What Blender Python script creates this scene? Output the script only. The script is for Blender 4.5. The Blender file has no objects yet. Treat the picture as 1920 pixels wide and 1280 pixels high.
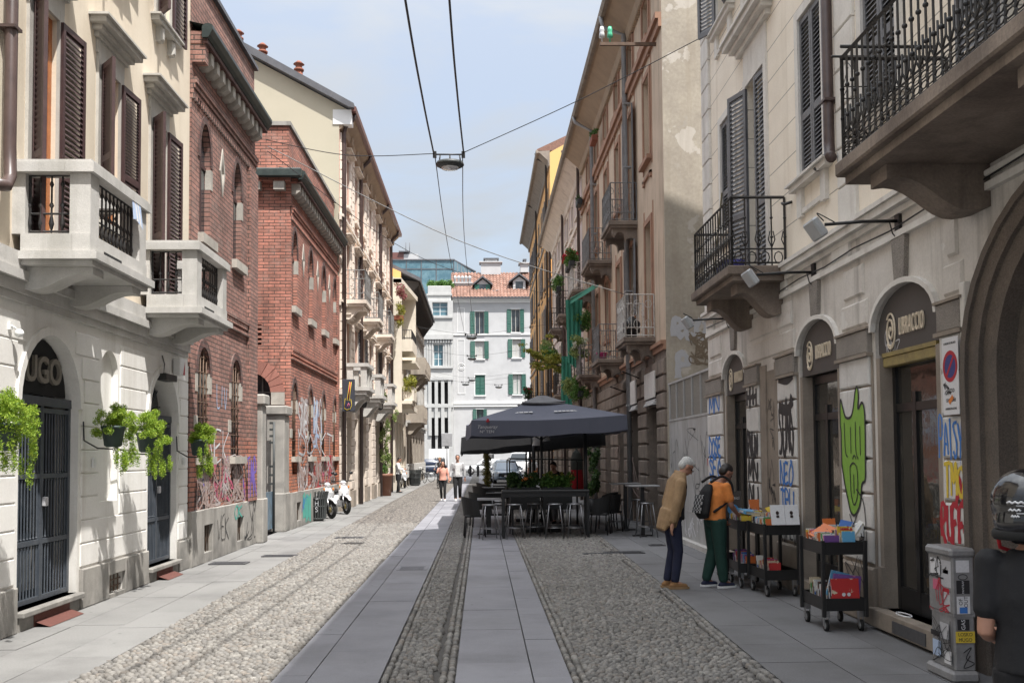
import bpy, math, random
import numpy as np
from math import sin, cos, pi, radians, sqrt
from mathutils import Vector, Matrix
from mathutils.geometry import tessellate_polygon
random.seed(7)
SC = bpy.context.scene
COL = SC.collection

# ---------------------------------------------------------------- camera
F_PX = 35/36*1920; CAM_H = 1.72; PX, PY = 960., 769.; ROLL = .0079   # principal point (lens shift) and a slight roll
_a, _b = (903-PX)/F_PX, (PY-855)/F_PX; _c, _s = cos(ROLL), sin(ROLL)
TH = math.atan(_s*_a-_c*_b); PS = math.atan(-(_c*_a+_s*_b)*cos(TH))
FW = (sin(PS)*cos(TH), cos(PS)*cos(TH), sin(TH))
_r, _u = (cos(PS), -sin(PS), 0), (-sin(PS)*sin(TH), -cos(PS)*sin(TH), cos(TH))
RT = tuple(_c*_r[i]-_s*_u[i] for i in range(3)); UP = tuple(_s*_r[i]+_c*_u[i] for i in range(3))
cd = bpy.data.cameras.new('camera'); cam = bpy.data.objects.new('camera', cd); COL.objects.link(cam)
cd.lens = 35; cd.sensor_width = 36; cd.clip_end = 3000; cd.clip_start = .05; cd.shift_y = (PY-640)/1920
_m = Matrix((RT, UP, tuple(-q for q in FW))).transposed().to_4x4(); _m.translation = (0, 0, CAM_H)
cam.matrix_world = _m
SC.camera = cam

def P(u, v, X=None, Y=None, Z=None):
    """surveying helper: where a sight line meets a given wall, cross plane or the ground"""
    a = (u-PX)/F_PX; b = (PY-v)/F_PX
    d = [FW[i]+a*RT[i]+b*UP[i] for i in range(3)]
    t = X/d[0] if X is not None else Y/d[1] if Y is not None else (Z-CAM_H)/d[2]
    return (d[0]*t, d[1]*t, CAM_H+d[2]*t)

# ---------------------------------------------------------------- objects
BASE = {}
def thing(name, label, cat, loc=(0, 0, 0), group=None):
    o = bpy.data.objects.new(name, None); COL.objects.link(o)
    o.location = loc; o.empty_display_size = .2
    o['label'] = label; o['category'] = cat
    if group: o['group'] = group
    BASE[o] = Vector(loc)
    return o
def tag(o, label, cat, group=None):
    o['label'] = label; o['category'] = cat
    if group: o['group'] = group
    return o
def adopt(o, parent):
    if parent is not None:
        o.parent = parent
        if parent in BASE: o.matrix_parent_inverse = Matrix.Translation(-BASE[parent])
    return o
def dup(o, loc=None, rz=None, label=None, parent=None, group=None):
    c = o.copy(); COL.objects.link(c)
    if parent is not None: c.parent = parent
    if loc is not None: c.location = loc
    if rz is not None: c.rotation_euler = (0, 0, rz)
    if label: c['label'] = label
    if group: c['group'] = group
    for ch in list(o.children): dup(ch, parent=c)
    return c

def catmull(pts, n=5):
    if len(pts) < 3: return pts
    Q = [pts[0]]+list(pts)+[pts[-1]]; out = []
    for i in range(1, len(Q)-2):
        p0, p1, p2, p3 = [np.array(q, float) for q in Q[i-1:i+3]]
        for k in range(n):
            t = k/n
            out.append(tuple(.5*((2*p1)+(p2-p0)*t+(2*p0-5*p1+4*p2-p3)*t*t+(3*p1-p0-3*p2+p3)*t**3)))
    out.append(tuple(pts[-1])); return out

SEP = dict(rail=.05, graffiti=.3, tray=.05, stone_trim=.03, painted_block=.12, pier=.12, ashlar_panel=.12, plinth=.08, quoin=.2, granite_impost=.1, cornice_bracket=.03, window_surround=.1, rustic_pilaster=.1, shop_sign=.05, rolled_awning=.1, lamp_shade=.2,
           portal_label=.2, stone_fin=.02, vent_back=.1, dormer_shutter=.05, plaster_patch=.05, impost=.1, facade_trim=.04, white_trim=.1, door_opening=.1, wall_block=.1, arch_ring=.06, granite_jamb=.2, shop_shutter=.1, brick_band=.1, stucco_trim=.02, roof_parapet=.01)
class MB:
    """mesh builder; f maps local (u, v, w) to the world"""
    def __init__(s, f=None): s.U = []; s.v = []; s.F = []; s.m = []; s.s = []; s.f = f
    def add(s, vs, fs, m=0, sm=False):
        b = len(s.v)
        s.v += [s.f(*p) for p in vs] if s.f else [tuple(p) for p in vs]
        fb = len(s.F)
        for f in fs: s.F.append([i+b for i in f]); s.m.append(m); s.s.append(sm)
        s.U.append((b, len(s.v), fb, len(s.F)))
        return s
    def box(s, a0, a1, b0, b1, c0, c1, m=0, ch=0.):
        if ch:
            return s.bbox(a0, a1, b0, b1, c0, c1, m, ch)
        vs = [(a, b, c) for a in (a0, a1) for b in (b0, b1) for c in (c0, c1)]
        return s.add(vs, [(0, 1, 3, 2), (4, 6, 7, 5), (0, 4, 5, 1), (2, 3, 7, 6), (0, 2, 6, 4), (1, 5, 7, 3)], m)
    def bbox(s, a0, a1, b0, b1, c0, c1, m, h):
        # box with chamfered edges
        A = (a0, a1); B = (b0, b1); C = (c0, c1); sg = (1, -1); vs = []; idx = {}
        for i in (0, 1):
            for j in (0, 1):
                for k in (0, 1):
                    x, y, z = A[i], B[j], C[k]; dx, dy, dz = h*sg[i], h*sg[j], h*sg[k]
                    idx[i, j, k] = len(vs)
                    vs += [(x, y+dy, z+dz), (x+dx, y, z+dz), (x+dx, y+dy, z)]
        g = lambda i, j, k, a: idx[i, j, k]+a
        fs = []
        for i in (0, 1): fs.append([g(i, 0, 0, 0), g(i, 1, 0, 0), g(i, 1, 1, 0), g(i, 0, 1, 0)])
        for j in (0, 1): fs.append([g(0, j, 0, 1), g(1, j, 0, 1), g(1, j, 1, 1), g(0, j, 1, 1)])
        for k in (0, 1): fs.append([g(0, 0, k, 2), g(1, 0, k, 2), g(1, 1, k, 2), g(0, 1, k, 2)])
        for j in (0, 1):
            for k in (0, 1): fs.append([g(0, j, k, 1), g(1, j, k, 1), g(1, j, k, 2), g(0, j, k, 2)])
        for i in (0, 1):
            for k in (0, 1): fs.append([g(i, 0, k, 0), g(i, 1, k, 0), g(i, 1, k, 2), g(i, 0, k, 2)])
        for i in (0, 1):
            for j in (0, 1): fs.append([g(i, j, 0, 0), g(i, j, 1, 0), g(i, j, 1, 1), g(i, j, 0, 1)])
        for q in idx.values(): fs.append([q, q+1, q+2])
        return s.add(vs, fs, m)
    def cbox(s, u0, u1, v0, v1, w0, w1, c=.012, m=0):
        # raised block: front face (w1) is smaller by the chamfer c
        vs = [(u0, v0, w0), (u1, v0, w0), (u1, v1, w0), (u0, v1, w0), (u0, v0, w1-c), (u1, v0, w1-c), (u1, v1, w1-c), (u0, v1, w1-c),
              (u0+c, v0+c, w1), (u1-c, v0+c, w1), (u1-c, v1-c, w1), (u0+c, v1-c, w1)]
        fs = [(8, 9, 10, 11)]
        for a in (0, 4):
            for i in range(4): j = (i+1) % 4; fs.append((a+i, a+j, a+4+j, a+4+i))
        return s.add(vs, fs, m)
    def tube(s, pts, r, n=6, m=0, sm=True, cap=True):
        k = len(pts); R = [r]*k if not hasattr(r, '__len__') else r
        vs = []; fs = []; pv = [Vector(p) for p in pts]; prev = None
        for i in range(k):
            t = (pv[min(i+1, k-1)]-pv[max(i-1, 0)])
            if t.length < 1e-9: t = Vector((0, 0, 1))
            t.normalize()
            if prev is None:
                a = Vector((0, 0, 1)) if abs(t.z) < .9 else Vector((1, 0, 0))
                x = t.cross(a).normalized()
            else:
                x = (prev-t*prev.dot(t))
                x = x.normalized() if x.length > 1e-6 else t.orthogonal().normalized()
            prev = x; y = t.cross(x)
            for j in range(n):
                q = 2*pi*j/n; vs.append(tuple(pv[i]+(x*cos(q)+y*sin(q))*R[i]))
        for i in range(k-1):
            for j in range(n):
                j2 = (j+1) % n; fs.append((i*n+j, i*n+j2, (i+1)*n+j2, (i+1)*n+j))
        if cap: fs += [tuple(range(n))[::-1], tuple(range((k-1)*n, k*n))]
        return s.add(vs, fs, m, sm)
    def lathe(s, o, prof, n=12, m=0, sm=True, ax=(0, 1, 2)):
        vs = []; fs = []; k = len(prof)
        for r, h in prof:
            for j in range(n):
                q = 2*pi*j/n; p = [0, 0, 0]
                p[ax[0]] = o[ax[0]]+r*cos(q); p[ax[1]] = o[ax[1]]+r*sin(q); p[ax[2]] = o[ax[2]]+h
                vs.append(tuple(p))
        for i in range(k-1):
            for j in range(n):
                j2 = (j+1) % n; fs.append((i*n+j, i*n+j2, (i+1)*n+j2, (i+1)*n+j))
        fs += [tuple(range(n))[::-1], tuple(range((k-1)*n, k*n))]
        return s.add(vs, fs, m, sm)
    def ball(s, c, r, n=10, k=7, m=0, R=None):
        rr = (r, r, r) if not hasattr(r, '__len__') else r
        vs = []; fs = []
        for i in range(k+1):
            a = pi*i/k
            for j in range(n):
                b = 2*pi*j/n; p = Vector((rr[0]*sin(a)*cos(b), rr[1]*sin(a)*sin(b), rr[2]*cos(a)))
                if R: p = R @ p
                vs.append((c[0]+p.x, c[1]+p.y, c[2]+p.z))
        for i in range(k):
            for j in range(n):
                j2 = (j+1) % n; fs.append((i*n+j, i*n+j2, (i+1)*n+j2, (i+1)*n+j))
        return s.add(vs, fs, m, True)
    def prism(s, poly, w0, w1, m=0, g=None):
        # poly in the first two axes, extruded in the third; g reorders
        g = g or (lambda a, b, c: (a, b, c))
        n = len(poly); tri = tessellate_polygon([[Vector((a, b, 0)) for a, b in poly]])
        vs = [g(a, b, w0) for a, b in poly]+[g(a, b, w1) for a, b in poly]
        fs = [tuple(t) for t in tri]+[tuple(i+n for i in t) for t in tri]
        fs += [(i, (i+1) % n, n+(i+1) % n, n+i) for i in range(n)]
        return s.add(vs, fs, m)
    def sheet(s, outer, holes, w=0., depth=.25, m=0, mr=None):
        # wall face with openings cut in it and their reveals running back
        loops = [outer]+holes
        tri = tessellate_polygon([[Vector((a, b, 0)) for a, b in L] for L in loops])
        s.add([(a, b, w) for L in loops for a, b in L], [tuple(t) for t in tri], m)
        for L in holes:
            n = len(L); d = depth
            s.add([(a, b, w) for a, b in L]+[(a, b, w-d) for a, b in L], [(i, (i+1) % n, n+(i+1) % n, n+i) for i in range(n)], m if mr is None else mr)
        return s
    def ribbon(s, pts, wd, w=.004, m=0):
        # painted stroke lying on a wall
        n = len(pts)
        if n < 2: return s
        L = []; R = []
        for i in range(n):
            a = pts[max(i-1, 0)]; b = pts[min(i+1, n-1)]
            dx, dy = b[0]-a[0], b[1]-a[1]; l = math.hypot(dx, dy) or 1
            q = wd[i] if hasattr(wd, '__len__') else wd
            nx, ny = -dy/l*q/2, dx/l*q/2
            e = w+.00003*i; L.append((pts[i][0]+nx, pts[i][1]+ny, e)); R.append((pts[i][0]-nx, pts[i][1]-ny, e))
        return s.add(L+R, [(i, i+1, n+i+1, n+i) for i in range(n-1)], m)
    def quad(s, a, b, c, d, m=0): return s.add([a, b, c, d], [(0, 1, 2, 3)], m)
    def build(s, name, mats, parent=None, label=None):
        if name in SEP and len(s.U) > 1:
            o = None
            for q in s.pieces(SEP[name]): o = q.build0(name, mats, parent, label)
            return o
        return s.build0(name, mats, parent, label)
    def pieces(s, gap):
        # separate the builder's solids into groups that lie apart from each other
        B_ = [(np.min(s.v[a:c], 0)-gap/2, np.max(s.v[a:c], 0)+gap/2) for a, c, _, _ in s.U]; n = len(B_); lo = np.array([q[0] for q in B_]); hi = np.array([q[1] for q in B_])
        par = list(range(n))
        def find(i):
            while par[i] != i: par[i] = par[par[i]]; i = par[i]
            return i
        for i in range(n):
            for j in np.nonzero(np.all(lo[i] <= hi[i+1:], 1) & np.all(hi[i] >= lo[i+1:], 1))[0]: par[find(i+1+int(j))] = find(i)
        G = {}
        for i in range(n): G.setdefault(find(i), []).append(i)
        out = []
        for g in G.values():
            q = MB()
            for i in g:
                a, c, fa, fc = s.U[i]; d = len(q.v)-a; q.v += s.v[a:c]; q.F += [[k+d for k in f] for f in s.F[fa:fc]]; q.m += s.m[fa:fc]; q.s += s.s[fa:fc]
            out.append(q)
        return out
    def build0(s, name, mats, parent=None, label=None):
        me = bpy.data.meshes.new(name); me.from_pydata(s.v, [], s.F)
        if not isinstance(mats, (list, tuple)): mats = [mats]
        for q in mats: me.materials.append(q)
        nf = len(s.F)
        if nf:
            me.polygons.foreach_set('material_index', s.m); me.polygons.foreach_set('use_smooth', s.s)
            me.update()
            nl = len(me.loops); co = np.empty(len(s.v)*3, np.float32); me.vertices.foreach_get('co', co); co = co.reshape(-1, 3)
            vi = np.empty(nl, np.int32); me.loops.foreach_get('vertex_index', vi)
            no = np.empty(nf*3, np.float32); me.polygons.foreach_get('normal', no); no = np.abs(no.reshape(-1, 3))
            lt = np.empty(nf, np.int32); me.polygons.foreach_get('loop_total', lt)
            ax = np.repeat(np.argmax(no, 1), lt); c = co[vi]
            uv = np.where((ax == 0)[:, None], c[:, [1, 2]], np.where((ax == 1)[:, None], c[:, [0, 2]], c[:, [0, 1]]))
            me.uv_layers.new(name='UVMap').data.foreach_set('uv', uv.astype(np.float32).ravel())
        o = bpy.data.objects.new(name, me); COL.objects.link(o)
        if label: o['label'] = label
        return adopt(o, parent)

def arch(u0, u1, v0, vs, rise, n=14):
    c = (u0+u1)/2; r = (u1-u0)/2
    return [(u0, v0), (u1, v0)]+[(c+r*cos(pi*i/n), vs+rise*sin(pi*i/n)) for i in range(n+1)]
def rect(u0, u1, v0, v1): return [(u0, v0), (u1, v0), (u1, v1), (u0, v1)]
def left(x): return lambda u, v, w: (x+w, u, v)
def right(x): return lambda u, v, w: (x-w, u, v)
def front(y): return lambda u, v, w: (u, y-w, v)

TEXTS = []
def text(body, size, m, parent, origin, side, name='lettering', ext=.004, shear=0, align='CENTER', bold=0., sx=1., gap=1.):
    """lettering on a wall: side 'L' (left wall), 'R' (right wall), 'F' (facing the camera), 'U' lying on a top"""
    cu = bpy.data.curves.new(name, 'FONT'); cu.body = body; cu.size = size; cu.extrude = ext; cu.shear = shear
    cu.align_x = align; cu.align_y = 'CENTER'; cu.offset = bold; cu.resolution_u = 3; cu.space_character = gap
    cu.materials.append(m)
    o = bpy.data.objects.new(name, cu); COL.objects.link(o)
    X = {'L': (0, 1, 0), 'R': (0, -1, 0), 'F': (1, 0, 0), 'RV': (0, 0, 1), 'FV': (0, 0, 1)}[side]
    Y = {'L': (0, 0, 1), 'R': (0, 0, 1), 'F': (0, 0, 1), 'RV': (0, 1, 0), 'FV': (-1, 0, 0)}[side]
    x = Vector(X); y = Vector(Y); z = x.cross(y)
    M = Matrix((x*sx, y, z)).transposed().to_4x4(); M.translation = Vector(origin)
    o.matrix_basis = M; TEXTS.append(o)
    return adopt(o, parent)

def leaves(name, clusters, n, size, m, parent=None, squash=1., droop=0.):
    """foliage: many small leaf faces spread through ellipsoidal clumps (centre, radii)"""
    rng = np.random.default_rng(abs(hash(name)) % 1000+n) if False else np.random.default_rng(n+len(clusters)*13)
    vol = np.array([c[1][0]*c[1][1]*c[1][2] for c in clusters])**.7; pr = vol/vol.sum()
    k = rng.choice(len(clusters), n, p=pr)
    C = np.array([c[0] for c in clusters], float)[k]; R = np.array([c[1] for c in clusters], float)[k]
    d = rng.normal(size=(n, 3)); d /= np.linalg.norm(d, axis=1)[:, None]
    p = C+R*d*(rng.random(n)**.45)[:, None]
    if droop: p[:, 2] -= droop*rng.random(n)**2*np.linalg.norm(p[:, :2]-C[:, :2], axis=1)
    a = rng.normal(size=(n, 3)); a /= np.linalg.norm(a, axis=1)[:, None]
    b = np.cross(a, rng.normal(size=(n, 3))); b /= np.linalg.norm(b, axis=1)[:, None]
    sz = size*(.5+rng.random(n))[:, None]
    V = np.stack([p-a*sz, p+b*sz*.45*squash, p+a*sz, p-b*sz*.45*squash], 1).reshape(-1, 3)
    me = bpy.data.meshes.new(name)
    me.from_pydata(V.tolist(), [], np.arange(n*4).reshape(-1, 4).tolist())
    me.materials.append(m)
    o = bpy.data.objects.new(name, me); COL.objects.link(o)
    return adopt(o, parent)
# ---------------------------------------------------------------- materials
class NT:
    def __init__(s, name):
        s.mat = bpy.data.materials.new(name); s.mat.use_nodes = True; s.t = s.mat.node_tree
        s.b = s.t.nodes['Principled BSDF']; s.out = s.t.nodes['Material Output']
    def n(s, typ, inp=None, **kw):
        q = s.t.nodes.new(typ)
        for k, v in kw.items(): setattr(q, k, v)
        for k, v in (inp or {}).items():
            if isinstance(v, bpy.types.NodeSocket): s.t.links.new(v, q.inputs[k])
            else: q.inputs[k].default_value = v
        return q
    def l(s, a, b): s.t.links.new(a, b)
    def mix(s, f, a, b, mode='MIX'):
        q = s.t.nodes.new('ShaderNodeMix'); q.data_type = 'RGBA'; q.blend_type = mode
        for i, v in ((0, f), (6, a), (7, b)):
            if isinstance(v, bpy.types.NodeSocket): s.t.links.new(v, q.inputs[i])
            elif i == 0: q.inputs[0].default_value = v
            else: q.inputs[i].default_value = c4(v)
        return q.outputs[2]
    def math(s, op, a, b=0., c=None):
        q = s.t.nodes.new('ShaderNodeMath'); q.operation = op
        for i, v in enumerate((a, b) if c is None else (a, b, c)):
            if isinstance(v, bpy.types.NodeSocket): s.t.links.new(v, q.inputs[i])
            else: q.inputs[i].default_value = v
        return q.outputs[0]
    def ramp(s, f, a, b, lo=0., hi=1.):
        q = s.t.nodes.new('ShaderNodeMapRange')
        s.t.links.new(f, q.inputs[0]); q.inputs[1].default_value = a; q.inputs[2].default_value = b
        q.inputs[3].default_value = lo; q.inputs[4].default_value = hi
        return q.outputs[0]
    def noise(s, vec, sc, det=4., rough=.6, stretch=None):
        if stretch:
            mp = s.n('ShaderNodeMapping', {'Vector': vec, 'Scale': stretch}); vec = mp.outputs[0]
        return s.n('ShaderNodeTexNoise', {'Vector': vec, 'Scale': sc, 'Detail': det, 'Roughness': rough}).outputs[0]
def c4(c): return (c, c, c, 1) if not hasattr(c, '__len__') else (*c[:3], 1)
def hx(r, g, b):
    f = lambda q: ((q/255+.055)/1.055)**2.4 if q > 10 else q/255/12.92
    return (f(r), f(g), f(b))

def mk(name, col, rough=.8, metal=0., c2=None, sc=2.5, lo=.4, hi=.7, fine=.15, fsc=40., bump=0., bsc=60., streak=None, grime=None,
       spec=.5, groove=None, island=0., coat=0., trans=0., emit=None, spots=0., patch=None):
    t = NT(name); co = t.n('ShaderNodeTexCoord').outputs['Object']
    if metal or coat: pass
    c = t.n('ShaderNodeRGB'); c.outputs[0].default_value = c4(col); c = c.outputs[0]
    hgt = None
    if c2 is not None:
        c = t.mix(t.ramp(t.noise(co, sc), lo, hi), c, c2)
    if fine:
        f = t.ramp(t.noise(co, fsc, 3.), .25, .75, 1-fine, 1+fine)
        c = t.mix(1., c, t.n('ShaderNodeCombineColor', {0: f, 1: f, 2: f}).outputs[0], 'MULTIPLY')
    if spots:   # chewing gum and oil spots trodden into the stone
        v = t.n('ShaderNodeTexVoronoi', {'Vector': co, 'Scale': 3.3}).outputs['Distance']
        c = t.mix(t.math('MULTIPLY', t.ramp(v, .07, .045), spots), c, (.06, .06, .06))
        c = t.mix(t.ramp(t.noise(co, .45, 6., .7), .5, .68, 0, .35), c, (.1, .098, .095))
    if patch:    # (colour, scale, threshold): repaired render with a sharp ragged edge
        c = t.mix(t.ramp(t.noise(co, patch[1], 8., .6), patch[2], patch[2]+.015, 0, .75), c, patch[0])
        c = t.mix(t.ramp(t.noise(co, patch[1]*2.3, 6., .65), patch[2]+.02, patch[2]+.05, 0, .5), c, tuple(.68*q for q in patch[0]))
    if streak:
        s_ = t.ramp(t.noise(co, 1., 5., .65, (3.2, 3.2, .22)), .52, .72, 0, streak[1])
        c = t.mix(s_, c, streak[0])
    if grime:   # (colour, top height, amount): splashed dirt at the foot of a wall, and patchy stains
        z = t.n('ShaderNodeSeparateXYZ', {0: co}).outputs[2]
        g = t.math('MULTIPLY', t.ramp(z, 0, grime[1], 1, 0), t.ramp(t.noise(co, 2.2), .35, .65, 0, grime[2]))
        c = t.mix(g, c, grime[0])
    if island:
        r = t.n('ShaderNodeNewGeometry').outputs['Random Per Island']
        f = t.ramp(r, 0, 1, 1-island, 1+island)
        c = t.mix(1., c, t.n('ShaderNodeCombineColor', {0: f, 1: f, 2: f}).outputs[0], 'MULTIPLY')
    if groove:  # (spacing, width, offset, darkness): horizontal ashlar joints scored in the render
        z = t.n('ShaderNodeSeparateXYZ', {0: co}).outputs[2]
        fr = t.math('FRACT', t.math('DIVIDE', t.math('ADD', z, groove[2]), groove[0]))
        g = t.math('LESS_THAN', fr, groove[1]/groove[0])
        c = t.mix(t.math('MULTIPLY', g, groove[3]), c, tuple(q*.3 for q in c4(col)[:3]))
        hgt = t.math('MULTIPLY', g, -1.)
    t.l(c, t.b.inputs['Base Color'])
    t.b.inputs['Roughness'].default_value = rough; t.b.inputs['Metallic'].default_value = metal
    t.b.inputs['Specular IOR Level'].default_value = spec
    if coat: t.b.inputs['Coat Weight'].default_value = coat; t.b.inputs['Coat Roughness'].default_value = .08
    if trans: t.b.inputs['Transmission Weight'].default_value = trans
    if emit: t.b.inputs['Emission Color'].default_value = c4(emit[0]); t.b.inputs['Emission Strength'].default_value = emit[1]
    if bump:
        h = t.noise(co, bsc, 5.)
        if hgt is not None: h = t.math('ADD', h, t.math('MULTIPLY', hgt, 1.5))
        b = t.n('ShaderNodeBump', {'Height': h, 'Strength': bump, 'Distance': .01})
        t.l(b.outputs[0], t.b.inputs['Normal'])
    return t.mat

def mk_brick(name, c1, c2, mort, low1=None, low2=None, zl=2.2):
    t = NT(name); uv = t.n('ShaderNodeUVMap').outputs[0]; co = t.n('ShaderNodeTexCoord').outputs['Object']
    def tex(a, b):
        q = t.n('ShaderNodeTexBrick', {'Vector': uv, 'Color1': c4(a), 'Color2': c4(b), 'Mortar': c4(mort), 'Scale': 1., 'Mortar Size': .0085,
            'Mortar Smooth': .25, 'Bias': 0., 'Brick Width': .27, 'Row Height': .079}); q.offset = .5
        return q
    a = tex(c1, c2); c = a.outputs[0]
    if low1:
        b = tex(low1, low2)
        z = t.n('ShaderNodeSeparateXYZ', {0: co}).outputs[2]
        zz = t.math('ADD', z, t.math('MULTIPLY', t.noise(co, 2.5), .35))
        c = t.mix(t.ramp(zz, zl+.2, zl+.1), c, b.outputs[0])
    n1 = t.ramp(t.noise(co, 1.1), .3, .75, .62, 1.25)
    c = t.mix(1., c, t.n('ShaderNodeCombineColor', {0: n1, 1: n1, 2: n1}).outputs[0], 'MULTIPLY')
    c = t.mix(t.ramp(t.noise(co, 4., 5.), .5, .75, 0, .3), c, (.40, .32, .28))
    n2 = t.ramp(t.noise(co, 30.), .3, .7, .8, 1.2)
    c = t.mix(1., c, t.n('ShaderNodeCombineColor', {0: n2, 1: n2, 2: n2}).outputs[0], 'MULTIPLY')
    c = t.mix(t.ramp(t.noise(co, 1., 5., .65, (3., 3., .2)), .58, .78, 0, .45), c, (.045, .035, .035))
    t.l(c, t.b.inputs['Base Color']); t.b.inputs['Roughness'].default_value = .88
    h = t.math('ADD', t.math('MULTIPLY', a.outputs['Fac'], -1.), t.math('MULTIPLY', t.noise(co, 45.), .35))
    b = t.n('ShaderNodeBump', {'Height': h, 'Strength': .9, 'Distance': .012}); t.l(b.outputs[0], t.b.inputs['Normal'])
    return t.mat

def mk_leaf(name, a, b, c):
    t = NT(name); r = t.n('ShaderNodeNewGeometry').outputs['Random Per Island']
    q = t.n('ShaderNodeValToRGB', {0: r}); e = q.color_ramp.elements
    e[0].color = c4(a); e[0].position = 0; e[1].color = c4(c); e[1].position = 1
    m = q.color_ramp.elements.new(.5); m.color = c4(b)
    t.l(q.outputs[0], t.b.inputs['Base Color']); t.b.inputs['Roughness'].default_value = .6
    tr = t.n('ShaderNodeBsdfTranslucent', {'Color': q.outputs[0]}); mx = t.n('ShaderNodeMixShader', {0: .35})
    t.l(t.b.outputs[0], mx.inputs[1]); t.l(tr.outputs[0], mx.inputs[2]); t.l(mx.outputs[0], t.out.inputs[0])
    return t.mat

def mk_glass(name, col=(.02, .025, .03), rough=.05, tint=None):
    t = NT(name); co = t.n('ShaderNodeTexCoord').outputs['Object']
    c = t.mix(t.ramp(t.noise(co, 1.3), .4, .65), col, tint or tuple(q*2.5 for q in col))
    t.l(c, t.b.inputs['Base Color']); t.b.inputs['Roughness'].default_value = rough; t.b.inputs['Specular IOR Level'].default_value = .8
    b = t.n('ShaderNodeBump', {'Height': t.noise(co, 1.7), 'Strength': .06, 'Distance': .05}); t.l(b.outputs[0], t.b.inputs['Normal'])
    return t.mat

def mk_cobble(name, cols, rough=.75, vor=False):
    t = NT(name); co = t.n('ShaderNodeTexCoord').outputs['Object']
    if vor:
        mp = t.n('ShaderNodeMapping', {'Vector': co, 'Scale': (1, .75, 1)}).outputs[0]
        v = t.n('ShaderNodeTexVoronoi', {'Vector': mp, 'Scale': 15.}); r = t.n('ShaderNodeSeparateXYZ', {0: v.outputs['Color']}).outputs[0]; d = v.outputs['Distance']
    else:
        r = t.n('ShaderNodeNewGeometry').outputs['Random Per Island']
    q = t.n('ShaderNodeValToRGB', {0: r}); e = q.color_ramp.elements; q.color_ramp.interpolation = 'LINEAR'
    e[0].color = c4(cols[0]); e[1].color = c4(cols[-1])
    for i, c in enumerate(cols[1:-1]): e.new((i+1)/(len(cols)-1)).color = c4(c)
    c = q.outputs[0]
    if vor:
        c = t.mix(t.ramp(d, .35, .6), c, (.06, .055, .05))
        b = t.n('ShaderNodeBump', {'Height': t.math('MULTIPLY', d, -1.), 'Strength': .8, 'Distance': .03}); t.l(b.outputs[0], t.b.inputs['Normal'])
    c = t.mix(t.ramp(t.noise(co, .9), .35, .7, 0, .35), c, (.1, .09, .08))
    c = t.mix(t.ramp(t.noise(co, 70.), .3, .7, 0, .3), c, (.12, .11, .1))
    t.l(c, t.b.inputs['Base Color']); t.b.inputs['Roughness'].default_value = rough
    return t.mat

M = {}
M['cream'] = mk('cream_render', (.74, .655, .53), c2=(.68, .59, .47), sc=1.2, fine=.05, streak=((.38, .3, .2), .25), bump=.15, bsc=30)
M['cream_low'] = mk('pale_ashlar_paint', (.84, .825, .79), c2=(.77, .75, .715), sc=1.6, fine=.05, streak=((.50, .46, .40), .45), bump=.15, bsc=25, grime=((.40, .37, .33), 1.4, .5))
M['lstone'] = mk('weathered_grey_stone', (.54, .525, .50), c2=(.43, .42, .395), sc=3, fine=.12, fsc=90, streak=((.28, .27, .24), .4), bump=.25, bsc=80)
M['lstone2'] = mk('grey_plinth_stone', (.36, .34, .31), c2=(.25, .24, .22), sc=2, fine=.2, fsc=120, streak=((.12, .11, .1), .5), bump=.3, bsc=70, grime=((.09, .085, .08), .6, .8))
M['surround'] = mk('grey_window_surround', (.50, .48, .44), c2=(.42, .40, .37), sc=3, fine=.06, streak=((.25, .24, .22), .3))
M['shutbrown'] = mk('brown_shutter_paint', (.052, .027, .028), .5, c2=(.075, .04, .038), sc=5, fine=.1)
M['shutgrey'] = mk('grey_shutter_paint', (.17, .17, .18), .55, c2=(.13, .13, .14), sc=4, fine=.08)
M['shutgreen'] = mk('green_shutter_paint', (.02, .10, .075), .5, fine=.1)
M['wood'] = mk('orange_varnished_wood', (.42, .14, .035), .4, c2=(.3, .09, .025), sc=6, fine=.2)
M['irongrille'] = mk('blue_grey_iron', (.05, .06, .075), .45, c2=(.075, .085, .1), sc=6, fine=.15)
M['iron'] = mk('black_iron', (.018, .018, .02), .5, fine=.2, c2=(.035, .03, .027), sc=8)
M['rustiron'] = mk('rusty_iron', (.14, .085, .055), .7, c2=(.08, .05, .035), sc=10, fine=.25)
M['greyiron'] = mk('grey_iron', (.2, .2, .2), .55, c2=(.13, .12, .11), sc=9, fine=.2)
M['whiteiron'] = mk('chipped_white_iron', (.55, .53, .5), .6, c2=(.3, .25, .2), sc=12, lo=.5, hi=.7, fine=.15)
M['pipe'] = mk('brown_drainpipe', (.09, .06, .055), .4, c2=(.06, .04, .038), sc=5, fine=.1)
M['greypipe'] = mk('grey_drainpipe', (.33, .33, .34), .45, c2=(.25, .25, .25), sc=4, fine=.1)
M['copper'] = mk('green_black_gutter', (.03, .042, .04), .45, c2=(.05, .065, .06), sc=5, fine=.15)
M['brick1'] = mk_brick('dark_brick', (.38, .195, .155), (.26, .145, .12), (.07, .058, .052), (.46, .19, .125), (.33, .15, .115), 2.15)
M['brick2'] = mk_brick('red_brick', (.53, .215, .155), (.34, .155, .115), (.07, .057, .05), (.60, .20, .10), (.42, .155, .09), 2.2)
M['brickdark'] = mk_brick('soot_brick', (.15, .07, .06), (.1, .05, .045), (.06, .05, .045))
M['bstone'] = mk('pale_dressed_stone', (.46, .43, .38), c2=(.34, .315, .28), sc=4, fine=.12, streak=((.22, .2, .18), .4), bump=.2)
M['voidd'] = mk('dark_interior', (.012, .012, .013), .9, fine=0)
M['glass'] = mk_glass('window_glass')
M['glassb'] = mk_glass('blue_window_glass', (.07, .15, .19), .04, (.14, .24, .28))
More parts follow.
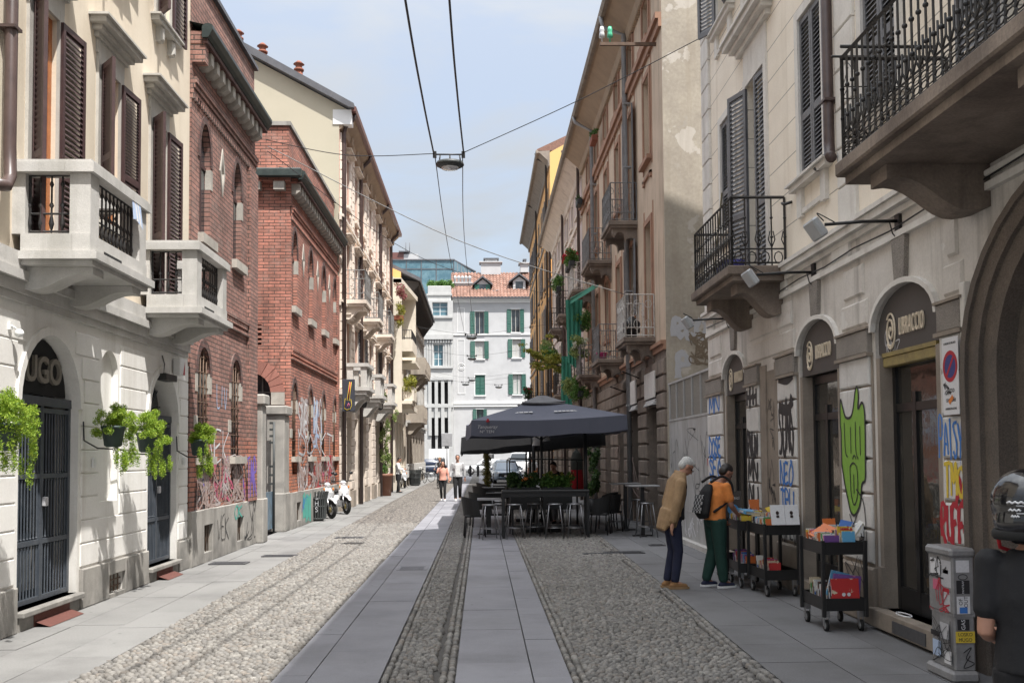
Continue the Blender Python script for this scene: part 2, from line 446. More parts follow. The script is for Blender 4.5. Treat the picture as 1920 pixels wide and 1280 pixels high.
M['curtain'] = mk('white_curtain', (.6, .6, .58), .9, fine=.1)
M['rust'] = mk('red_brown_grating', (.12, .045, .035), .8, fine=.2)
M['white'] = mk('white_paint', (.75, .75, .74), .6, fine=.03)
M['whitewall'] = mk('white_render', (.50, .50, .505), c2=(.44, .44, .445), sc=.8, fine=.03, streak=((.55, .55, .54), .2))
M['greywall'] = mk('grey_stone_cladding', (.50, .50, .49), c2=(.43, .43, .42), sc=1, fine=.04, streak=((.35, .35, .34), .25))
M['tile'] = mk('terracotta_tile', (.27, .145, .105), c2=(.19, .11, .085), sc=6, fine=.3, fsc=14, island=.25)
M['roofgrey'] = mk('grey_metal_roof', (.09, .09, .10), .5, c2=(.12, .12, .13), fine=.1)
M['gableyel'] = mk('pale_yellow_render', (.46, .42, .325), c2=(.42, .385, .295), sc=.7, fine=.04, streak=((.45, .4, .3), .2))
M['pink'] = mk('pink_render', (.66, .42, .33), c2=(.58, .37, .29), sc=1, fine=.06, streak=((.36, .25, .2), .3))
M['pilas'] = mk('cream_rustic_pilaster', (.78, .69, .60), c2=(.66, .57, .49), sc=2, fine=.08, streak=((.34, .27, .21), .45), grime=((.15, .12, .1), 4., .5))
M['eave'] = mk('tan_painted_eave', (.40, .30, .21), c2=(.33, .25, .18), fine=.06)
M['redgut'] = mk('red_brown_gutter', (.16, .07, .06), .45, fine=.1)
M['fcream'] = mk('ivory_render', (.70, .64, .54), c2=(.62, .56, .47), sc=1.2, fine=.05, streak=((.4, .33, .26), .3))
M['dkwood'] = mk('dark_wooden_eave', (.045, .04, .038), .8, fine=.2)
M['gstone'] = mk('grey_brown_stucco', (.40, .35, .29), c2=(.3, .26, .22), sc=2, fine=.1, streak=((.14, .12, .1), .6), bump=.2)
M['orange'] = mk('orange_render', (.78, .42, .15), c2=(.70, .37, .13), sc=1, fine=.05, streak=((.3, .17, .08), .3))
M['yellow'] = mk('yellow_render', (.66, .45, .17), fine=.05)
M['beige'] = mk('beige_stucco', (.56, .435, .325), c2=(.46, .355, .26), sc=1.3, fine=.08, streak=((.17, .125, .09), .55), bump=.15)
M['terra'] = mk('terracotta_string', (.36, .20, .13), c2=(.28, .16, .11), fine=.12)
M['mauve'] = mk('mauve_render', (.62, .51, .49), c2=(.5, .41, .39), sc=1, fine=.06, streak=((.25, .2, .2), .4))
M['blank'] = mk('weathered_tan_render', (.41, .365, .30), c2=(.33, .29, .24), sc=.8, lo=.42, hi=.6, fine=.12, fsc=14, streak=((.3, .25, .19), .5), bump=.35, bsc=9, patch=((.54, .50, .45), .9, .60))
M['patch'] = mk('pale_plaster_patch', (.62, .57, .5), fine=.1, fsc=20)
M['dkrust'] = mk('dark_rusticated_stone', (.24, .195, .16), c2=(.16, .13, .11), sc=3, fine=.2, fsc=50, streak=((.08, .065, .055), .6), bump=.5, bsc=40)
M['r1up'] = mk('cream_scored_render', (.86, .785, .675), c2=(.78, .70, .59), sc=1.5, fine=.06, streak=((.45, .36, .25), .35), bump=.2, bsc=35, groove=(.43, .014, .1, .8))
M['r1trim'] = mk('pale_grey_trim', (.72, .695, .655), c2=(.62, .59, .55), sc=3, fine=.07, streak=((.32, .28, .25), .4), bump=.15)
M['r1low'] = mk('grey_tan_render', (.64, .605, .565), c2=(.51, .475, .435), sc=2, fine=.09, patch=((.70, .68, .65), 1.1, .62), streak=((.15, .135, .12), .65), bump=.25, bsc=45, grime=((.12, .11, .1), 1.2, .5))
M['r1block'] = mk('pale_painted_block', (.66, .645, .625), c2=(.55, .535, .515), sc=3, fine=.07, streak=((.24, .21, .18), .5), bump=.2, bsc=40, grime=((.16, .15, .13), 1.0, .5))
M['tanst'] = mk('tan_dressed_stone', (.30, .255, .21), c2=(.22, .185, .155), sc=3, fine=.14, fsc=90, streak=((.12, .1, .08), .4), bump=.3, bsc=70)
M['granite'] = mk('speckled_granite', (.26, .235, .21), c2=(.2, .18, .165), sc=4, fine=.55, fsc=110, bump=.4, bsc=120)
M['dkgran'] = mk('brown_portal_granite', (.15, .122, .10), c2=(.10, .085, .072), sc=2.5, fine=.4, fsc=80, streak=((.08, .065, .055), .5), bump=.35, bsc=90)
M['soffit'] = mk('stained_balcony_stone', (.27, .22, .18), c2=(.14, .11, .09), sc=1.6, lo=.35, hi=.65, fine=.2, streak=((.05, .04, .035), .5), bump=.3)
M['signgrey'] = mk('dark_grey_panel', (.075, .068, .065), .6, fine=.06)
M['lettercream'] = mk('cream_letter', (.72, .62, .48), .5, fine=.02)
M['frameblk'] = mk('black_shop_frame', (.012, .012, .013), .35, fine=.1)
M['brass'] = mk('worn_brass_shutter', (.30, .24, .09), .45, c2=(.2, .16, .07), sc=8, fine=.15)
M['reddoor'] = mk('dark_red_door', (.13, .022, .015), .45, c2=(.09, .016, .012), fine=.1)
M['fence'] = mk('grey_painted_sheet', (.42, .42, .42), .6, c2=(.34, .33, .32), sc=2, fine=.08, streak=((.2, .19, .18), .45))
M['fencemesh'] = mk('grey_expanded_mesh', (.27, .255, .24), .7, fine=.35, fsc=60)
M['flood'] = mk('pale_grey_lamp_housing', (.42, .44, .46), .4, fine=.06)
M['cabinet'] = mk('grey_cabinet_plastic', (.26, .26, .265), .5, c2=(.19, .185, .185), sc=4, fine=.12, streak=((.15, .14, .14), .4))
for k, c in dict(blue=(.05, .19, .55), red=(.42, .02, .035), yellow=(.68, .5, .05), green=(.22, .42, .06), black=(.022, .022, .025), white=(.68, .68, .7), violet=(.2, .13, .5), lblue=(.42, .52, .7), teal=(.09, .4, .33), pink=(.55, .12, .2), silver=(.45, .45, .47), navy=(.04, .05, .2), sky=(.08, .3, .6), orange=(.65, .2, .04)).items():
    M['g_'+k] = mk(k+'_paint', c, .6, fine=.08, fsc=60)
M['slab'] = mk('grey_granite_lane', (.235, .235, .258), .75, c2=(.185, .185, .205), sc=1.1, lo=.45, hi=.7, fine=.22, fsc=150, island=.10, bump=.12, bsc=150, spots=.6)
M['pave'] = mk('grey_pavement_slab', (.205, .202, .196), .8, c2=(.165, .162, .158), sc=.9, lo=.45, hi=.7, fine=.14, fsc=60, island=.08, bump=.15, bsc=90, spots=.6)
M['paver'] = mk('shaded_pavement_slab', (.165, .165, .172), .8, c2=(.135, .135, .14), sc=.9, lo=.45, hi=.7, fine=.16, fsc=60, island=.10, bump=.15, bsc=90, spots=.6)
M['joint'] = mk('dark_bedding', (.085, .08, .075), .95, fine=.3, fsc=50)
M['cob'] = mk_cobble('river_cobble', [(.10, .095, .088), (.25, .235, .212), (.16, .153, .145), (.30, .285, .26), (.13, .122, .112), (.24, .21, .18)])
M['cobd'] = mk_cobble('dark_river_cobble', [(.11, .108, .106), (.28, .27, .25), (.18, .177, .172), (.34, .325, .30), (.15, .145, .138), (.27, .24, .21)])
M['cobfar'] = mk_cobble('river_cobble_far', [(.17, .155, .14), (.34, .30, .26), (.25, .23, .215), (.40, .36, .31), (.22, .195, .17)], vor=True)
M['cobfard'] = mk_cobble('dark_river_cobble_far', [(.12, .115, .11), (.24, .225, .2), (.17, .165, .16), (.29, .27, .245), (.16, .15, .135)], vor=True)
M['asphalt'] = mk('asphalt', (.055, .055, .057), .9, fine=.2, fsc=80)
M['gratemetal'] = mk('cast_iron_cover', (.075, .075, .08), .5, fine=.25, fsc=40)
M['blackmetal'] = mk('black_powder_coat', (.014, .014, .015), .45, fine=.1)
M['chrome'] = mk('brushed_steel', (.45, .45, .46), .35, 1., fine=.08)
M['canvas'] = mk('charcoal_canvas', (.082, .088, .118), .85, c2=(.092, .098, .13), sc=1.5, fine=.1, fsc=100)
M['canvaslow'] = mk('black_canvas', (.012, .012, .014), .85, fine=.1)
M['canvasbeige'] = mk('beige_canvas', (.34, .28, .25), .85, fine=.06)
M['rattan'] = mk('black_rattan', (.012, .012, .012), .55, fine=.4, fsc=90)
M['tablewhite'] = mk('pale_slatted_top', (.48, .48, .5), .6, fine=.1)
M['potblk'] = mk('dark_pot', (.03, .032, .034), .6, fine=.1)
M['potgreen'] = mk('grey_green_pot', (.045, .07, .065), .6, fine=.1)
M['potterra'] = mk('terracotta_pot', (.25, .085, .05), .8, fine=.12)
M['leafbright'] = mk_leaf('bright_fern_leaf', (.10, .20, .015), (.26, .40, .03), (.42, .52, .07))
M['leafpale'] = mk_leaf('pale_green_leaf', (.09, .15, .04), (.19, .26, .07), (.32, .36, .14))
M['leafmid'] = mk_leaf('mid_green_leaf', (.04, .10, .02), (.08, .18, .035), (.14, .26, .05))
M['leafdark'] = mk_leaf('dark_green_leaf', (.02, .05, .015), (.04, .09, .025), (.075, .14, .03))
M['leafyel'] = mk_leaf('yellow_green_leaf', (.14, .16, .02), (.25, .26, .03), (.4, .36, .07))
M['leafred'] = mk_leaf('red_petal', (.4, .01, .02), (.55, .02, .03), (.6, .05, .08))
M['leafwhite'] = mk_leaf('white_petal', (.6, .6, .5), (.7, .7, .62), (.75, .72, .6))
M['grass'] = mk_leaf('tall_grass_blade', (.14, .15, .04), (.22, .22, .06), (.32, .28, .1))
M['stem'] = mk('plant_stem', (.10, .08, .04), .8, fine=.2)
M['rubber'] = mk('black_rubber', (.012, .012, .012), .85, fine=.1)
M['skin'] = mk('skin', (.42, .22, .15), .55, fine=.05)
M['skint'] = mk('tanned_skin', (.30, .14, .09), .55, fine=.05)
M['hairgrey'] = mk('white_hair', (.5, .5, .49), .7, fine=.3, fsc=70)
M['hairdk'] = mk('dark_hair', (.018, .013, .011), .5, fine=.3, fsc=70)
M['hairblond'] = mk('blond_hair', (.35, .22, .1), .6, fine=.3)
def cloth(n, c, r=.85, f=.1): return mk(n, c, r, fine=f, fsc=25, bump=.7, bsc=9, c2=tuple(q*.8 for q in c), sc=6)
M['tanj'] = cloth('tan_cotton', (.33, .215, .115)); M['navy'] = cloth('navy_cotton', (.016, .02, .05)); M['orangec'] = cloth('orange_cotton', (.72, .24, .055))
M['greenc'] = cloth('dark_green_cotton', (.01, .045, .035)); M['blackc'] = cloth('black_cotton', (.013, .013, .015)); M['whitec'] = cloth('white_cotton', (.72, .72, .72))
M['greyc'] = cloth('grey_cotton', (.45, .45, .46)); M['dgreyc'] = cloth('dark_grey_cotton', (.14, .14, .15)); M['peach'] = cloth('peach_knit', (.72, .36, .28))
M['suede'] = mk('tan_suede', (.26, .14, .06), .9, fine=.12); M['shoewhite'] = mk('white_rubber', (.7, .7, .7), .6, fine=.04); M['leather'] = mk('black_leather', (.015, .015, .016), .4, fine=.1)
def check():
    t = NT('checked_fabric'); co = t.n('ShaderNodeTexCoord').outputs['Object']
    q = t.n('ShaderNodeTexChecker', {'Vector': co, 'Color1': c4((.4, .4, .4)), 'Color2': c4((.01, .01, .012)), 'Scale': 26.})
    t.l(q.outputs[0], t.b.inputs['Base Color']); t.b.inputs['Roughness'].default_value = .8; return t.mat
M['check'] = check()
M['helmet'] = mk('glossy_black_helmet', (.006, .006, .008), .16, coat=.6, fine=0)
M['lens'] = mk('dark_lens', (.01, .01, .012), .1, fine=0)
for n_, c in dict(silverp=(.48, .49, .5), whitep=(.72, .72, .73), greyp=(.28, .30, .32), bluep=(.30, .38, .48), navyp=(.02, .03, .06)).items():
    M[n_] = mk('car_paint_'+n_[:-1], c, .3, coat=.8, fine=.03, spec=.5)
M['carglass'] = mk('car_glass', (.015, .02, .025), .05, fine=0, spec=.8)
M['lampglass'] = mk('headlamp_glass', (.6, .6, .62), .1, fine=0, coat=1.)
M['fade'] = mk('faded_spray', (.36, .27, .245), .85, fine=.2, fsc=40); M['fadew'] = mk('pale_faded_spray', (.44, .39, .385), .85, fine=.2, fsc=40); M['steeldk'] = mk('dull_steel', (.28, .28, .29), .35, 1., fine=.1); M['g_brown'] = M['pipe']; M['tail'] = mk('red_lamp', (.4, .01, .01), .2, fine=0)
M['binmetal'] = mk('dark_slatted_metal', (.05, .055, .055), .5, fine=.15)
M['brownbin'] = mk('brown_plastic', (.21, .095, .06), .6, fine=.06)
M['pinkplastic'] = mk('pink_plastic', (.5, .05, .2), .5, fine=.05)
M['blueplastic'] = mk('blue_plastic', (.04, .04, .22), .5, fine=.08)
M['awning'] = mk('green_awning_cloth', (.04, .22, .15), .85, c2=(.03, .16, .11), fine=.12)
M['redcloth'] = cloth('red_cloth', (.5, .02, .03)); M['greycloth'] = cloth('grey_green_cloth', (.11, .12, .11))
M['insul'] = mk('green_glass_insulator', (.1, .5, .3), .15, fine=0)
M['steelroof'] = mk('steel_cap', (.3, .3, .31), .4, fine=.08)
# ---------------------------------------------------------------- people: bodies and clothes as single re-meshed skins
PENDING = []
class Blob(MB):
    """closed tapered limbs and lofts that are fused into one continuous skin"""
    def limb(s, *pts, n=10):
        P_ = [Vector(p[:3]) for p in pts]; R = [p[3] for p in pts]
        a = (P_[0]-P_[1]).normalized()*R[0]*.6; b = (P_[-1]-P_[-2]).normalized()*R[-1]*.6
        s.tube([tuple(P_[0]+a)]+[tuple(p) for p in P_]+[tuple(P_[-1]+b)], [R[0]*.55]+R+[R[-1]*.55], n)
        return s
    def loft(s, rings, xa=(1, 0, 0), n=14):
        # rings: (x, y, z, half width, half depth)
        vs = []; fs = []; k = len(rings); C = [Vector(r[:3]) for r in rings]; xa = Vector(xa).normalized()
        for i, r in enumerate(rings):
            t = (C[min(i+1, k-1)]-C[max(i-1, 0)]).normalized(); x = (xa-t*xa.dot(t)).normalized(); y = t.cross(x)
            for j in range(n):
                q = 2*pi*j/n; vs.append(tuple(C[i]+x*cos(q)*r[3]+y*sin(q)*r[4]))
        for i in range(k-1):
            for j in range(n):
                j2 = (j+1) % n; fs.append((i*n+j, i*n+j2, (i+1)*n+j2, (i+1)*n+j))
        fs += [tuple(range(n))[::-1], tuple(range((k-1)*n, k*n))]
        s.add(vs, fs, 0, True); return s
    def skin(s, name, m, parent, vox=.012, it=4, label=None):
        o = s.build(name, m, parent, label)
        r = o.modifiers.new('r', 'REMESH'); r.mode = 'VOXEL'; r.voxel_size = vox; r.use_smooth_shade = True
        if it: q = o.modifiers.new('s', 'SMOOTH'); q.iterations = it; q.factor = .5
        PENDING.append(o); return o

def hand(B, wr, d, side, k=1., curl=.5, pn=None):
    """palm, four unequal bent fingers and a thumb; d = direction of the hand, pn = direction the fingers curl to"""
    wr = Vector(wr); d = Vector(d).normalized(); pn = Vector(pn or (0, 1, 0)); pn = (pn-d*pn.dot(d)).normalized(); x = d.cross(pn).normalized()*side
    pc = wr+d*.045*k
    B.limb((*wr, .024*k), (*(pc), .028*k), (*(wr+d*.085*k), .026*k))
    for i, (o_, l) in enumerate(((-.030, .068), (-.010, .078), (.011, .072), (.030, .056))):
        a = wr+d*.085*k+x*o_*k; b = a+(d*cos(curl*.7)+pn*sin(curl*.7))*l*.5*k; c = b+(d*cos(curl*1.7)+pn*sin(curl*1.7))*l*.55*k
        B.limb((*a, .0115*k), (*b, .0105*k), (*c, .009*k), n=7)
    a = wr+d*.03*k-x*.024*k; b = a+(d*.6-x*.7+pn*.3).normalized()*.04*k; c = b+(d*.85-x*.2+pn*.5).normalized()*.032*k
    B.limb((*a, .014*k), (*b, .0115*k), (*c, .0095*k), n=7)

def head(B, c, yaw=0., pitch=0., k=1.):
    R = Matrix.Rotation(yaw, 3, 'Z') @ Matrix.Rotation(pitch, 3, 'X'); c = Vector(c)
    q = lambda x, y, z: tuple(c+R @ Vector((x*k, y*k, z*k)))
    B.ball(q(0, -.012, .035), (.076*k, .096*k, .088*k), 14, 9, R=R)
    B.ball(q(0, .022, -.04), (.060*k, .068*k, .075*k), 12, 8, R=R)
    B.ball(q(0, .05, -.088), (.03*k, .028*k, .024*k), 8, 6, R=R)
    B.limb((*q(0, .088, .02), .010*k), (*q(0, .112, -.022), .014*k))
    B.ball(q(0, .086, -.056), (.026*k, .012*k, .009*k), 8, 5, R=R)
    for s_ in (-1, 1): B.ball(q(.077*s_, -.008, -.005), (.011*k, .022*k, .032*k), 8, 6, R=R)
    return q, R

def figure(name_label, loc, rz, k=1., J=None, skin='skin', top=('whitec', 'shirt'), legs=('blackc', 'trousers'), shoes=('leather',), hair='hairdk', hairstyle='short',
           sleeve='short', vox=.013, cat='person', group=None, headyaw=0., headpitch=-.08, extra=None, slim=1., glasses=False, curl=.5, palm=None, hem=.0, loose=0.):
    base = thing('person', name_label, cat, (0, 0, 0), group)
    D = dict(hip=(0, 0, .93), chest=(0, 0, 1.22), neck=(0, .0, 1.44), head=(0, .035, 1.585),
             shL=(-.175, 0, 1.385), elL=(-.215, -.02, 1.11), wrL=(-.215, .06, .86), shR=(.175, 0, 1.385), elR=(.215, -.02, 1.11), wrR=(.215, .06, .86),
             hjL=(-.085, 0, .90), knL=(-.095, .02, .49), anL=(-.10, -.03, .09), hjR=(.085, 0, .90), knR=(.095, .02, .49), anR=(.10, -.03, .09), toeL=(0, 1, 0), toeR=(0, 1, 0))
    D.update(J or {}); D = {a: Vector(b) for a, b in D.items()}
    for a in D:
        if not a.startswith('toe'): D[a] = D[a]*k
    B = Blob(); s = slim*k
    hp, ch, nk, hd = D['hip'], D['chest'], D['neck'], D['head']
    B.loft([(*(hp-(ch-hp)*.25), .12*s, .085*s), (*hp, .145*s, .10*s), (*hp.lerp(ch, .5), .125*s, .09*s), (*ch, .15*s, .105*s), (*ch.lerp(nk, .6), .15*s, .09*s), (*nk, .06*s, .06*s)])
    B.limb((*(nk-(hd-nk)*.2), .06*k), (*hd.lerp(nk, .35), .05*k))
    q, R = head(B, hd, headyaw, headpitch, k)
    for sd, g in ((-1, 'L'), (1, 'R')):
        sh, el, wr = D['sh'+g], D['el'+g], D['wr'+g]
        B.limb((*sh, .052*s), (*sh.lerp(el, .5), .044*s), (*el, .036*s), (*el.lerp(wr, .3), .037*s), (*wr, .024*k))
        hand(B, wr, wr-el if palm is None else Vector(palm[1] if isinstance(palm[0], tuple) else (wr-el)), sd*(1 if True else 1), k, curl, pn=(palm[0] if palm and not isinstance(palm[0], tuple) else None))
        hj, kn, an = D['hj'+g], D['kn'+g], D['an'+g]
        B.limb((*hj, .08*s), (*hj.lerp(kn, .5), .066*s), (*kn, .05*s), (*kn.lerp(an, .35), .048*s), (*an, .034*s))
        B.limb((*an, .034*s), (*(an+D['toe'+g]*.12*k-Vector((0, 0, .05*k))), .028*k))
    B.skin('body', M[skin], base, vox)
    # trousers
    T = Blob(); lo = loose
    T.loft([(*(hp-(ch-hp)*.42), .10*s, .09*s), (*hp.lerp(D['hjL'].lerp(D['hjR'], .5), .6), .165*s, .125*s), (*(hp+(ch-hp)*.15), .155*s, .115*s)])
    for g in 'LR':
        hj, kn, an = D['hj'+g], D['kn'+g], D['an'+g]
        T.limb((*hj, (.10+lo)*s), (*hj.lerp(kn, .5), (.085+lo)*s), (*kn, (.068+lo)*s), (*kn.lerp(an, .5), (.064+lo)*s), (*(an+Vector((0, 0, .02*k))), (.055+lo*.6)*s))
    T.skin(legs[1], M[legs[0]], base, vox)
    # upper garment
    G = Blob(); e = .016*k
    G.loft([(*(hp-(ch-hp)*(.12+hem)), .165*s+e, .125*s+e), (*(hp+(ch-hp)*.1), .155*s+e, .115*s+e), (*hp.lerp(ch, .55), .142*s+e, .105*s+e), (*ch, .165*s+e, .118*s+e), (*ch.lerp(nk, .55), .165*s+e, .098*s+e), (*ch.lerp(nk, .93), .08*s+e, .07*s+e)])
    for g in 'LR':
        sh, el, wr = D['sh'+g], D['el'+g], D['wr'+g]
        if sleeve == 'short': G.limb((*sh, .066*s), (*sh.lerp(el, .45), .062*s), (*sh.lerp(el, .72), .06*s))
        elif sleeve == 'long': G.limb((*sh, .066*s), (*sh.lerp(el, .5), .058*s), (*el, .052*s), (*wr.lerp(el, .12), .04*s))
    G.skin(top[1], M[top[0]], base, vox)
    # shoes
    for g in 'LR':
        an = D['an'+g]; t = D['toe'+g].normalized()
        S = Blob(); z = an.z-.09*k
        S.limb((an.x-t.x*.05*k, an.y-t.y*.05*k, z+.042*k, .04*k), (an.x+t.x*.06*k, an.y+t.y*.06*k, z+.042*k, .043*k), (an.x+t.x*.15*k, an.y+t.y*.15*k, z+.034*k, .034*k))
        S.limb((an.x, an.y, z+.09*k, .042*k), (an.x, an.y, z+.04*k, .04*k))
        so = S.skin('shoe', M[shoes[0]], base, .011, 3)
        if len(shoes) > 1:
            x = Vector((t.y, -t.x, 0)); sb = MB(); pts = []
            for a_ in range(16):
                f = 2*pi*a_/16; pts.append((an+t*(.05+.145*cos(f))*k+x*(.048*sin(f))*k))
            vs = [(p.x, p.y, z+.002) for p in pts]+[(p.x, p.y, z+.03*k) for p in pts]
            sb.add(vs, [tuple(range(16)), tuple(range(16, 32))]+[(i, (i+1) % 16, 16+(i+1) % 16, 16+i) for i in range(16)])
            sb.build('sole', M[shoes[1]], so)
    # hair
    if hair:
        H = Blob()
        H.ball(q(0, -.030, .058), (.083*k, .093*k, .076*k), 14, 9, R=R)
        H.ball(q(0, -.055, .01), (.078*k, .062*k, .085*k), 12, 8, R=R)
        if hairstyle == 'long':
            for sx in (-.06, 0, .06): H.limb((*q(sx, -.06, .02), .05*k), (*q(sx*1.2, -.075, -.10), .055*k), (*q(sx*1.3, -.07, -.24), .04*k), (*q(sx*1.3, -.05, -.30), .02*k))
            H.limb((*q(.07, -.01, .03), .03*k), (*q(.085, -.0, -.1), .035*k), (*q(.1, -.02, -.22), .02*k)); H.limb((*q(-.07, -.01, .03), .03*k), (*q(-.09, -.02, -.1), .045*k), (*q(-.14, -.06, -.2), .035*k))
        if hairstyle == 'full': H.ball(q(0, .012, .088), (.07*k, .075*k, .045*k), 12, 7, R=R)
        H.skin('hair', M[hair], base, .011, 2)
    for s_ in (-1, 1): MB().ball(q(.031*s_, .074, .012), (.012*k, .010*k, .008*k), 7, 5).build('eye', M['lens'], base)
    if glasses:
        g_ = MB()
        for s_ in (-1, 1):
            g_.tube([q(.034*s_+.026*cos(a*pi/6), .098, .01+.02*sin(a*pi/6)) for a in range(13)], .0025*k, 4)
            g_.tube([q(.06*s_, .095, .014), q(.078*s_, .0, .012)], .0025*k, 4)
        g_.tube([q(-.01, .1, .014), q(.01, .1, .014)], .0025*k, 4)
        g_.build('glasses', M['blackmetal'], base)
    if extra: extra(base, D, q, R, k)
    base.location = loc; base.rotation_euler = (0, 0, rz)
    return base

# --- old man in the tan jacket: side on, stooping towards the carts, facing right (rz -90 turns local +Y to world +X)
def old_extra(base, D, q, R, k):
    J = Blob()      # open field jacket hanging straight behind
    J.loft([(0, -.06, .80, .205, .115), (0, -.01, .95, .195, .135), (0, .03, 1.10, .19, .13), (0, .065, 1.26, .20, .125), (0, .09, 1.40, .185, .105), (0, .125, 1.475, .095, .08)])
    J.loft([(0, -.155, .755, .17, .04), (0, -.10, .86, .19, .085), (0, -.04, 1.0, .19, .11)])
    for g in 'LR':
        sh, el, wr = D['sh'+g], D['el'+g], D['wr'+g]
        J.limb((*sh, .075), (*sh.lerp(el, .5), .068), (*el, .063), (*wr.lerp(el, .1), .052))
    J.limb((-.055, .165, 1.46, .03), (0, .06, 1.50, .028), (.055, .165, 1.46, .03))
    j = J.skin('jacket', M['tanj'], base, .012, 3)
    for z0, z1 in ((.93, 1.07), (1.16, 1.27)):
        d = MB(); d.box(.165, .193, -.05+(z0-.9)*.12, .06+(z0-.9)*.12, z0, z1-.035, ch=.006); d.box(.166, .198, -.055+(z0-.9)*.12, .065+(z0-.9)*.12, z1-.05, z1, ch=.006)
        d.build('pocket', M['tanj'], j)
OLD = figure('stooped white haired man in a tan jacket and navy trousers looking at book carts', (2.46, 12.88, 0), -pi/2+.12, .985,
    dict(hip=(0, .03, .94), chest=(0, .065, 1.24), neck=(0, .115, 1.455), head=(0, .205, 1.58), shL=(-.185, .075, 1.39), shR=(.185, .075, 1.39),
         elL=(-.23, .0, 1.12), wrL=(-.225, -.02, .86), elR=(.235, .0, 1.12), wrR=(.225, -.06, .86), knL=(-.09, .03, .49), knR=(.09, .05, .49), anL=(-.09, -.05, .09), anR=(.09, .0, .09)),
    top=('blackc', 'shirt'), legs=('navy', 'trousers'), shoes=('suede', 'tanj'), hair='hairgrey', hairstyle='full', sleeve='long', headpitch=-.75, extra=old_extra, glasses=True, curl=.35)
# --- man in orange with the backpack, head bent, both hands on the cart; seen from behind his left side
def bag_extra(base, D, q, R, k):
    pass
ORG = figure('man in an orange t-shirt and dark green trousers with a backpack leafing through books', (3.03, 12.92, 0), -pi/2+.30, .96,
    dict(hip=(0, .0, .93), chest=(0, .035, 1.22), neck=(0, .09, 1.42), head=(0, .185, 1.53), shL=(-.175, .07, 1.37), shR=(.175, .07, 1.37),
         elL=(-.22, .09, 1.10), wrL=(-.17, .22, .90), elR=(.23, .12, 1.10), wrR=(.16, .26, .98), anL=(-.12, -.08, .09), anR=(.11, .05, .09)),
    skin='skint', top=('orangec', 't_shirt'), legs=('greenc', 'trousers'), shoes=('navy', 'shoewhite'), hair='hairdk', sleeve='short', headpitch=-.75, curl=.9, loose=.014, slim=1.03)
bp = thing('backpack', 'black backpack with a checked panel worn by the man in orange', 'backpack')
b_ = Blob(); b_.loft([(0, -.17, .90, .12, .05), (0, -.19, .96, .145, .075), (0, -.165, 1.1, .14, .075), (0, -.12, 1.24, .12, .06), (0, -.075, 1.33, .07, .035)])
b_.skin('bag_body', M['blackc'], bp, .012, 3)
b_ = MB(); b_.box(-.10, .10, -.272, -.258, .97, 1.2); pan = b_.build('checked_panel', M['check'], bp)
for v_ in pan.data.vertices: v_.co.y += (v_.co.z-1.0)*.22
b_ = MB()
for s_ in (-1, 1): b_.tube(catmull([(.11*s_, -.12, 1.36), (.12*s_, .05, 1.435), (.135*s_, .175, 1.33), (.15*s_, .14, 1.15), (.14*s_, -.10, .98)]), .018, 6)
b_.build('strap', M['blackc'], bp)
bp.location = ORG.location; bp.rotation_euler = ORG.rotation_euler
# --- couple walking towards us
figure('woman in a peach top and black trousers walking and shading her face with one hand', (-1.50, 38.6, 0), pi, .90,
    dict(elR=(.24, .16, 1.22), wrR=(.07, .20, 1.47), elL=(-.23, .03, 1.13), wrL=(-.26, .10, .90), knL=(-.08, .10, .50), anL=(-.08, .06, .10), knR=(.08, .03, .49), anR=(.07, -.14, .12)),
    top=('peach', 'top'), legs=('blackc', 'trousers'), shoes=('shoewhite', 'white'), hair='hairdk', hairstyle='long', sleeve='long', slim=.9, curl=.8)
def zip_extra(base, D, q, R, k):
    b = MB(); b.box(-.09, .09, .118*k, .14*k, .95*k, 1.36*k, ch=.01); b.build('shirt_front', M['whitec'], base)
figure('man in a grey jacket over a white shirt walking beside the woman in peach', (-.93, 38.6, 0), pi, 1.04,
    dict(elR=(.25, .0, 1.12), wrR=(.27, .08, .88), elL=(-.25, -.03, 1.12), wrL=(-.27, .0, .87), knL=(-.085, .03, .49), anL=(-.08, -.12, .12), knR=(.085, .1, .5), anR=(.08, .07, .10)),
    top=('greyc', 'jacket'), legs=('blackc', 'trousers'), shoes=('shoewhite', 'white'), hair='hairdk', sleeve='long', slim=1.05, extra=zip_extra)
# --- waiter with the phone
def apron_extra(base, D, q, R, k):
    b = Blob(); b.loft([(0, .02, .58, .17, .13), (0, .02, .80, .18, .14), (0, .0, .98, .165, .13)]); b.skin('apron', M['blackc'], base, .014, 2)
    b = MB(); b.box(-.035, .035, .34, .35, 1.10, 1.24); b.build('phone', M['blackmetal'], base)
figure('waiter in a white shirt and black apron leaning by the planter looking at his phone', (-4.05, 48.4, 0), -pi/2, 1.0,
    dict(head=(0, .07, 1.57), elL=(-.22, .05, 1.14), wrL=(-.07, .28, 1.12), elR=(.22, .05, 1.14), wrR=(.07, .28, 1.12), anR=(.10, .06, .09)),
    top=('whitec', 'shirt'), legs=('blackc', 'trousers'), shoes=('leather',), hair='hairdk', sleeve='long', headpitch=-.5, extra=apron_extra, curl=1.0)
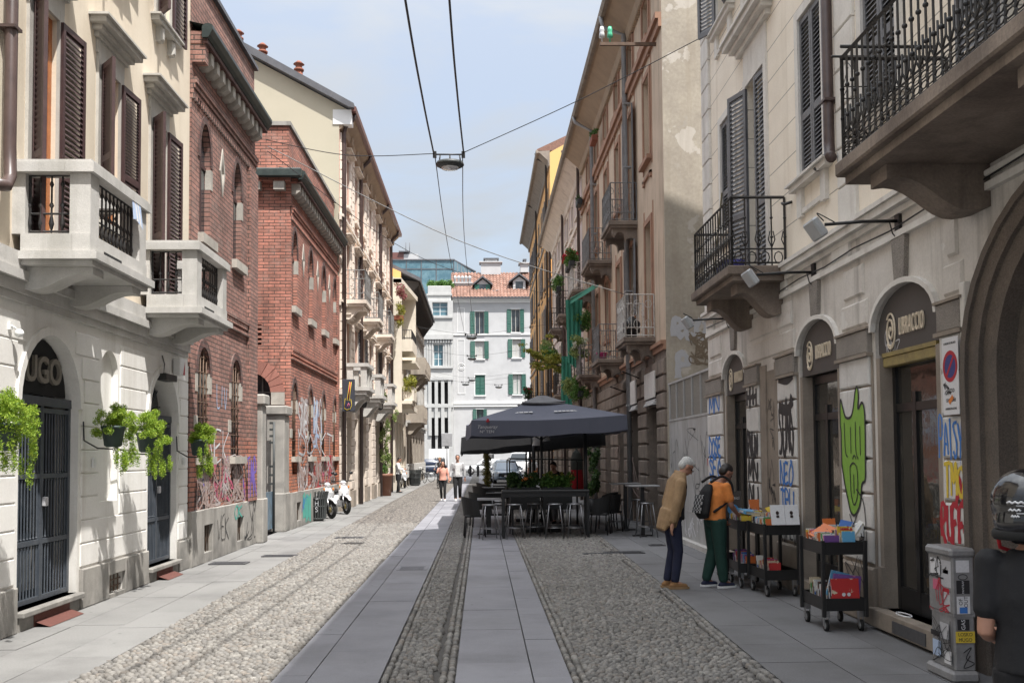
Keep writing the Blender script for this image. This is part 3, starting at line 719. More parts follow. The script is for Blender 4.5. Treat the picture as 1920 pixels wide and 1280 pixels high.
# --- cyclist behind the couple
figure('blond person in dark clothes riding a bicycle behind the woman in peach', (-2.25, 54.0, .07), pi-.15, .95,
    dict(hip=(0, -.12, .98), chest=(0, .02, 1.24), neck=(0, .10, 1.44), head=(0, .16, 1.57), shL=(-.17, .06, 1.37), shR=(.17, .06, 1.37), elL=(-.24, .22, 1.16), wrL=(-.24, .42, 1.04), elR=(.24, .22, 1.16), wrR=(.24, .42, 1.04),
         hjL=(-.08, -.1, .95), hjR=(.08, -.1, .95), knL=(-.10, .22, .72), anL=(-.10, .06, .40), knR=(.10, .16, .56), anR=(.10, .02, .20)),
    top=('dgreyc', 'jacket'), legs=('blackc', 'trousers'), hair='hairblond', hairstyle='full', sleeve='long', slim=.92, curl=1.2)
# --- man in black behind the terrace planters
figure('man in a black t-shirt bending behind the terrace planters', (1.92, 25.3, 0), pi-.5, .97,
    dict(hip=(0, .0, .90), chest=(0, .08, 1.17), neck=(0, .17, 1.36), head=(0, .25, 1.48), shL=(-.18, .13, 1.31), shR=(.18, .13, 1.31), elL=(-.23, .16, 1.06), wrL=(-.18, .36, .96), elR=(.23, .16, 1.06), wrR=(.18, .36, .96)),
    top=('blackc', 't_shirt'), legs=('dgreyc', 'trousers'), hair='hairdk', sleeve='short', headpitch=-.5, slim=1.08)
# --- passer-by far down the terrace
figure('distant man in a pale blue shirt walking away beyond the terrace', (2.4, 47.0, 0), .2, 1.0,
    dict(knL=(-.09, .12, .5), anL=(-.09, .12, .10), anR=(.09, -.16, .13)), top=('whitec', 'shirt'), legs=('dgreyc', 'trousers'), hair='hairdk', sleeve='short')
# --- rider with the helmet at the right edge, back to us
figure('person in a black helmet and black t-shirt at the right edge of the photo', (2.24, 4.0, 0), -.35, .93,
    dict(head=(0, .03, 1.585), elL=(-.205, -.02, 1.06), wrL=(-.13, .22, 1.0), elR=(.205, .0, 1.06), wrR=(.13, .22, 1.0)), top=('blackc', 't_shirt'), legs=('blackc', 'trousers'), hair='hairdk', sleeve='short', slim=1.0, curl=1.1, vox=.011)
hm = thing('helmet', 'glossy black open face motorcycle helmet on the person at the right edge', 'helmet')
h_ = Blob(); hc = Vector((0, .0, 1.60*.93))
h_.ball(tuple(hc+Vector((0, -.01, .03))), (.128, .148, .135), 20, 14); h_.ball(tuple(hc+Vector((0, -.03, -.045))), (.122, .125, .10), 18, 12)
h_.skin('shell', M['helmet'], hm, .008, 6)
h_ = MB(); 
for a in range(2): h_.tube([(hc.x+.128*sin(t*.1), hc.y-.03-.125*cos(t*.1), hc.z+.02-.03*a) for t in range(-4, 5)], .003, 5)
h_.build('trim_line', M['g_silver'], hm)
h_ = MB(); h_.tube([(-.1, .03, hc.z-.08), (-.085, .06, hc.z-.16), (0, .075, hc.z-.19), (.085, .06, hc.z-.16), (.1, .03, hc.z-.08)], .009, 5); h_.build('chin_strap', M['redcloth'], hm)
h_ = MB(); h_.lathe((0, -.02, hc.z-.12), [(.118, 0), (.126, .012), (.126, .03), (.12, .04)], 24); h_.build('rim', M['rubber'], hm)
h_ = MB()
for i, (a0, a1, zz) in enumerate(((-2.25, -1.75, .03), (-2.2, -1.85, .0), (-2.12, -1.9, -.025))): h_.tube([(hc.x+.1285*cos(a0+(a1-a0)*t/6), hc.y-.012+.1475*sin(a0+(a1-a0)*t/6), hc.z+zz+.006*(t % 2)) for t in range(7)], .0045, 5)
h_.build('helmet_print', M['g_white'], hm)
hm.location = (2.205, 4.0, 0); hm.rotation_euler = (0, 0, -.35)
tm = MB()
for j in range(4): tm.box(-.02+.0*j, .07-.012*j, -.152, -.148, 1.085-.03*j, 1.10-.03*j)
_t = tm.build('shirt_print', M['g_white'], [o for o in bpy.data.objects if o.name.startswith('person') and o['label'].startswith('person in a black helmet')][0])

# fuse all skins
bpy.context.view_layer.update()
dg = bpy.context.evaluated_depsgraph_get()
new = [(o, bpy.data.meshes.new_from_object(o.evaluated_get(dg))) for o in PENDING]
for o, me in new:
    nm = o.data.name; o.modifiers.clear(); o.data = me; me.name = nm
    me.polygons.foreach_set('use_smooth', [True]*len(me.polygons))
# ---------------------------------------------------------------- facade kit
def shutter(f, parent, m, uh, dr, v0, v1, wd, ang=0., n=0, w0=.03, label=None):
    """louvred leaf hinged at uh, swinging to side dr; ang 0 lies along the wall"""
    ca, sa = cos(ang), sin(ang)
    g = lambda t, h, q: f(uh+dr*(t*ca-q*sa), h, w0+t*sa+q*ca)
    b = MB(g); s = .055; h = v1-v0; mid = v0+h*.36
    b.box(0, s, v0, v1, 0, .04); b.box(wd-s, wd, v0, v1, 0, .04)
    for a in ((v0, v0+.08), (mid, mid+.08), (v1-.07, v1)): b.box(s, wd-s, a[0], a[1], .002, .038)
    if n:
        for lo, hi in ((v0+.08, mid), (mid+.08, v1-.07)):
            k = max(2, int(round(n*(hi-lo)/h)))
            for i in range(k):
                y = lo+(hi-lo)*i/k; d = (hi-lo)/k
                b.quad((s, y, .036), (wd-s, y, .036), (wd-s, y+d*.95, .006), (s, y+d*.95, .006))
    else: b.box(s, wd-s, v0+.08, v1-.07, .012, .026)
    return b.build('shutter', m, parent, label)
def window(f, parent, u0, u1, v0, v1, d=.18, m=None, pane=None, bars=(1, 1), fw=.055, name='window', label=None, curtain=False):
    b = MB(f); w0, w1 = -d-.05, -d
    b.box(u0, u0+fw, v0, v1, w0, w1); b.box(u1-fw, u1, v0, v1, w0, w1); b.box(u0+fw, u1-fw, v0, v0+fw, w0, w1); b.box(u0+fw, u1-fw, v1-fw, v1, w0, w1)
    for i in range(bars[0]):
        c = u0+(u1-u0)*(i+1)/(bars[0]+1); b.box(c-.03, c+.03, v0+fw, v1-fw, w0+.002, w1-.002)
    for i in range(bars[1]):
        c = v0+(v1-v0)*(i+1)/(bars[1]+1); b.box(u0+fw, u1-fw, c-.018, c+.018, w0+.006, w1-.006)
    o = b.build(name, m or M['white'], parent, label)
    MB(f).box(u0+.01, u1-.01, v0+.01, v1-.01, -d-.075, -d-.03).build('pane', pane or M['glass'], o)
    if curtain:
        c = MB(f); k = 14
        for i in range(k): c.box(u0+fw+(u1-u0-2*fw)*i/k, u0+fw+(u1-u0-2*fw)*(i+.7)/k, v0+fw, v1-fw, -d-.026, -d-.02-.004*(i % 2))
        c.build('curtain', M['curtain'], o)
    return o
def railing(f, parent, path, v0, v1, m, step=.11, r=.009, rail=.02, style='plain', label=None, name='railing'):
    """iron balustrade along a path of (u, w)"""
    b = MB(f)
    for i in range(len(path)-1):
        (a, c), (e, g) = path[i], path[i+1]; L = math.hypot(e-a, g-c); n = max(1, int(L/step))
        for vv, rr in ((v1, rail), (v0+.04, r*1.2)): b.tube([(a, vv, c), (e, vv, g)], rr, 4, sm=False)
        if style != 'plain': b.tube([(a, v0+.22, c), (e, v0+.22, g)], r*1.1, 4, sm=False)
        for k in range(n+1):
            t = k/n; u = a+(e-a)*t; w = c+(g-c)*t; h = v1-v0
            b.tube([(u, v0, w), (u, v1, w)], r if k not in (0, n) else r*1.6, 4, sm=False)
            if style in ('cast', 'scroll'):
                for q in (.42, .70): b.ball((u, v0+h*q, w), (r*2.2, r*2.2, r*1.8) if False else r*2.1, 6, 4)
            if style == 'baluster':
                b.lathe((u, v0, w), [(r*1.2, .06), (r*2.6, .12), (r*1.2, .2), (r*1.0, h*.45), (r*2.4, h*.5), (r*1., h*.55), (r*1, h*.8), (r*2.2, h*.85), (r, h*.9)], 6, ax=(0, 2, 1))
            if style == 'cast' and k < n:      # vase shapes and a scroll band at the foot
                u2 = a+(e-a)*(t+.5/n); w2 = c+(g-c)*(t+.5/n)
                b.tube([(u, v0+.22, w), (u2, v0+.30, w2), (u2, v0+.44, w2)], r*.9, 4); b.tube([(a+(e-a)*(t+1/n), v0+.22, c+(g-c)*(t+1/n)), (u2, v0+.30, w2)], r*.9, 4)
                for vv in (.09, .16): b.tube([(u+(u2-u)*(1+cos(q*pi/3)), v0+vv+.028*sin(q*pi/3), w+(w2-w)*(1+cos(q*pi/3))) for q in range(7)], r*.7, 4)
            if style == 'scroll' and k < n:
                du, dw = (e-a)/n, (g-c)/n
                P2 = lambda s_, z: (u+du*s_, v0+z, w+dw*s_)
                b.tube([P2(.5+.32*cos(q*pi/4), .11+.075*sin(q*pi/4)) for q in range(9)], r*.8, 4)
                b.tube([P2(0, .24), P2(.25, .34), P2(.12, .45)], r*.8, 4); b.tube([P2(1, .24), P2(.75, .34), P2(.88, .45)], r*.8, 4)
            if style == 'fancy' and k < n and k % 2 == 0:
                du, dw = (e-a)/n, (g-c)/n
                P2 = lambda s_, z: (u+du*s_, v0+z, w+dw*s_)
                b.tube([P2(1+.6*cos(q*pi/4), h*.78+.09*sin(q*pi/4)) for q in range(9)], r*.7, 4)
                b.tube([P2(1+.6*cos(q*pi/4), h*.3+.12*sin(q*pi/4)) for q in range(9)], r*.7, 4)
    return b.build(name, m, parent, label)
def moulding(b, u0, u1, prof, ret=True, m=0):
    """stepped cornice: prof is a list of (v0, v1, w)"""
    for v0, v1, w in prof: b.box(u0-(w if ret else 0), u1+(w if ret else 0), v0, v1, -.02, w, m)
def scurve(b, u0, u1, vt, vb, w0, w1, m=0):
    """S shaped console under a balcony"""
    n = 10; pts = [(w0, vt), (w1, vt), (w1, vt-(vt-vb)*.35)]
    for i in range(n+1):
        t = i/n; pts.append((w1-.02-(w1-w0-.02)*t, vt-(vt-vb)*(.35+.65*(.5-.5*cos(pi*min(1, t*1.25)))-.10*sin(2*pi*t))))
    poly = [(w, v) for w, v in pts]
    return b.prism(poly, u0, u1, m, g=lambda a, v, u: (u, v, a))
def scallop(b, u0, u1, vt, h, w1, m=0):
    """bracket with round bites, as under the iron balconies"""
    pts = [(0, vt), (w1, vt), (w1, vt-h*.28)]
    for c, r in ((w1*.70, w1*.20), (w1*.27, w1*.20)):
        for i in range(7):
            a = pi*i/6; pts.append((c+r*cos(a), vt-h*(.42 if c > w1*.5 else .72)+r*sin(a)*.9))
    pts += [(0, vt-h)]
    return b.prism(pts, u0, u1, m, g=lambda a, v, u: (u, v, a))

STROKES = {'A': [[(0, 0), (.5, 1), (1, 0)], [(.2, .4), (.8, .4)]], 'B': [[(0, 0), (0, 1), (.7, .95), (.75, .6), (.1, .52), (.9, .4), (.85, .05), (0, 0)]], 'C': [[(.95, .85), (.5, 1), (.05, .6), (.1, .15), (.6, 0), (1, .2)]],
 'D': [[(0, 0), (0, 1), (.7, .85), (.95, .5), (.7, .1), (0, 0)]], 'E': [[(.9, 1), (.05, .95), (0, .05), (.95, 0)], [(0, .5), (.7, .52)]], 'F': [[(.95, 1), (.05, .95), (0, -.1)], [(0, .5), (.75, .55)]],
 'G': [[(.95, .85), (.5, 1), (.05, .6), (.1, .1), (.7, 0), (.95, .45), (.5, .45)]], 'H': [[(0, 1), (.05, 0)], [(1, 1), (.95, -.05)], [(0, .5), (1, .5)]], 'I': [[(.5, 1), (.5, 0)]], 'K': [[(0, 1), (0, 0)], [(.9, 1), (.05, .5), (1, 0)]],
 'L': [[(0, 1), (.05, .05), (.9, 0)]], 'M': [[(0, 0), (.1, 1), (.5, .4), (.9, 1), (1, 0)]], 'N': [[(0, 0), (.05, 1), (.9, .05), (1, 1)]], 'O': [[(.5, 1), (.05, .6), (.15, .1), (.6, 0), (1, .45), (.8, .9), (.5, 1)]],
 'P': [[(0, -.1), (.05, 1), (.8, .95), (.85, .55), (.05, .48)]], 'R': [[(0, 0), (.05, 1), (.8, .9), (.75, .55), (.1, .48), (.95, -.1)]], 'S': [[(.9, .9), (.4, 1), (.1, .75), (.8, .35), (.5, 0), (.0, .12)]], 'T': [[(0, 1), (1, .97)], [(.5, 1), (.5, -.1)]],
 'U': [[(0, 1), (.05, .15), (.5, 0), (.95, .2), (1, 1)]], 'V': [[(0, 1), (.5, 0), (1, 1)]], 'Y': [[(0, 1), (.5, .5), (1, 1)], [(.5, .5), (.4, -.1)]], 'Z': [[(0, 1), (1, .95), (.0, .05), (1, 0)]], '8': [[(.5, .5), (.1, .75), (.5, 1), (.9, .75), (.5, .5), (.05, .25), (.5, 0), (.95, .25), (.5, .5)]]}
def spray(f, parent, m, word, u0, u1, v0, v1, wd=.03, w=.03, seed=0, flip=False, drip=0, slant=0., name='graffiti', jit=.07):
    """hand sprayed lettering lying 3 mm off a wall; flip reads towards smaller u"""
    R = random.Random(seed*77+len(word)); b = MB(f); n = len(word); k = 0
    for i, ch in enumerate(word):
        for st in STROKES.get(ch, STROKES['S']):
            pts = []
            for x, y in st:
                x += R.uniform(-jit, jit)*1.2; y += R.uniform(-jit, jit)*1.5
                t = (i+.06+.86*x)/n; 
                if flip: t = 1-t
                pts.append((u0+(u1-u0)*t+slant*(y-.5)*(v1-v0), v0+(v1-v0)*y))
            pts = catmull(pts, 5); k += 1
            b.ribbon(pts, [wd*1.25*R.uniform(.7, 1.25) for _ in pts], w+.0015+.0004*k)
            for _ in range(drip):
                p = R.choice(pts); L = R.uniform(.05, .28)*(v1-v0); b.ribbon([p, (p[0], p[1]-L*.6), (p[0], p[1]-L)], [wd*.35, wd*.28, wd*.12], w+.0012)
    return b.build(name, m, parent)
def scribble(f, parent, m, u0, u1, v0, v1, n, wd, w, seed, name='graffiti'):
    R = random.Random(seed); b = MB(f)
    for k in range(n):
        c = (R.uniform(u0, u1), R.uniform(v0, v1)); s = R.uniform(.25, .6)*min(u1-u0, v1-v0)
        pts = [(min(u1, max(u0, c[0]+R.gauss(0, s*.5))), min(v1, max(v0, c[1]+R.gauss(0, s*.6)))) for _ in range(R.randint(3, 6))]
        b.ribbon(catmull(pts, 4), wd*R.uniform(.6, 1.3), w+.001+.0004*k)
    return b.build(name, m, parent)
def body_shell(f, parent, m, u0, u1, top, depth, w=-.001, name='wall', back=True):
    """sides, back and top behind a facade sheet so that the house is solid"""
    b = MB(f)
    b.quad((u0, 0, w), (u0, top, w), (u0, top, -depth), (u0, 0, -depth)); b.quad((u1, 0, w), (u1, top, w), (u1, top, -depth), (u1, 0, -depth))
    b.quad((u0, 0, -depth), (u1, 0, -depth), (u1, top, -depth), (u0, top, -depth)); b.quad((u0, top, w), (u1, top, w), (u1, top, -depth), (u0, top, -depth))
    return b

# ---------------------------------------------------------------- left 1: cream house over pale ashlar, with balconies
A = thing('cream_house', 'cream house with brown shutters and stone balconies on the left', 'building', (-4.65, 9, 0))
fA = left(-4.65)
DOORS = [(10.16, 11.64, .2, 2.3, .76), (14.05, 15.36, .2, 2.26, .72)]
WINA = [(10.30, 10.92, 3.78, 6.55), (12.15, 12.78, 4.6, 6.55), (14.06, 14.66, 3.78, 6.55), (10.30, 10.92, 8.05, 10.2), (12.15, 12.78, 8.05, 10.2), (14.24, 14.84, 8.05, 10.2), (6.3, 7.2, 3.78, 6.55), (8.2, 8.9, 4.6, 6.55)]
b = MB(fA)
holes = [rect(*r) for r in WINA]
b.sheet(rect(2, 15.9, 3.3, 13.4), holes, 0, .10)
o_wall = b.build('wall', M['cream'], A)
b = MB(fA)
b.sheet(rect(2, 15.9, 0, 3.32), [arch(*d) for d in DOORS]+[arch(12.3, 12.88, 1.2, 2.8, .28), rect(12.54, 13.1, .05, .28), arch(6.0, 7.4, .2, 2.3, .76)], -.002, .30)
b.box(12.25, 12.93, 1.15, 3.12, -.09, -.08)
rows = [.47+.272*i for i in range(11)]
for i in range(10):
    v0, v1 = rows[i]+.012, rows[i+1]-.006; segs = [(2, 5.94), (7.46, 10.08), (11.72, 12.24), (12.94, 13.98), (15.43, 15.895)]
    if v1 < 1.2: segs = [(2, 5.94), (7.46, 10.08), (11.72, 13.98), (15.43, 15.895)]
    adj = []
    for a, c in segs:
        for (d0, d1, _, sp, rs) in DOORS+[(6.0, 7.4, .2, 2.3, .76)]:
            if v0 > sp:
                cc = (d0+d1)/2; R_ = (d1-d0)/2+.13; y = (v0-sp)
                x = sqrt(max(0, R_*R_-y*y)) if y < R_ else .12
                if abs(a-(d1+.08)) < .12: a = cc+x+.02
                if abs(c-(d0-.08)) < .12: c = cc-x-.02
        if c-a > .08: adj.append((a, c))
    for a, c in adj: b.cbox(a, c, v0, v1, -.002, .013, .007)
for d0, d1, _, sp, rs in DOORS:    # arch surround rings
    cc = (d0+d1)/2; n = 16; r0 = (d1-d0)/2; 
    for i in range(n):
        a0, a1 = pi*i/n, pi*(i+1)/n; q = lambda r, a: (cc+r*cos(a), sp+(rs/((d1-d0)/2))*r*sin(a))
        p = [q(r0, a0), q(r0+.09, a0), q(r0+.09, a1), q(r0, a1)]
        b.add([(x, y, .026) for x, y in p]+[(x, y, -.002) for x, y in p], [(0, 1, 2, 3), (0, 1, 5, 4), (2, 3, 7, 6), (1, 2, 6, 5), (3, 0, 4, 7)])
b.build('ashlar_wall', M['cream_low'], A)
b = MB(fA)
for a, c in ((2, 10.1), (11.7, 12.54), (13.1, 14.0), (15.41, 15.9)): b.cbox(a, c, 0, .455, -.002, .045, .012)
b.cbox(12.54, 13.1, .285, .455, -.002, .045, .01); b.box(12.54, 13.1, 0, .05, -.02, .045)
b.build('plinth', M['lstone2'], A)
b = MB(fA); moulding(b, 2, 15.76, [(3.30, 3.38, .05), (3.382, 3.50, .08), (3.502, 3.60, .13), (3.602, 3.78, .10)], False)
b.build('string_course', M['lstone'], A)
b = MB(fA)
for (u0, u1, v0, v1) in WINA:
    t = .11; b.box(u0-t, u0, v0, v1+t, 0, .035); b.box(u1, u1+t, v0, v1+t, 0, .035); b.box(u0, u1, v1, v1+t, 0, .033)
    if v0 < 7: b.box(u0-t-.02, u1+t+.02, v1+t, v1+.28, 0, .03); moulding(b, u0-t-.02, u1+t+.02, [(v1+.28, v1+.34, .06), (v1+.342, v1+.40, .12), (v1+.402, v1+.47, .20), (v1+.472, v1+.50, .24)])
    else:
        moulding(b, u0-t, u1+t, [(v0-.10, v0-.03, .12), (v0-.028, v0, .15)])
        for q in (u0-.02, u1-.10): b.cbox(q, q+.12, v0-.32, v0-.10, 0, .10, .03)
    if v0 > 4 and v0 < 7: b.box(u0-t-.03, u1+t+.03, v0-.08, v0, 0, .12)
b.build('window_surround', M['surround'], A)
bs = body_shell(fA, A, M['cream'], 2, 15.9, 13.4, 9); bs.build('rear_wall', M['cream'], A)
b = MB(fA); moulding(b, 2, 15.76, [(13.0, 13.15, .15), (13.152, 13.3, .35), (13.302, 13.4, .55)], False); b.box(1.9, 15.8, 13.402, 13.48, -9, .62); b.build('eave', M['surround'], A)
for i, (u0, u1, v0, v1) in enumerate(WINA):
    fr = window(fA, A, u0, u1, v0, v1, .05, M['wood'] if v0 < 7 else M['surround'], M['glass'], (1, 1 if v0 < 4 else 2), .09)
    w = (u1-u0)/2
    if i > 5: continue
    # leaves thrown open: far leaf flat to the wall, near leaf standing out
    shutter(fA, fr, M['shutbrown'], u1+.02, 1, v0+.03, v1-.01, .55, .06, 44 if v0 < 7 else 30)
    shutter(fA, fr, M['shutbrown'], u0-.02, -1, v0+.03, v1-.01, .36, .7, 44 if v0 < 7 else 30)
    if v0 < 4:   # one leaf of the wooden door
        MB(fA).box(u0+.10, u0+w*.98, v0+.02, v0+1.0, -.048, -.03).build('door_panel', M['wood'], fr)
def stone_balcony(u0, u1, p=.78):
    b = MB(fA); v = 3.78
    b.box(u0-.06, u1+.06, v-.08, v, .0, p+.08); b.box(u0, u1, v-.13, v-.082, 0, p+.02); b.box(u0-.02, u1+.02, v+.002, v+.18, p-.18, p); b.box(u0-.02, u0+.16, v+.002, v+.18, .1, p-.182); b.box(u1-.16, u1+.02, v+.002, v+.18, .1, p-.182)
    for q in (u0+.12, u1-.40): scurve(b, q, q+.28, v-.132, v-.34, .0, p-.02)
    t = v+.79
    for a in (u0, u1-.22): b.cbox(a, a+.22, v+.202, t, p-.22, p, .01) if False else b.box(a, a+.22, v+.182, t, p-.21, p-.005)
    for a in (u0+.01, u1-.15): b.box(a, a+.14, v+.182, t, .0, .13)
    b.box(u0-.05, u1+.05, t+.002, t+.10, p-.24, p+.04); b.box(u0-.05, u0+.20, t+.002, t+.10, 0, p-.242); b.box(u1-.20, u1+.05, t+.002, t+.10, 0, p-.242)
    b.box(u0-.03, u1+.03, t+.102, t+.13, p-.21, p+.015); b.box(u0-.03, u0+.17, t+.102, t+.13, 0, p-.212); b.box(u1-.17, u1+.03, t+.102, t+.13, 0, p-.212)
    o = b.build('balcony', M['lstone'], A)
    MB(fA).box(u0+.35, u0+.85, v+.03, v+.07, p-.01, p+.003).build('drain_slot', M['voidd'], o)
    railing(fA, o, [(u0+.22, p-.1), (u1-.22, p-.1)], v+.18, t, M['iron'], .10, .010, .014, 'baluster')
    railing(fA, o, [(u0+.09, .14), (u0+.09, p-.21)], v+.18, t, M['iron'], .10, .010, .014, 'baluster')
    railing(fA, o, [(u1-.09, .14), (u1-.09, p-.21)], v+.18, t, M['iron'], .10, .010, .014, 'baluster')
stone_balcony(9.93, 11.57); stone_balcony(13.65, 15.22); stone_balcony(5.9, 7.6)
for i, (d0, d1, v0, sp, rs) in enumerate(DOORS):
    b = MB(fA); c = (d0+d1)/2; w0, w1 = -.13, -.09
    for q in (d0, c-.035, c+.001, d1-.06): b.box(q, q+(.06 if q in (d0, d1-.06) else .034), v0+.02, sp, w0, w1)
    for hh in (v0+.02, v0+.62, v0+1.32, sp-.07):
        b.box(d0+.06, c-.036, hh, hh+.05, w0+.003, w1-.003); b.box(c+.036, d1-.06, hh, hh+.05, w0+.003, w1-.003)
    for k in range(9):
        for a, e in ((d0+.06, c-.035), (c+.035, d1-.06)):
            u = a+(e-a)*(k+.5)/9; b.tube([(u, v0+.06, -.11), (u, sp-.06, -.11)], .010, 4, sm=False)
            for hh in (v0+.645, v0+1.345):
                b.ball((u, hh+.045, -.11), .014, 5, 4); b.ball((u, hh-.045, -.11), .014, 5, 4)
    b.box(d0, d1, sp+.002, sp+.10, -.14, -.08)
    g = b.build('gate', M['irongrille'], A)
    MB(fA).box(c+.0, c+.09, v0+1.02, v0+1.12, -.088, -.05, ch=.008).build('lock', M['g_silver'], g)
    b = MB(fA); b.box(d0+.02, d1-.02, v0, sp, -.30, -.27); b.prism(arch(d0+.01, d1-.01, sp+.10, sp+.11, rs-.12), -.30, -.27); b.build('pane', M['glass'], g)
    b = MB(fA); b.box(d0-.03, d1+.03, v0-.06, v0, -.25, .09, ch=.01); b.box(d0, d1, 0, v0-.062, -.25, .03); s = b.build('door_step', M['lstone2'], A)
    b = MB(fA); b.box(d0+.32, d1-.28, .005, v0-.07, .031, .04); b.add([(d0+.32, .004, .2), (d1-.28, .004, .2), (d1-.28, .06, .03), (d0+.32, .06, .03)], [(0, 1, 2, 3)]); b.build('grating', M['rust'], s)
    b = MB(fA)
    for k in range(7): a = pi*(k+.5)/7; b.tube([(c, sp+.12, -.25), (c+(d1-d0)*.48*cos(a), sp+.12+(rs-.14)*sin(a), -.25)], .012, 4)
    b.build('fanlight_bar', M['irongrille'], g)
sg = MB(fA); sg.prism(arch(10.20, 11.60, 2.42, 2.44, .60), -.15, -.14); sg = sg.build('shop_sign', M['voidd'], A)
text('UGO', .40, mk('ugo_letter', (.22, .20, .17), .6), sg, (-4.65-.125, 10.98, 2.68), 'L', ext=.02, bold=.008)
b = MB(fA); b.box(14.45, 14.95, 2.86, 2.95, -.05, .12); b.tube([(14.62, 2.93, .02), (14.64, 3.1, .03), (14.60, 3.22, .01)], .008, 4); b.build('door_lamp', M['blackmetal'], A)
b = MB(fA); b.box(12.56, 13.08, .06, .27, -.28, -.26); cw = b.build('cellar_window', M['voidd'], A)
b = MB(fA)
for k in range(4): b.tube([(12.62+.13*k, .05, -.03), (12.62+.13*k, .28, -.03)], .009, 4)
for hh in (.12, .2): b.tube([(12.54, hh, -.03), (13.1, hh, -.03)], .009, 4)
b.build('grille', M['rustiron'], cw)
# drainpipe at the near end, small fittings
b = MB(fA); X0 = 9.66; b.tube([(X0, 13.3, .1), (X0, 4.75, .1), (X0-.02, 4.45, .12), (X0-.14, 4.33, .14), (X0-.3, 4.30, .12)], .06, 10)
for vv in (5.9, 7.4): b.box(X0-.08, X0+.08, vv, vv+.03, 0, .17)
tag(b.build('drainpipe', M['pipe']), 'brown metal drainpipe bending at its foot on the cream house, left edge', 'drainpipe')
b = MB(fA)
for q in ((9.86, 2.66, .08),): b.box(9.86, 9.91, 3.0, 3.07, 0, .04); b.tube([(9.88, 3.04, .04), (9.93, 3.0, .08)], .010, 5); b.ball((9.94, 2.97, .09), .045, 10, 7)
tag(b.build('security_camera', M['white']), 'small white security camera left of the UGO door', 'camera')
b = MB(fA); b.box(15.08, 15.34, 2.98, 3.24, .02, .12, ch=.01); al = thing('alarm_box', 'white alarm box with red corner beside the second arched door', 'alarm box', (-4.6, 15.2, 2.98)); b.build('case', M['white'], al)
b = MB(fA); b.add([(15.24, 2.99, .122), (15.335, 2.99, .122), (15.335, 3.2, .122)], [(0, 1, 2)]); b.build('red_corner', M['g_red'], al)
for q in (11.98, 15.56): tag(MB(fA).box(q, q+.08, 1.62, 1.74, .02, .05, ch=.006).build('wall_switch', M['white']), 'small white bell plate on the ashlar right of the %s arched door' % ('large UGO' if q < 13 else 'narrower'), 'bell plate')
b = MB(); R0 = random.Random(3)
for k in range(5):
    u = 11.0+.05*k; b.add([(-3.84, u, 4.60+.01*k), (-3.84, u+.07, 4.6), (-3.81, u+.08, 4.38-.02*k), (-3.82, u-.01, 4.36)], [(0, 1, 2, 3)], k % 2); b.add([(-3.84, u, 4.60+.01*k), (-3.84, u+.07, 4.6), (-4.0, u+.06, 4.60), (-4.0, u, 4.61)], [(0, 1, 2, 3)], k % 2)
tag(b.build('laundry', [M['g_lblue'], M['whitec']]), 'pale blue and white cloth hung over the nearer stone balcony', 'laundry')
# hanging planters
def planter(u, v, w, label, sc=1., seed=1):
    t = thing('hanging_planter', label, 'planter', fA(u, v, w), 'green planters hung on the cream house')
    b = MB(fA); b.lathe((u, v-.20, w), [(.07, 0), (.10, .02), (.13, .22), (.14, .22), (.14, .25), (.11, .25)], 12, ax=(0, 2, 1)); b.build('pot', M['potgreen'], t)
    b = MB(fA); b.tube([(u-.12, v+.1, .02), (u-.12, v-.12, .03), (u-.05, v-.21, w*.5), (u, v-.22, w)], .010, 5); b.build('bracket', M['iron'], t)
    R = random.Random(seed); cl = []
    for k in range(46):
        a = R.uniform(0, 2*pi); r = R.uniform(.03, .36)*sc; z = R.uniform(-.12, .22)*sc-(r*r*1.1)
        cl.append((fA(u+r*cos(a), v+.12+z, w+.03+.9*r*sin(a)*.8), (.075*sc, .075*sc, .07*sc)))
    for k in range(18): a = R.uniform(-1.3, 1.5); cl.append((fA(u+.24*sc*a, v-.10-.34*R.random(), w+.26*sc*R.random()), (.035, .035, .12)))
    leaves('foliage', cl, 15000, .0125, M['leafbright'], t, squash=.7)
    return t
planter(9.0, 2.0, .40, 'bright green hanging planter at the left edge, beside the UGO door', .9, 2)
planter(11.85, 2.06, .32, 'bright green hanging planter below the blind arch niche', .82, 5)
planter(12.8, 2.00, .40, 'bright green hanging planter spilling over the narrower arched door', .88, 8)
planter(15.4, 1.96, .32, 'bright green hanging planter against the brick corner', .72, 11)

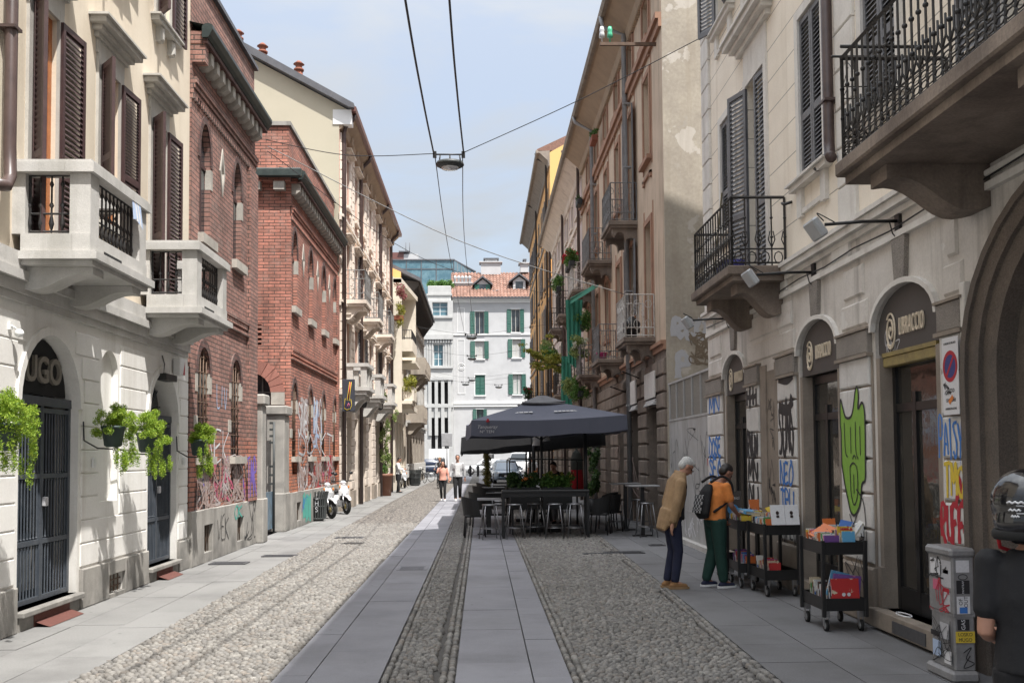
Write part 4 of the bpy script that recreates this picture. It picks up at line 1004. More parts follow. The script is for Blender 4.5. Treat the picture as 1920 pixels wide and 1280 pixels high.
# ---------------------------------------------------------------- left 2 and 4: brick houses
def brick_house(t, f, m, u0, u1, low, up, dia, top=7.9, sills=True, pil=None, plinth=.88, cel=(), attic=None, bars=True, endw=None):
    b = MB(f); H = [arch(a, c, 1.75, 3.12, .45) for a, c in low]+[arch(a, c, 5.42, 6.68, .66) for a, c in up]+[rect(a+.06, c+.04, 1.32, 1.6) for a, c in low]+[[(d, 6.45), (d+.12, 6.82), (d, 7.19), (d-.12, 6.82)] for d in dia]
    b.sheet(rect(u0, u1, plinth, 8.6), H, 0, .10)
    for q0, q1 in pil or (): b.box(q0, q1, plinth, 7.5, .001, .07)
    # stepped brick courses under the cornice
    moulding(b, u0, u1, [(7.60, 7.68, .03), (7.682, 7.76, .055), (7.762, 7.85, .08)], False)
    for k in range(int((u1-u0)/.13)): b.box(u0+.13*k, u0+.13*k+.07, 7.50, 7.60, 0, .04)
    b.box(u0, u1, 8.402, 8.6, -.02, .17)
    # dentil band between the storeys
    a, c = (pil[0][1] if pil and pil[0][0] < u0+.3 else u0+.02), (pil[-1][0] if pil else u1-.3)
    b.box(a, c, 4.32, 4.42, 0, .06); b.box(a, c, 4.10, 4.16, 0, .05)
    for k in range(int((c-a)/.12)): b.box(a+.12*k, a+.12*k+.06, 4.22, 4.318, 0, .05)
    body = b.build('wall', m, t)
    b = MB(f)     # arch rings in smooth stone-brick
    for (a, c, sp, rs, th) in [(a, c, 3.12, .45, .13) for a, c in low]+[(a, c, 6.68, .66, .12) for a, c in up]:
        cc = (a+c)/2; r0 = (c-a)/2; n = 12
        q = lambda e, an: (cc+(r0+e)*cos(an), sp+(rs+e)*sin(an))
        for i in range(n):
            a0, a1 = pi*i/n, pi*(i+1)/n; p = [q(0, a0), q(th, a0), q(th, a1), q(0, a1)]
            b.add([(x, y, .02) for x, y in p]+[(x, y, -.01) for x, y in p], [(0, 1, 2, 3), (0, 1, 5, 4), (2, 3, 7, 6), (1, 2, 6, 5), (3, 0, 4, 7)])
    b.build('arch_ring', M['brickdark'], t)
    for lst, vs in ((low, 2.95), (up, 6.45)):
        for a, c in lst:
            b = MB(f); b.box(a-.08, c+.16, (1.62 if vs < 4 else 5.26), (1.75 if vs < 4 else 5.42), -.2, .10)
            for q in ((a-.12, c) if vs < 4 else (c,)): b.box(q if q < a else q-.004, q+.124 if q < a else q+.12, vs-.14, vs+.20, -.09, .012)
            if vs < 4: b.box(a-.2, a-.001, 2.2, 2.42, -.02, .012)
            b.build('stone_trim', M['bstone'], t)
            b = MB(f); v0, sp, rs = (1.75, 3.12, .45) if vs < 4 else (5.42, 6.68, .66); b.prism(arch(a, c, v0, sp, rs), -.14, -.098); w = b.build('window', M['glass'], t)
            b = MB(f)
            if vs < 4 and bars:
                for k in range(4): u = a+(c-a)*(k+.5)/4; b.tube([(u, v0, -.03), (u, sp+rs*.85, -.03)], .013, 4)
                for k in range(7): hh = v0+.15+.25*k; b.tube([(a, hh, -.03), (c, hh, -.03)], .011, 4)
                b.build('window_bars', M['rustiron'], w)
            else:
                b.box((a+c)/2-.03, (a+c)/2+.03, v0, sp+rs*.9, -.098, -.07); b.box(a, c, sp-.06, sp, -.098, -.072); b.build('window_frame', M['shutbrown'], w)
    for d in dia:
        b = MB(f); q = [(d, 6.38), (d+.17, 6.82), (d, 7.26), (d-.17, 6.82)]; i_ = [(d, 6.55), (d+.10, 6.82), (d, 7.09), (d-.10, 6.82)]
        for k in range(4):
            j = (k+1) % 4; b.add([(*q[k], .02), (*q[j], .02), (*i_[j], .02), (*i_[k], .02), (*q[k], -.05), (*q[j], -.05), (*i_[j], -.1), (*i_[k], -.1)], [(0, 1, 2, 3), (0, 1, 5, 4), (2, 3, 7, 6)])
        for k in range(4): b.box(d-.1+.055*k, d-.075+.055*k, 6.6, 7.05, -.06, -.03)
        v = b.build('diamond_vent', M['bstone'], t); MB(f).box(d-.14, d+.14, 6.35, 7.1, -.14, -.11).build('dark_opening', M['voidd'], v)
    b = MB(f)
    for a, c in low: b.box(a+.05, c+.05, 1.31, 1.61, -.14, -.098)
    b.build('vent_back', M['brickdark'], t)
    b = MB(f)
    n = int((u1-u0)/.36)
    for k in range(n):
        u = u0+.05+(u1-u0-.1)*k/n; b.add([(u, 8.14, .0), (u+.17, 8.14, .0), (u+.17, 8.14, .10), (u, 8.14, .10), (u, 8.21, .20), (u+.17, 8.21, .20), (u, 8.40, .20), (u+.17, 8.40, .20), (u, 8.40, .0), (u+.17, 8.40, .0)],
            [(0, 1, 2, 3), (3, 2, 5, 4), (4, 5, 7, 6), (0, 3, 4, 6, 8), (1, 2, 5, 7, 9), (6, 7, 9, 8)])
    b.build('cornice_bracket', M['bstone'], t)
    b = MB(f); b.box(u0-.02, u1+.02, 8.402, 8.47, .172, .25); b.build('cornice_slab', M['brickdark'], t)
    b = MB(f); pr = [(.17, 8.48), (.17, 8.66), (.21, 8.70), (.28, 8.71), (.34, 8.68), (.34, 8.62), (.30, 8.53), (.26, 8.48)]
    b.prism([(w, v) for w, v in pr], u0-.05, u1+.04, g=lambda a, v, u: (u, v, a)); b.add([(u0-.05, 8.69, .2), (u1+.04, 8.69, .2), (u1+.04, 8.80, -.3), (u0-.05, 8.80, -.3)], [(0, 1, 2, 3)]); b.build('gutter', M['copper'], t)
    b = MB(f); seg = [u0]+[x for a, c in cel for x in (a, c)]+[u1]
    for k in range(0, len(seg), 2): b.cbox(seg[k], seg[k+1], 0, plinth, -.1, .05, .012)
    for a, c in cel: b.box(a, c, .62, plinth, -.1, .05); b.box(a, c, 0, .16, -.1, .05)
    b.build('plinth', M['lstone2'], t)
    for a, c in cel:
        o = MB(f).box(a, c, .15, .63, -.25, -.2).build('cellar_opening', M['voidd'], t); g = MB(f)
        for k in range(4): g.tube([(a+(c-a)*(k+.5)/4, .16, -.02), (a+(c-a)*(k+.5)/4, .62, -.02)], .010, 4)
        g.build('grille', M['rustiron'], o)
    return body
B = thing('brick_building', 'dark brick building with arched barred windows beside the cream house', 'building', (-4.62, 18, 0)); fB = left(-4.62)
brick_house(B, fB, M['brick1'], 15.9, 20.38, [(16.32, 17.04), (18.5, 19.22)], [(16.37, 17.02), (18.59, 19.21)], [17.78], pil=[(19.72, 20.37)], cel=[(16.62, 17.15), (18.85, 19.35)])
b = body_shell(fB, B, None, 15.91, 20.38, 8.6, 3); b.box(15.91, 20.37, 8.602, 9.72, -3, -.02); b.box(15.91, 16.1, 8.1, 8.6, .0, .21); b.build('attic_wall', M['brick1'], B)
b = MB(fB); b.box(15.9, 20.45, 9.722, 9.80, -3.05, .05); b.build('coping', M['roofgrey'], B)
tg = B
for i, (w, c, u0, u1, v0, v1, wd, s) in enumerate([('CAZ', 'black', 16.9, 18.3, 1.15, 1.62, .03, 4), ('TMR', 'violet', 19.5, 20.3, 1.0, 1.72, .05, 5), ('SORE', 'pink', 17.3, 18.3, 1.0, 1.3, .02, 6), ('OK', 'teal', 18.6, 19.2, .62, .84, .03, 7), ('VEK', 'black', 17.4, 18.2, .3, .7, .016, 8), ('LIV', 'lblue', 17.5, 18.2, 2.6, 3.0, .025, 10), ('NEK', 'white', 16.9, 18.4, 1.65, 2.2, .03, 11)]):
    spray(fB, B, M['g_'+c], w, u0, u1, v0, v1, wd, .054 if v1 < .9 else (.072 if u0 > 19.4 else .004), s, drip=1)
scribble(fB, B, M['g_black'], 19.4, 20.3, .15, .85, 8, .02, .052, 4)
scribble(fB, B, M['fadew'], 16.6, 19.6, .95, 1.7, 8, .03, .004, 14); scribble(fB, B, M['g_pink'], 17.0, 19.6, .92, 1.7, 8, .035, .006, 15); scribble(fB, B, M['g_black'], 16.2, 17.2, .9, 1.6, 9, .03, .008, 16)

for c_, sd_, n_ in (('fade', 101, 26), ('fadew', 102, 12), ('fade', 104, 22), ('g_black', 105, 7), ('g_violet', 103, 3)): scribble(fB, B, M[c_], 16.3, 19.7, .92, 1.75, n_, .04, .003+.001*(sd_ % 5), sd_)
# gate between the brick houses
G_ = thing('stone_gate_piers', 'grey stone gate with blue steel post between the two brick buildings', 'gate', (-4.8, 22, 0))
for y0, y1, x0, x1, h in ((20.42, 20.80, -4.76, -4.46, 2.80), (23.4, 24.0, -5.02, -4.60, 2.72)):
    b = MB(); b.box(x0, x1, y0, y1, 0, h, ch=.02); b.box(x0-.06, x1+.06, y0-.06, y1+.06, h, h+.22, ch=.03); b.box(x0-.03, x1+.03, y0-.03, y1+.03, 0, .9, ch=.02); b.build('pier', M['lstone2'], G_)
b = MB(); b.box(-4.86, -4.83, 22.4, 23.3, .1, .95); b.build('gate_leaf', mk('faded_blue_steel', (.13, .2, .27), .5, fine=.1, c2=(.1, .12, .13), sc=6), G_)
b = MB(); b.tube([(-4.80, 23.2, 0), (-4.80, 23.2, 2.55)], .03, 6)
for hh in (1.1, 1.3, 1.5, 2.05, 2.2, 2.35, 2.5): b.box(-4.9, -4.80, 23.18, 23.22, hh, hh+.05)
b.build('hinge_post', M['binmetal'], G_)

D = thing('brick_building', 'red brick building with a stone cornice behind the gate piers', 'building', (-4.6, 28, 0)); fD = left(-4.6)
brick_house(D, fD, M['brick2'], 24.15, 31.9, [(24.34, 24.96), (26.62, 27.24), (28.85, 29.46), (31.05, 31.6)], [(24.34, 24.96), (26.62, 27.24), (28.85, 29.46), (31.05, 31.6)], [25.8, 28.05, 30.2], pil=[(24.16, 24.2), (31.2, 31.88)] if False else [(31.62, 31.89)], cel=[(24.75, 25.3)])
fD2 = front(24.15)
b = MB(fD2); b.sheet([(-11, 0), (-4.6, 0), (-4.6, 8.6), (-11, 8.6)], [arch(-6.02, -5.08, 0.0, 3.3, .47), rect(-5.62, -5.3, 4.45, 4.95)], 0, .3)
for z in (4.5, 4.62, 4.74, 4.86): b.box(-5.62, -5.3, z, z+.06, -.04, 0)
b.box(-11, -4.6, 8.402, 8.6, -.02, .17)
b.box(-11, -7.61, 8.6, 9.9, -3, -.25); b.build('side_wall', M['brick2'], D)
b = MB(fD); b.box(24.4, 31.9, 8.6, 9.9, -3, -.10); b.quad((24.15, 0, -6), (31.9, 0, -6), (31.9, 8, -6), (24.15, 8, -6)); b.quad((31.9, 0, 0), (31.9, 8.6, 0), (31.9, 8.6, -6), (31.9, 0, -6)); b.quad((24.15, 8.62, .1), (31.9, 8.62, .1), (31.9, 8.62, -6), (24.15, 8.62, -6)); b.build('attic_wall', M['brick2'], D)
b = MB(fD); b.box(24.34, 31.95, 9.902, 10.0, -3.05, -.05); b.box(24.34, 24.5, 9.902, 10.0, -7, -3.05)
for u in (26, 28.3): b.tube([(u, 10, -.3), (u, 10.3, -.3)], .015, 4)
b.build('coping', M['lstone2'], D)
b = MB(fD2); 
for k in range(4): q = -4.73-.58*k; b.box(q-.26, q, 8.20, 8.40, .0, .2)
b.build('cornice_bracket', M['bstone'], D)
b = MB(fD2); b.box(-11, -4.30, 8.48, 8.70, .171, .32, ch=.03); b.add([(-11, 8.70, .25), (-4.30, 8.70, .25), (-4.5, 8.82, -.3), (-11, 8.82, -.3)], [(0, 1, 2, 3)]); b.build('gutter', M['copper'], D)
b = MB(fD2); n = 12
for i in range(n):
    a0, a1 = pi*i/n, pi*(i+1)/n; q = lambda r, a: (-5.55+r*cos(a), 3.3+r*sin(a)); p = [q(.47, a0+.01), q(.80, a0+.01), q(.80, a1-.01), q(.47, a1-.01)]
    b.add([(x, y, .03) for x, y in p]+[(x, y, -.02) for x, y in p], [(0, 1, 2, 3), (0, 1, 5, 4), (2, 3, 7, 6), (1, 2, 6, 5), (3, 0, 4, 7)])
b.build('arch_ring', mk('pale_brick_voussoir', (.30, .13, .10), .85, fine=.2, island=.2), D)
MB(fD2).box(-5.06, -4.74, 3.0, 3.3, -.02, .045).build('impost', M['bstone'], D)
o = MB(fD2).box(-6.02, -5.08, 0, 3.8, -.32, -.28).build('window', M['glass'], D)
b = MB(fD2)
for k in range(5): b.box(-6.0+.22*k, -5.97+.22*k, 2.4, 3.7, -.27, -.24)
for hh in (3.0, 3.3): b.box(-6.0, -5.1, hh, hh+.03, -.268, -.242)
b.build('window_bars', M['greyiron'], o)
b = MB(fD); b.cbox(24.1, 24.14, 0, .85, -.5, .02); b.box(24.1, 24.2, 0, .88, -.4, .06); b.build('plinth', M['lstone2'], D)
for i, (w, c, u0, u1, v0, v1, wd, s) in enumerate([('SNE', 'white', 25.1, 26.5, 2.3, 3.1, .06, 4), ('WKS', 'white', 27.3, 28.8, 2.4, 3.3, .07, 5), ('ACE', 'red', 27.3, 28.7, .9, 1.55, .07, 6), ('ROM', 'pink', 28.8, 30.8, .9, 1.6, .06, 7), ('TEKS', 'white', 25.0, 26.5, 1.0, 1.5, .05, 8), ('DON', 'silver', 25.2, 28.6, 1.8, 2.3, .05, 9), ('KT', 'white', 28.5, 30.9, 1.7, 2.4, .04, 19)]):
    spray(fD, D, M['g_'+c], w, u0, u1, v0, v1, wd, .004, s, drip=2)
b = MB(fD); R = random.Random(5)
for k in range(9): b.ribbon([(25.6+.13*k, R.uniform(.68, .84), 0), (25.6+.13*k+R.uniform(-.03, .03), .4, 0), (25.6+.13*k, R.uniform(.04, .2), 0)], [.15, .14, .12], .053+.0006*k)
b.build('graffiti', M['g_teal'], D)
for c_, sd_, n_ in (('fadew', 201, 18), ('g_red', 202, 8), ('fade', 203, 22), ('fade', 204, 16)): scribble(fD, D, M[c_], 25.0, 31.4, .92, 1.75, n_, .07, .003+.001*(sd_ % 5), sd_)
scribble(fD, D, M['fadew'], 25.3, 26.6, 2.0, 3.2, 9, .10, .003, 301); scribble(fD, D, M['g_lblue'], 27.4, 28.8, 1.9, 3.3, 10, .10, .003, 302)
scribble(fD, D, M['g_black'], 25.4, 31, .95, 2.0, 12, .035, .006, 22); scribble(fD, D, M['g_blue'], 25.0, 26.2, .1, .7, 4, .03, .056, 23)
# ---------------------------------------------------------------- left 5: pink and cream house with the yellow gable
E = thing('stucco_house', 'cream and pink stucco house with a blank yellow gable and drainpipes', 'building', (-4.55, 41, 0)); fE = left(-4.55)
BE = [33.9, 36.1, 38.3, 40.7, 43.2, 45.6, 48.0]
WE = []
for c in BE:
    bal = c in (33.9, 38.3, 43.2)
    WE += [(c-.45, c+.45, 4.15 if bal else 4.75, 6.3), (c-.42, c+.42, 6.95 if bal else 7.4, 9.0), (c-.4, c+.4, 10.2, 11.9)]
GE = [(32.7, 33.1), (33.5, 34.7), (35.6, 36.9), (37.7, 39.0), (40.0, 41.4), (42.6, 43.9), (44.9, 46.3), (47.3, 48.7)]
b = MB(fE); b.sheet(rect(32, 50.3, 3.75, 13.0), [rect(*w) for w in WE], 0, .25); b.quad((32, 0, -9), (50.3, 0, -9), (50.3, 12, -9), (32, 12, -9)); b.quad((50.3, 0, 0), (50.3, 13, 0), (50.3, 13, -9), (50.3, 0, -9)); b.build('wall', M['pink'], E)
b = MB(fE); b.sheet(rect(32, 50.3, 0, 3.75), [rect(a, c, .0, 3.1) for a, c in GE], .0, .5)
for i in range(9):
    for a, c in zip([32]+[c for _, c in GE], [a for a, _ in GE]+[50.3]):
        if c-a > .2: b.cbox(a+.02, c-.02, .62+.3*i, .9+.3*i, 0, .05, .015)
b.build('ground_floor_wall', M['pilas'], E)
b = MB(fE)
for a, c in zip([32]+[c for _, c in GE], [a for a, _ in GE]+[50.3]): b.cbox(a, c, 0, .58, 0, .1, .01)
b.build('plinth', M['tanst'], E)
b = MB(fE)
for c in [32.35]+[x+s for x in BE for s in (-.78, .78)]:
    for i in range(27):
        v = 3.95+.31*i
        if v < 12.3: b.cbox(c-.19, c+.19, v, v+.29, 0, .06, .02)
b.build('rustic_pilaster', M['pilas'], E)
b = MB(fE); moulding(b, 32, 50.3, [(3.62, 3.72, .08), (3.722, 3.85, .16), (3.852, 3.92, .22)], False); moulding(b, 32, 50.3, [(6.62, 6.72, .06), (6.722, 6.80, .12)], False); moulding(b, 32, 50.3, [(9.4, 9.5, .08), (9.502, 9.58, .14)], False)
for (u0, u1, v0, v1) in WE:
    b.box(u0-.1, u0, v0, v1, 0, .05); b.box(u1, u1+.1, v0, v1, 0, .05); moulding(b, u0-.06, u1+.06, [(v1, v1+.12, .06), (v1+.122, v1+.18, .18), (v1+.182, v1+.22, .24)]); b.box(u0-.12, u1+.12, v0-.08, v0, 0, .12)
b.build('window_surround', M['pilas'], E)
for (u0, u1, v0, v1) in WE: 
    fr = window(fE, E, u0, u1, v0, v1, .2, M['surround'], M['glass'], (1, 1), curtain=v0 > 9)
    if v0 < 9: 
        if u0 % 1 > .5: shutter(fE, fr, M['shutgrey'], u1+.01, 1, v0, v1, .4, .1, 12)
for i, (a, c) in enumerate(GE):
    o = MB(fE).box(a+.02, c-.02, .02, 3.05, -.5, -.45).build('shop_opening', M['glass'] if i % 2 else M['voidd'], E)
    b = MB(fE)
    for q in (a+.01, c-.07): b.box(q, q+.06, 0, 3.08, -.44, -.36)
    b.box(a+.07, c-.07, 2.2, 2.28, -.44, -.38)
    if i in (0, 2, 4):
        for k in range(9): b.box(a, c, .2+.3*k, .22+.3*k, -.36, -.34)
    b.build('door_frame', M['rustiron'] if i % 2 == 0 else M['dkwood'], o)
for u0, u1 in ((33.1, 34.75), (37.6, 39.05), (42.5, 44.0)):
    b = MB(fE); b.box(u0-.05, u1+.05, 6.83, 6.95, 0, .75); b.box(u0, u1, 6.74, 6.828, 0, .68)
    for q in (u0+.1, u1-.3): scurve(b, q, q+.2, 6.74, 6.35, 0, .6)
    o = b.build('iron_balcony', M['pilas'], E); railing(fE, o, [(u0, 0), (u0, .7), (u1, .7), (u1, 0)], 6.95, 7.95, M['greyiron'], .14, .010, .016, 'fancy')
    b = MB(fE); b.box(u0-.05, u1+.05, 3.93, 4.05, 0, .85); b.box(u0, u1, 3.8, 3.928, 0, .75)
    for q in (u0+.1, u1-.35): scurve(b, q, q+.25, 3.8, 3.3, 0, .68)
    for q in (u0, (u0+u1)/2-.1, u1-.2): b.box(q, q+.2, 4.05, 4.72, .55, .75)
    for q in (u0, u1-.14): b.box(q, q+.14, 4.05, 4.72, .1, .3)
    for k in range(6): b.box(u0+.22+(u1-u0-.4)*k/6, u0+.28+(u1-u0-.4)*k/6, 4.05, 4.72, .62, .70)
    b.box(u0-.05, u1+.05, 4.722, 4.84, .5, .82); b.box(u0-.05, u0+.22, 4.722, 4.84, 0, .498); b.box(u1-.22, u1+.05, 4.722, 4.84, 0, .498)
    b.build('stone_balcony', M['lstone'], E)
b = MB(fE); pr = [(0, 12.35), (.10, 12.4), (.16, 12.6), (.40, 12.82), (.43, 12.95), (0, 12.95)]
b.prism(pr, 32.02, 50.3, g=lambda a, v, u: (u, v, a))
for k in range(13): b.cbox(32.3+1.45*k, 32.5+1.45*k, 12.35, 12.65, .0, .22, .03)
b.build('eave', M['eave'], E)
b = MB(fE); b.prism([(.41, 12.9), (.54, 12.92), (.56, 13.06), (.41, 13.04)], 31.9, 50.5, g=lambda a, v, u: (u, v, a)); b.build('gutter', M['redgut'], E)
b = MB(front(32.0)); b.sheet([(-15.5, 0), (-4.55, 0), (-4.55, 12.95), (-4.3, 13.0), (-9.9, 16.05), (-15.5, 13.0)], [], 0, 0); b.build('gable_wall', M['gableyel'], E)
b = MB(front(32.0)); b.box(-4.75, -4.14, 12.5, 12.98, -.35, .03); b.build('eave_return', M['white'], E)
b = MB(); b.prism([(-4.05, 12.98), (-4.05, 13.12), (-9.9, 16.4), (-16, 12.9), (-16, 12.7), (-9.9, 16.1), (-4.2, 13.0)], 31.75, 50.5, g=lambda a, v, u: (a, u, v)); roofE = b.build('roof', M['roofgrey'], E)
for x, h in ((-7.2, 14.55), (-6.0, 13.95), (-8.0, 15.0)):
    b = MB(); b.tube([(x, 32.8, h-.4), (x, 32.8, h+.62)], .13, 10); b.lathe((x, 32.8, h+.62), [(.17, 0), (.17, .06), (.11, .1), (.11, .2), (.19, .22), (.05, .34)], 10); b.build('chimney_pot', M['redgut'] if False else M['potterra'], roofE)
for px in (645.5, 677.5, 714, 734):
    u = P(px, 600, X=-4.42)[1]; b = MB(fE); b.tube([(u+.0, 12.92, .46), (u, 12.75, .44), (u, 12.5, .18), (u, 12.3, .13), (u, 0, .13)], .065, 8); b.build('drainpipe', M['pipe'], E)
sgE = thing('guitar_sign', 'dark projecting sign with a red neon outlined electric guitar', 'sign', (-4.2, 31.8, 3.2))
x0, x1 = -4.42, -4.02; fs = front(31.75); z0, z1 = 3.18, 4.2
b = MB(fs); b.box(x0, x1, z0, z1, -.06, 0, ch=.008); b.build('panel', mk('blue_grey_sign', (.045, .05, .065), .5, fine=.05), sgE)
cx = x0+.17
gt = lambda a, c: (cx+a, z0+c, .012)
b = MB(fs); b.tube([gt(.02, .42), gt(.09, .92)], .022, 6); b.build('guitar_neck', M['g_red'], sgE)
b = MB(fs); b.prism([(cx-.09, z0+.1), (cx-.02, z0+.06), (cx+.08, z0+.09), (cx+.12, z0+.2), (cx+.09, z0+.36), (cx+.05, z0+.30), (cx+.0, z0+.30), (cx-.06, z0+.38), (cx-.08, z0+.25)], .002, .012); b.build('guitar_body', M['navyp'], sgE)
b = MB(fs); b.tube([gt(*q) for q in ((-.10, .1), (-.02, .045), (.09, .075), (.135, .2), (.105, .38), (.05, .33), (.125, .93), (.07, .94), (-.01, .34), (-.07, .41), (-.09, .25), (-.10, .1))], .008, 5); b.build('neon_outline', M['g_yellow'], sgE)
b = MB(fs); b.tube([gt(-.03, .12), gt(.04, .26)], .012, 4); b.tube([gt(.02, .1), gt(.08, .24)], .006, 4); b.build('guitar_strings', M['g_pink'], sgE)
for i, (px, py) in enumerate(((682, 752), (713, 758))):
    q = P(px, py, X=-4.25); t = thing('wall_lantern', ('iron wall lantern on the pink stucco house, ' + ('nearer to the guitar sign' if i == 0 else 'farther along the street')), 'lantern', q, 'iron wall lanterns')
    b = MB(); b.lathe((q[0], q[1], q[2]-.25), [(.03, 0), (.10, .05), (.14, .32), (.16, .34), (.05, .48), (.01, .52)], 6); b.build('lantern_body', M['blackmetal'], t)
    b = MB(); b.tube([(q[0], q[1], q[2]+.25), (q[0]-.15, q[1], q[2]+.4), (-4.5, q[1], q[2]+.3)], .015, 5); b.build('bracket', M['blackmetal'], t)

# climbing plant
vine = thing('climbing_plant', 'climbing plant trained up the pilasters of the pink stucco house', 'plant', (-4.35, 45.0, 0))
R = random.Random(4); cl = []
for k in range(46):
    z = .4+R.random()**.8*4.0; cl.append(((-4.38+R.uniform(-.03, .2+.2*(z > 2.4)), 44.9+R.gauss(0, .9+.4*(z > 2.6)), z), (.11, .2, .2)))
leaves('foliage', cl, 3600, .045, M['leafpale'], vine)
b = MB(); b.tube(catmull([(-4.4, 44.7, 0), (-4.42, 44.9, 1.3), (-4.4, 44.5, 2.6), (-4.38, 45.0, 3.9)]), .03, 6); b.build('stem', M['stem'], vine)

# ---------------------------------------------------------------- left 6 and 7
Fh = thing('ivory_apartment_house', 'ivory apartment house with boxed loggia and planter balconies', 'building', (-4.5, 54, 0)); fF = left(-4.5)
WF = [(c-.5, c+.5, v, v+h) for c in (51.3, 53.4, 55.4, 57.0) for v, h in ((4.9, 1.9), (7.9, 1.9), (1.2, 2.4))]
b = MB(fF); b.sheet(rect(50.35, 57.9, 0, 11.0), [rect(*w) for w in WF], 0, .3)
for v in (.9,): 
    for c in (51.3, 53.4, 55.4, 57.0): b.box(c-.55, c+.55, .8, 1.2, .0, .12)
b2 = body_shell(fF, None, None, 50.35, 57.9, 11.0, 9, w=0); b.v += [] ; o = b.build('wall', M['fcream'], Fh); b2.build('rear_wall', M['fcream'], Fh)
for w in WF: window(fF, Fh, *w, .22, M['white'], M['glass'], (1, 0), curtain=w[2] > 4)
b = MB(fF); b.box(51.2, 51.5, 4.0, 10.9, 0, .42); b.box(57.2, 57.5, 7.2, 10.9, 0, .75); b.add([(51.2, 10.7, .42), (57.5, 10.7, .85), (57.5, 10.95, .85), (51.2, 10.95, .42), (51.2, 10.7, 0), (57.5, 10.7, 0), (57.5, 10.95, 0), (51.2, 10.95, 0)], [(0, 1, 2, 3), (0, 1, 5, 4), (3, 2, 6, 7), (0, 3, 7, 4)])
b.build('loggia_frame', M['fcream'], Fh)
for u0, u1, v, p in ((51.7, 55.0, 7.2, .95), (53.0, 57.0, 6.7, 1.0)):
    b = MB(fF); b.box(u0, u1, v, v+.16, 0, p); 
    if v > 7: b.box(u0, u1, v+.162, v+.62, p-.12, p); b.box(u0, u0+.12, v+.162, v+.62, 0, p-.122)
    o = b.build('balcony', M['fcream'], Fh)
    if v > 7: railing(fF, o, [(u0, .05), (u0, p-.05), (u1, p-.05), (u1, .05)], v+.62, v+1.1, M['iron'], .12, .01, .02)
b = MB(fF); b.box(51.3, 54.2, 4.45, 4.6, 0, .95); b.cbox(51.4, 53.8, 4.6, 5.35, .5, 1.02, .03); b.box(52, 57, 4.2, 4.449, 0, .85); b.build('planter_balcony', M['fcream'], Fh)
t = thing('balcony_plant', 'yellow green flowering plants in the ivory house planter', 'plant', (-3.7, 52.6, 5.35), 'plants on balconies')
R = random.Random(9); leaves('foliage', [((-3.74+R.uniform(-.25, .25), 52.6+R.uniform(-1.2, 1.2), 5.45+R.uniform(-.3, .45)), (.22, .25, .2)) for _ in range(22)], 2600, .05, M['leafyel'], t)
b = MB()
for k in range(5): b.tube([(-3.74, 51.8+.4*k, 5.3), (-3.7, 51.8+.4*k, 5.7)], .02, 4)
b.build('stem', M['stem'], t)
t = thing('balcony_plant', 'pink flowers trailing from the top floor beside the last drainpipe', 'plant', (-3.9, 50.1, 9.6), 'plants on balconies')
leaves('foliage', [((-4.05+R.uniform(-.15, .15), 50.1+R.uniform(-.4, .4), 10.1+R.uniform(-.3, .3)), (.2, .25, .2)) for _ in range(10)], 900, .05, mk_leaf('pink_petal', (.25, .06, .09), (.35, .1, .12), (.1, .14, .04)), t)
leaves('foliage', [((-4.05+R.uniform(-.15, .15), 50.2+R.uniform(-.4, .4), 8.9+R.uniform(-.5, .4)), (.2, .25, .3)) for _ in range(10)], 900, .05, M['leafyel'], t)
MB(fF).box(49.8, 50.5, 8.6, 8.8, 0, .6).build('flower_box', M['potterra'], t)

Gh = thing('brown_stucco_house', 'grey brown stucco house with a deep dark wooden eave', 'building', (-4.4, 66, 0)); fG = left(-4.4)
WG = [(c-.55, c+.55, v, v+h) for c in (59.4, 62.2, 65.0, 67.8, 70.6, 73.4) for v, h in ((4.6, 2.2), (7.7, 2.0))]
GG = [(58.9, 60.2), (61.5, 63.0), (64.2, 65.6), (67.0, 68.6), (70, 71.4), (72.8, 74.2)]
b = MB(fG); b.sheet(rect(57.9, 77, 0, 11.9), [rect(*w) for w in WG]+[arch(a, c, 0.02, 2.6, .5) for a, c in GG], 0, .3); b.build('wall', M['gstone'], Gh); body_shell(fG, None, None, 57.9, 77, 11.9, 9, w=0).build('rear_wall', M['gstone'], Gh)
for w in WG: window(fG, Gh, *w, .2, M['shutbrown'], M['glass'], (1, 1))
b = MB(fG)
for a, c in GG: b.box(a, c, 0, 3.1, -.34, -.3)
b.build('door_opening', M['voidd'], Gh)
b = MB(fG); moulding(b, 57.9, 77, [(3.5, 3.7, .1), (3.702, 3.85, .25)], False); moulding(b, 57.9, 77, [(6.9, 7.1, .12)], False)
for (u0, u1, v0, v1) in WG: b.box(u0-.25, u0-.02, v0-.4, v1+.2, 0, .1); b.box(u1+.02, u1+.25, v0-.4, v1+.2, 0, .1); moulding(b, u0-.25, u1+.25, [(v1+.2, v1+.4, .2)])
for k in range(34): b.cbox(58.1+.56*k, 58.5+.56*k, .5+.0*k, 1.3, 0, .08, .02)
b.build('stucco_trim', M['lstone'], Gh)
for u0, u1, v in ((60.5, 63.0, 6.9), (63.6, 66.5, 6.9), (58.6, 62.5, 3.9)):
    b = MB(fG); b.box(u0, u1, v-.18, v, 0, 1.0); b.box(u0, u1, v, v+.85, .88, 1.0)
    for k in range(7): b.box(u0+(u1-u0)*k/7, u0+(u1-u0)*k/7+.12, v+.1, v+.7, 1.0, 1.05)
    b.box(u0, u0+.12, v, v+.85, 0, .88); 
    for q in (u0+.2, u1-.5): scurve(b, q, q+.3, v-.18, v-.8, 0, .85)
    b.build('stone_balcony', M['gstone'], Gh)
b = MB(fG); b.prism([(0, 10.9), (.15, 10.95), (.78, 11.7), (.82, 11.9), (0, 12.0)], 57.85, 75.5, g=lambda a, v, u: (u, v, a))
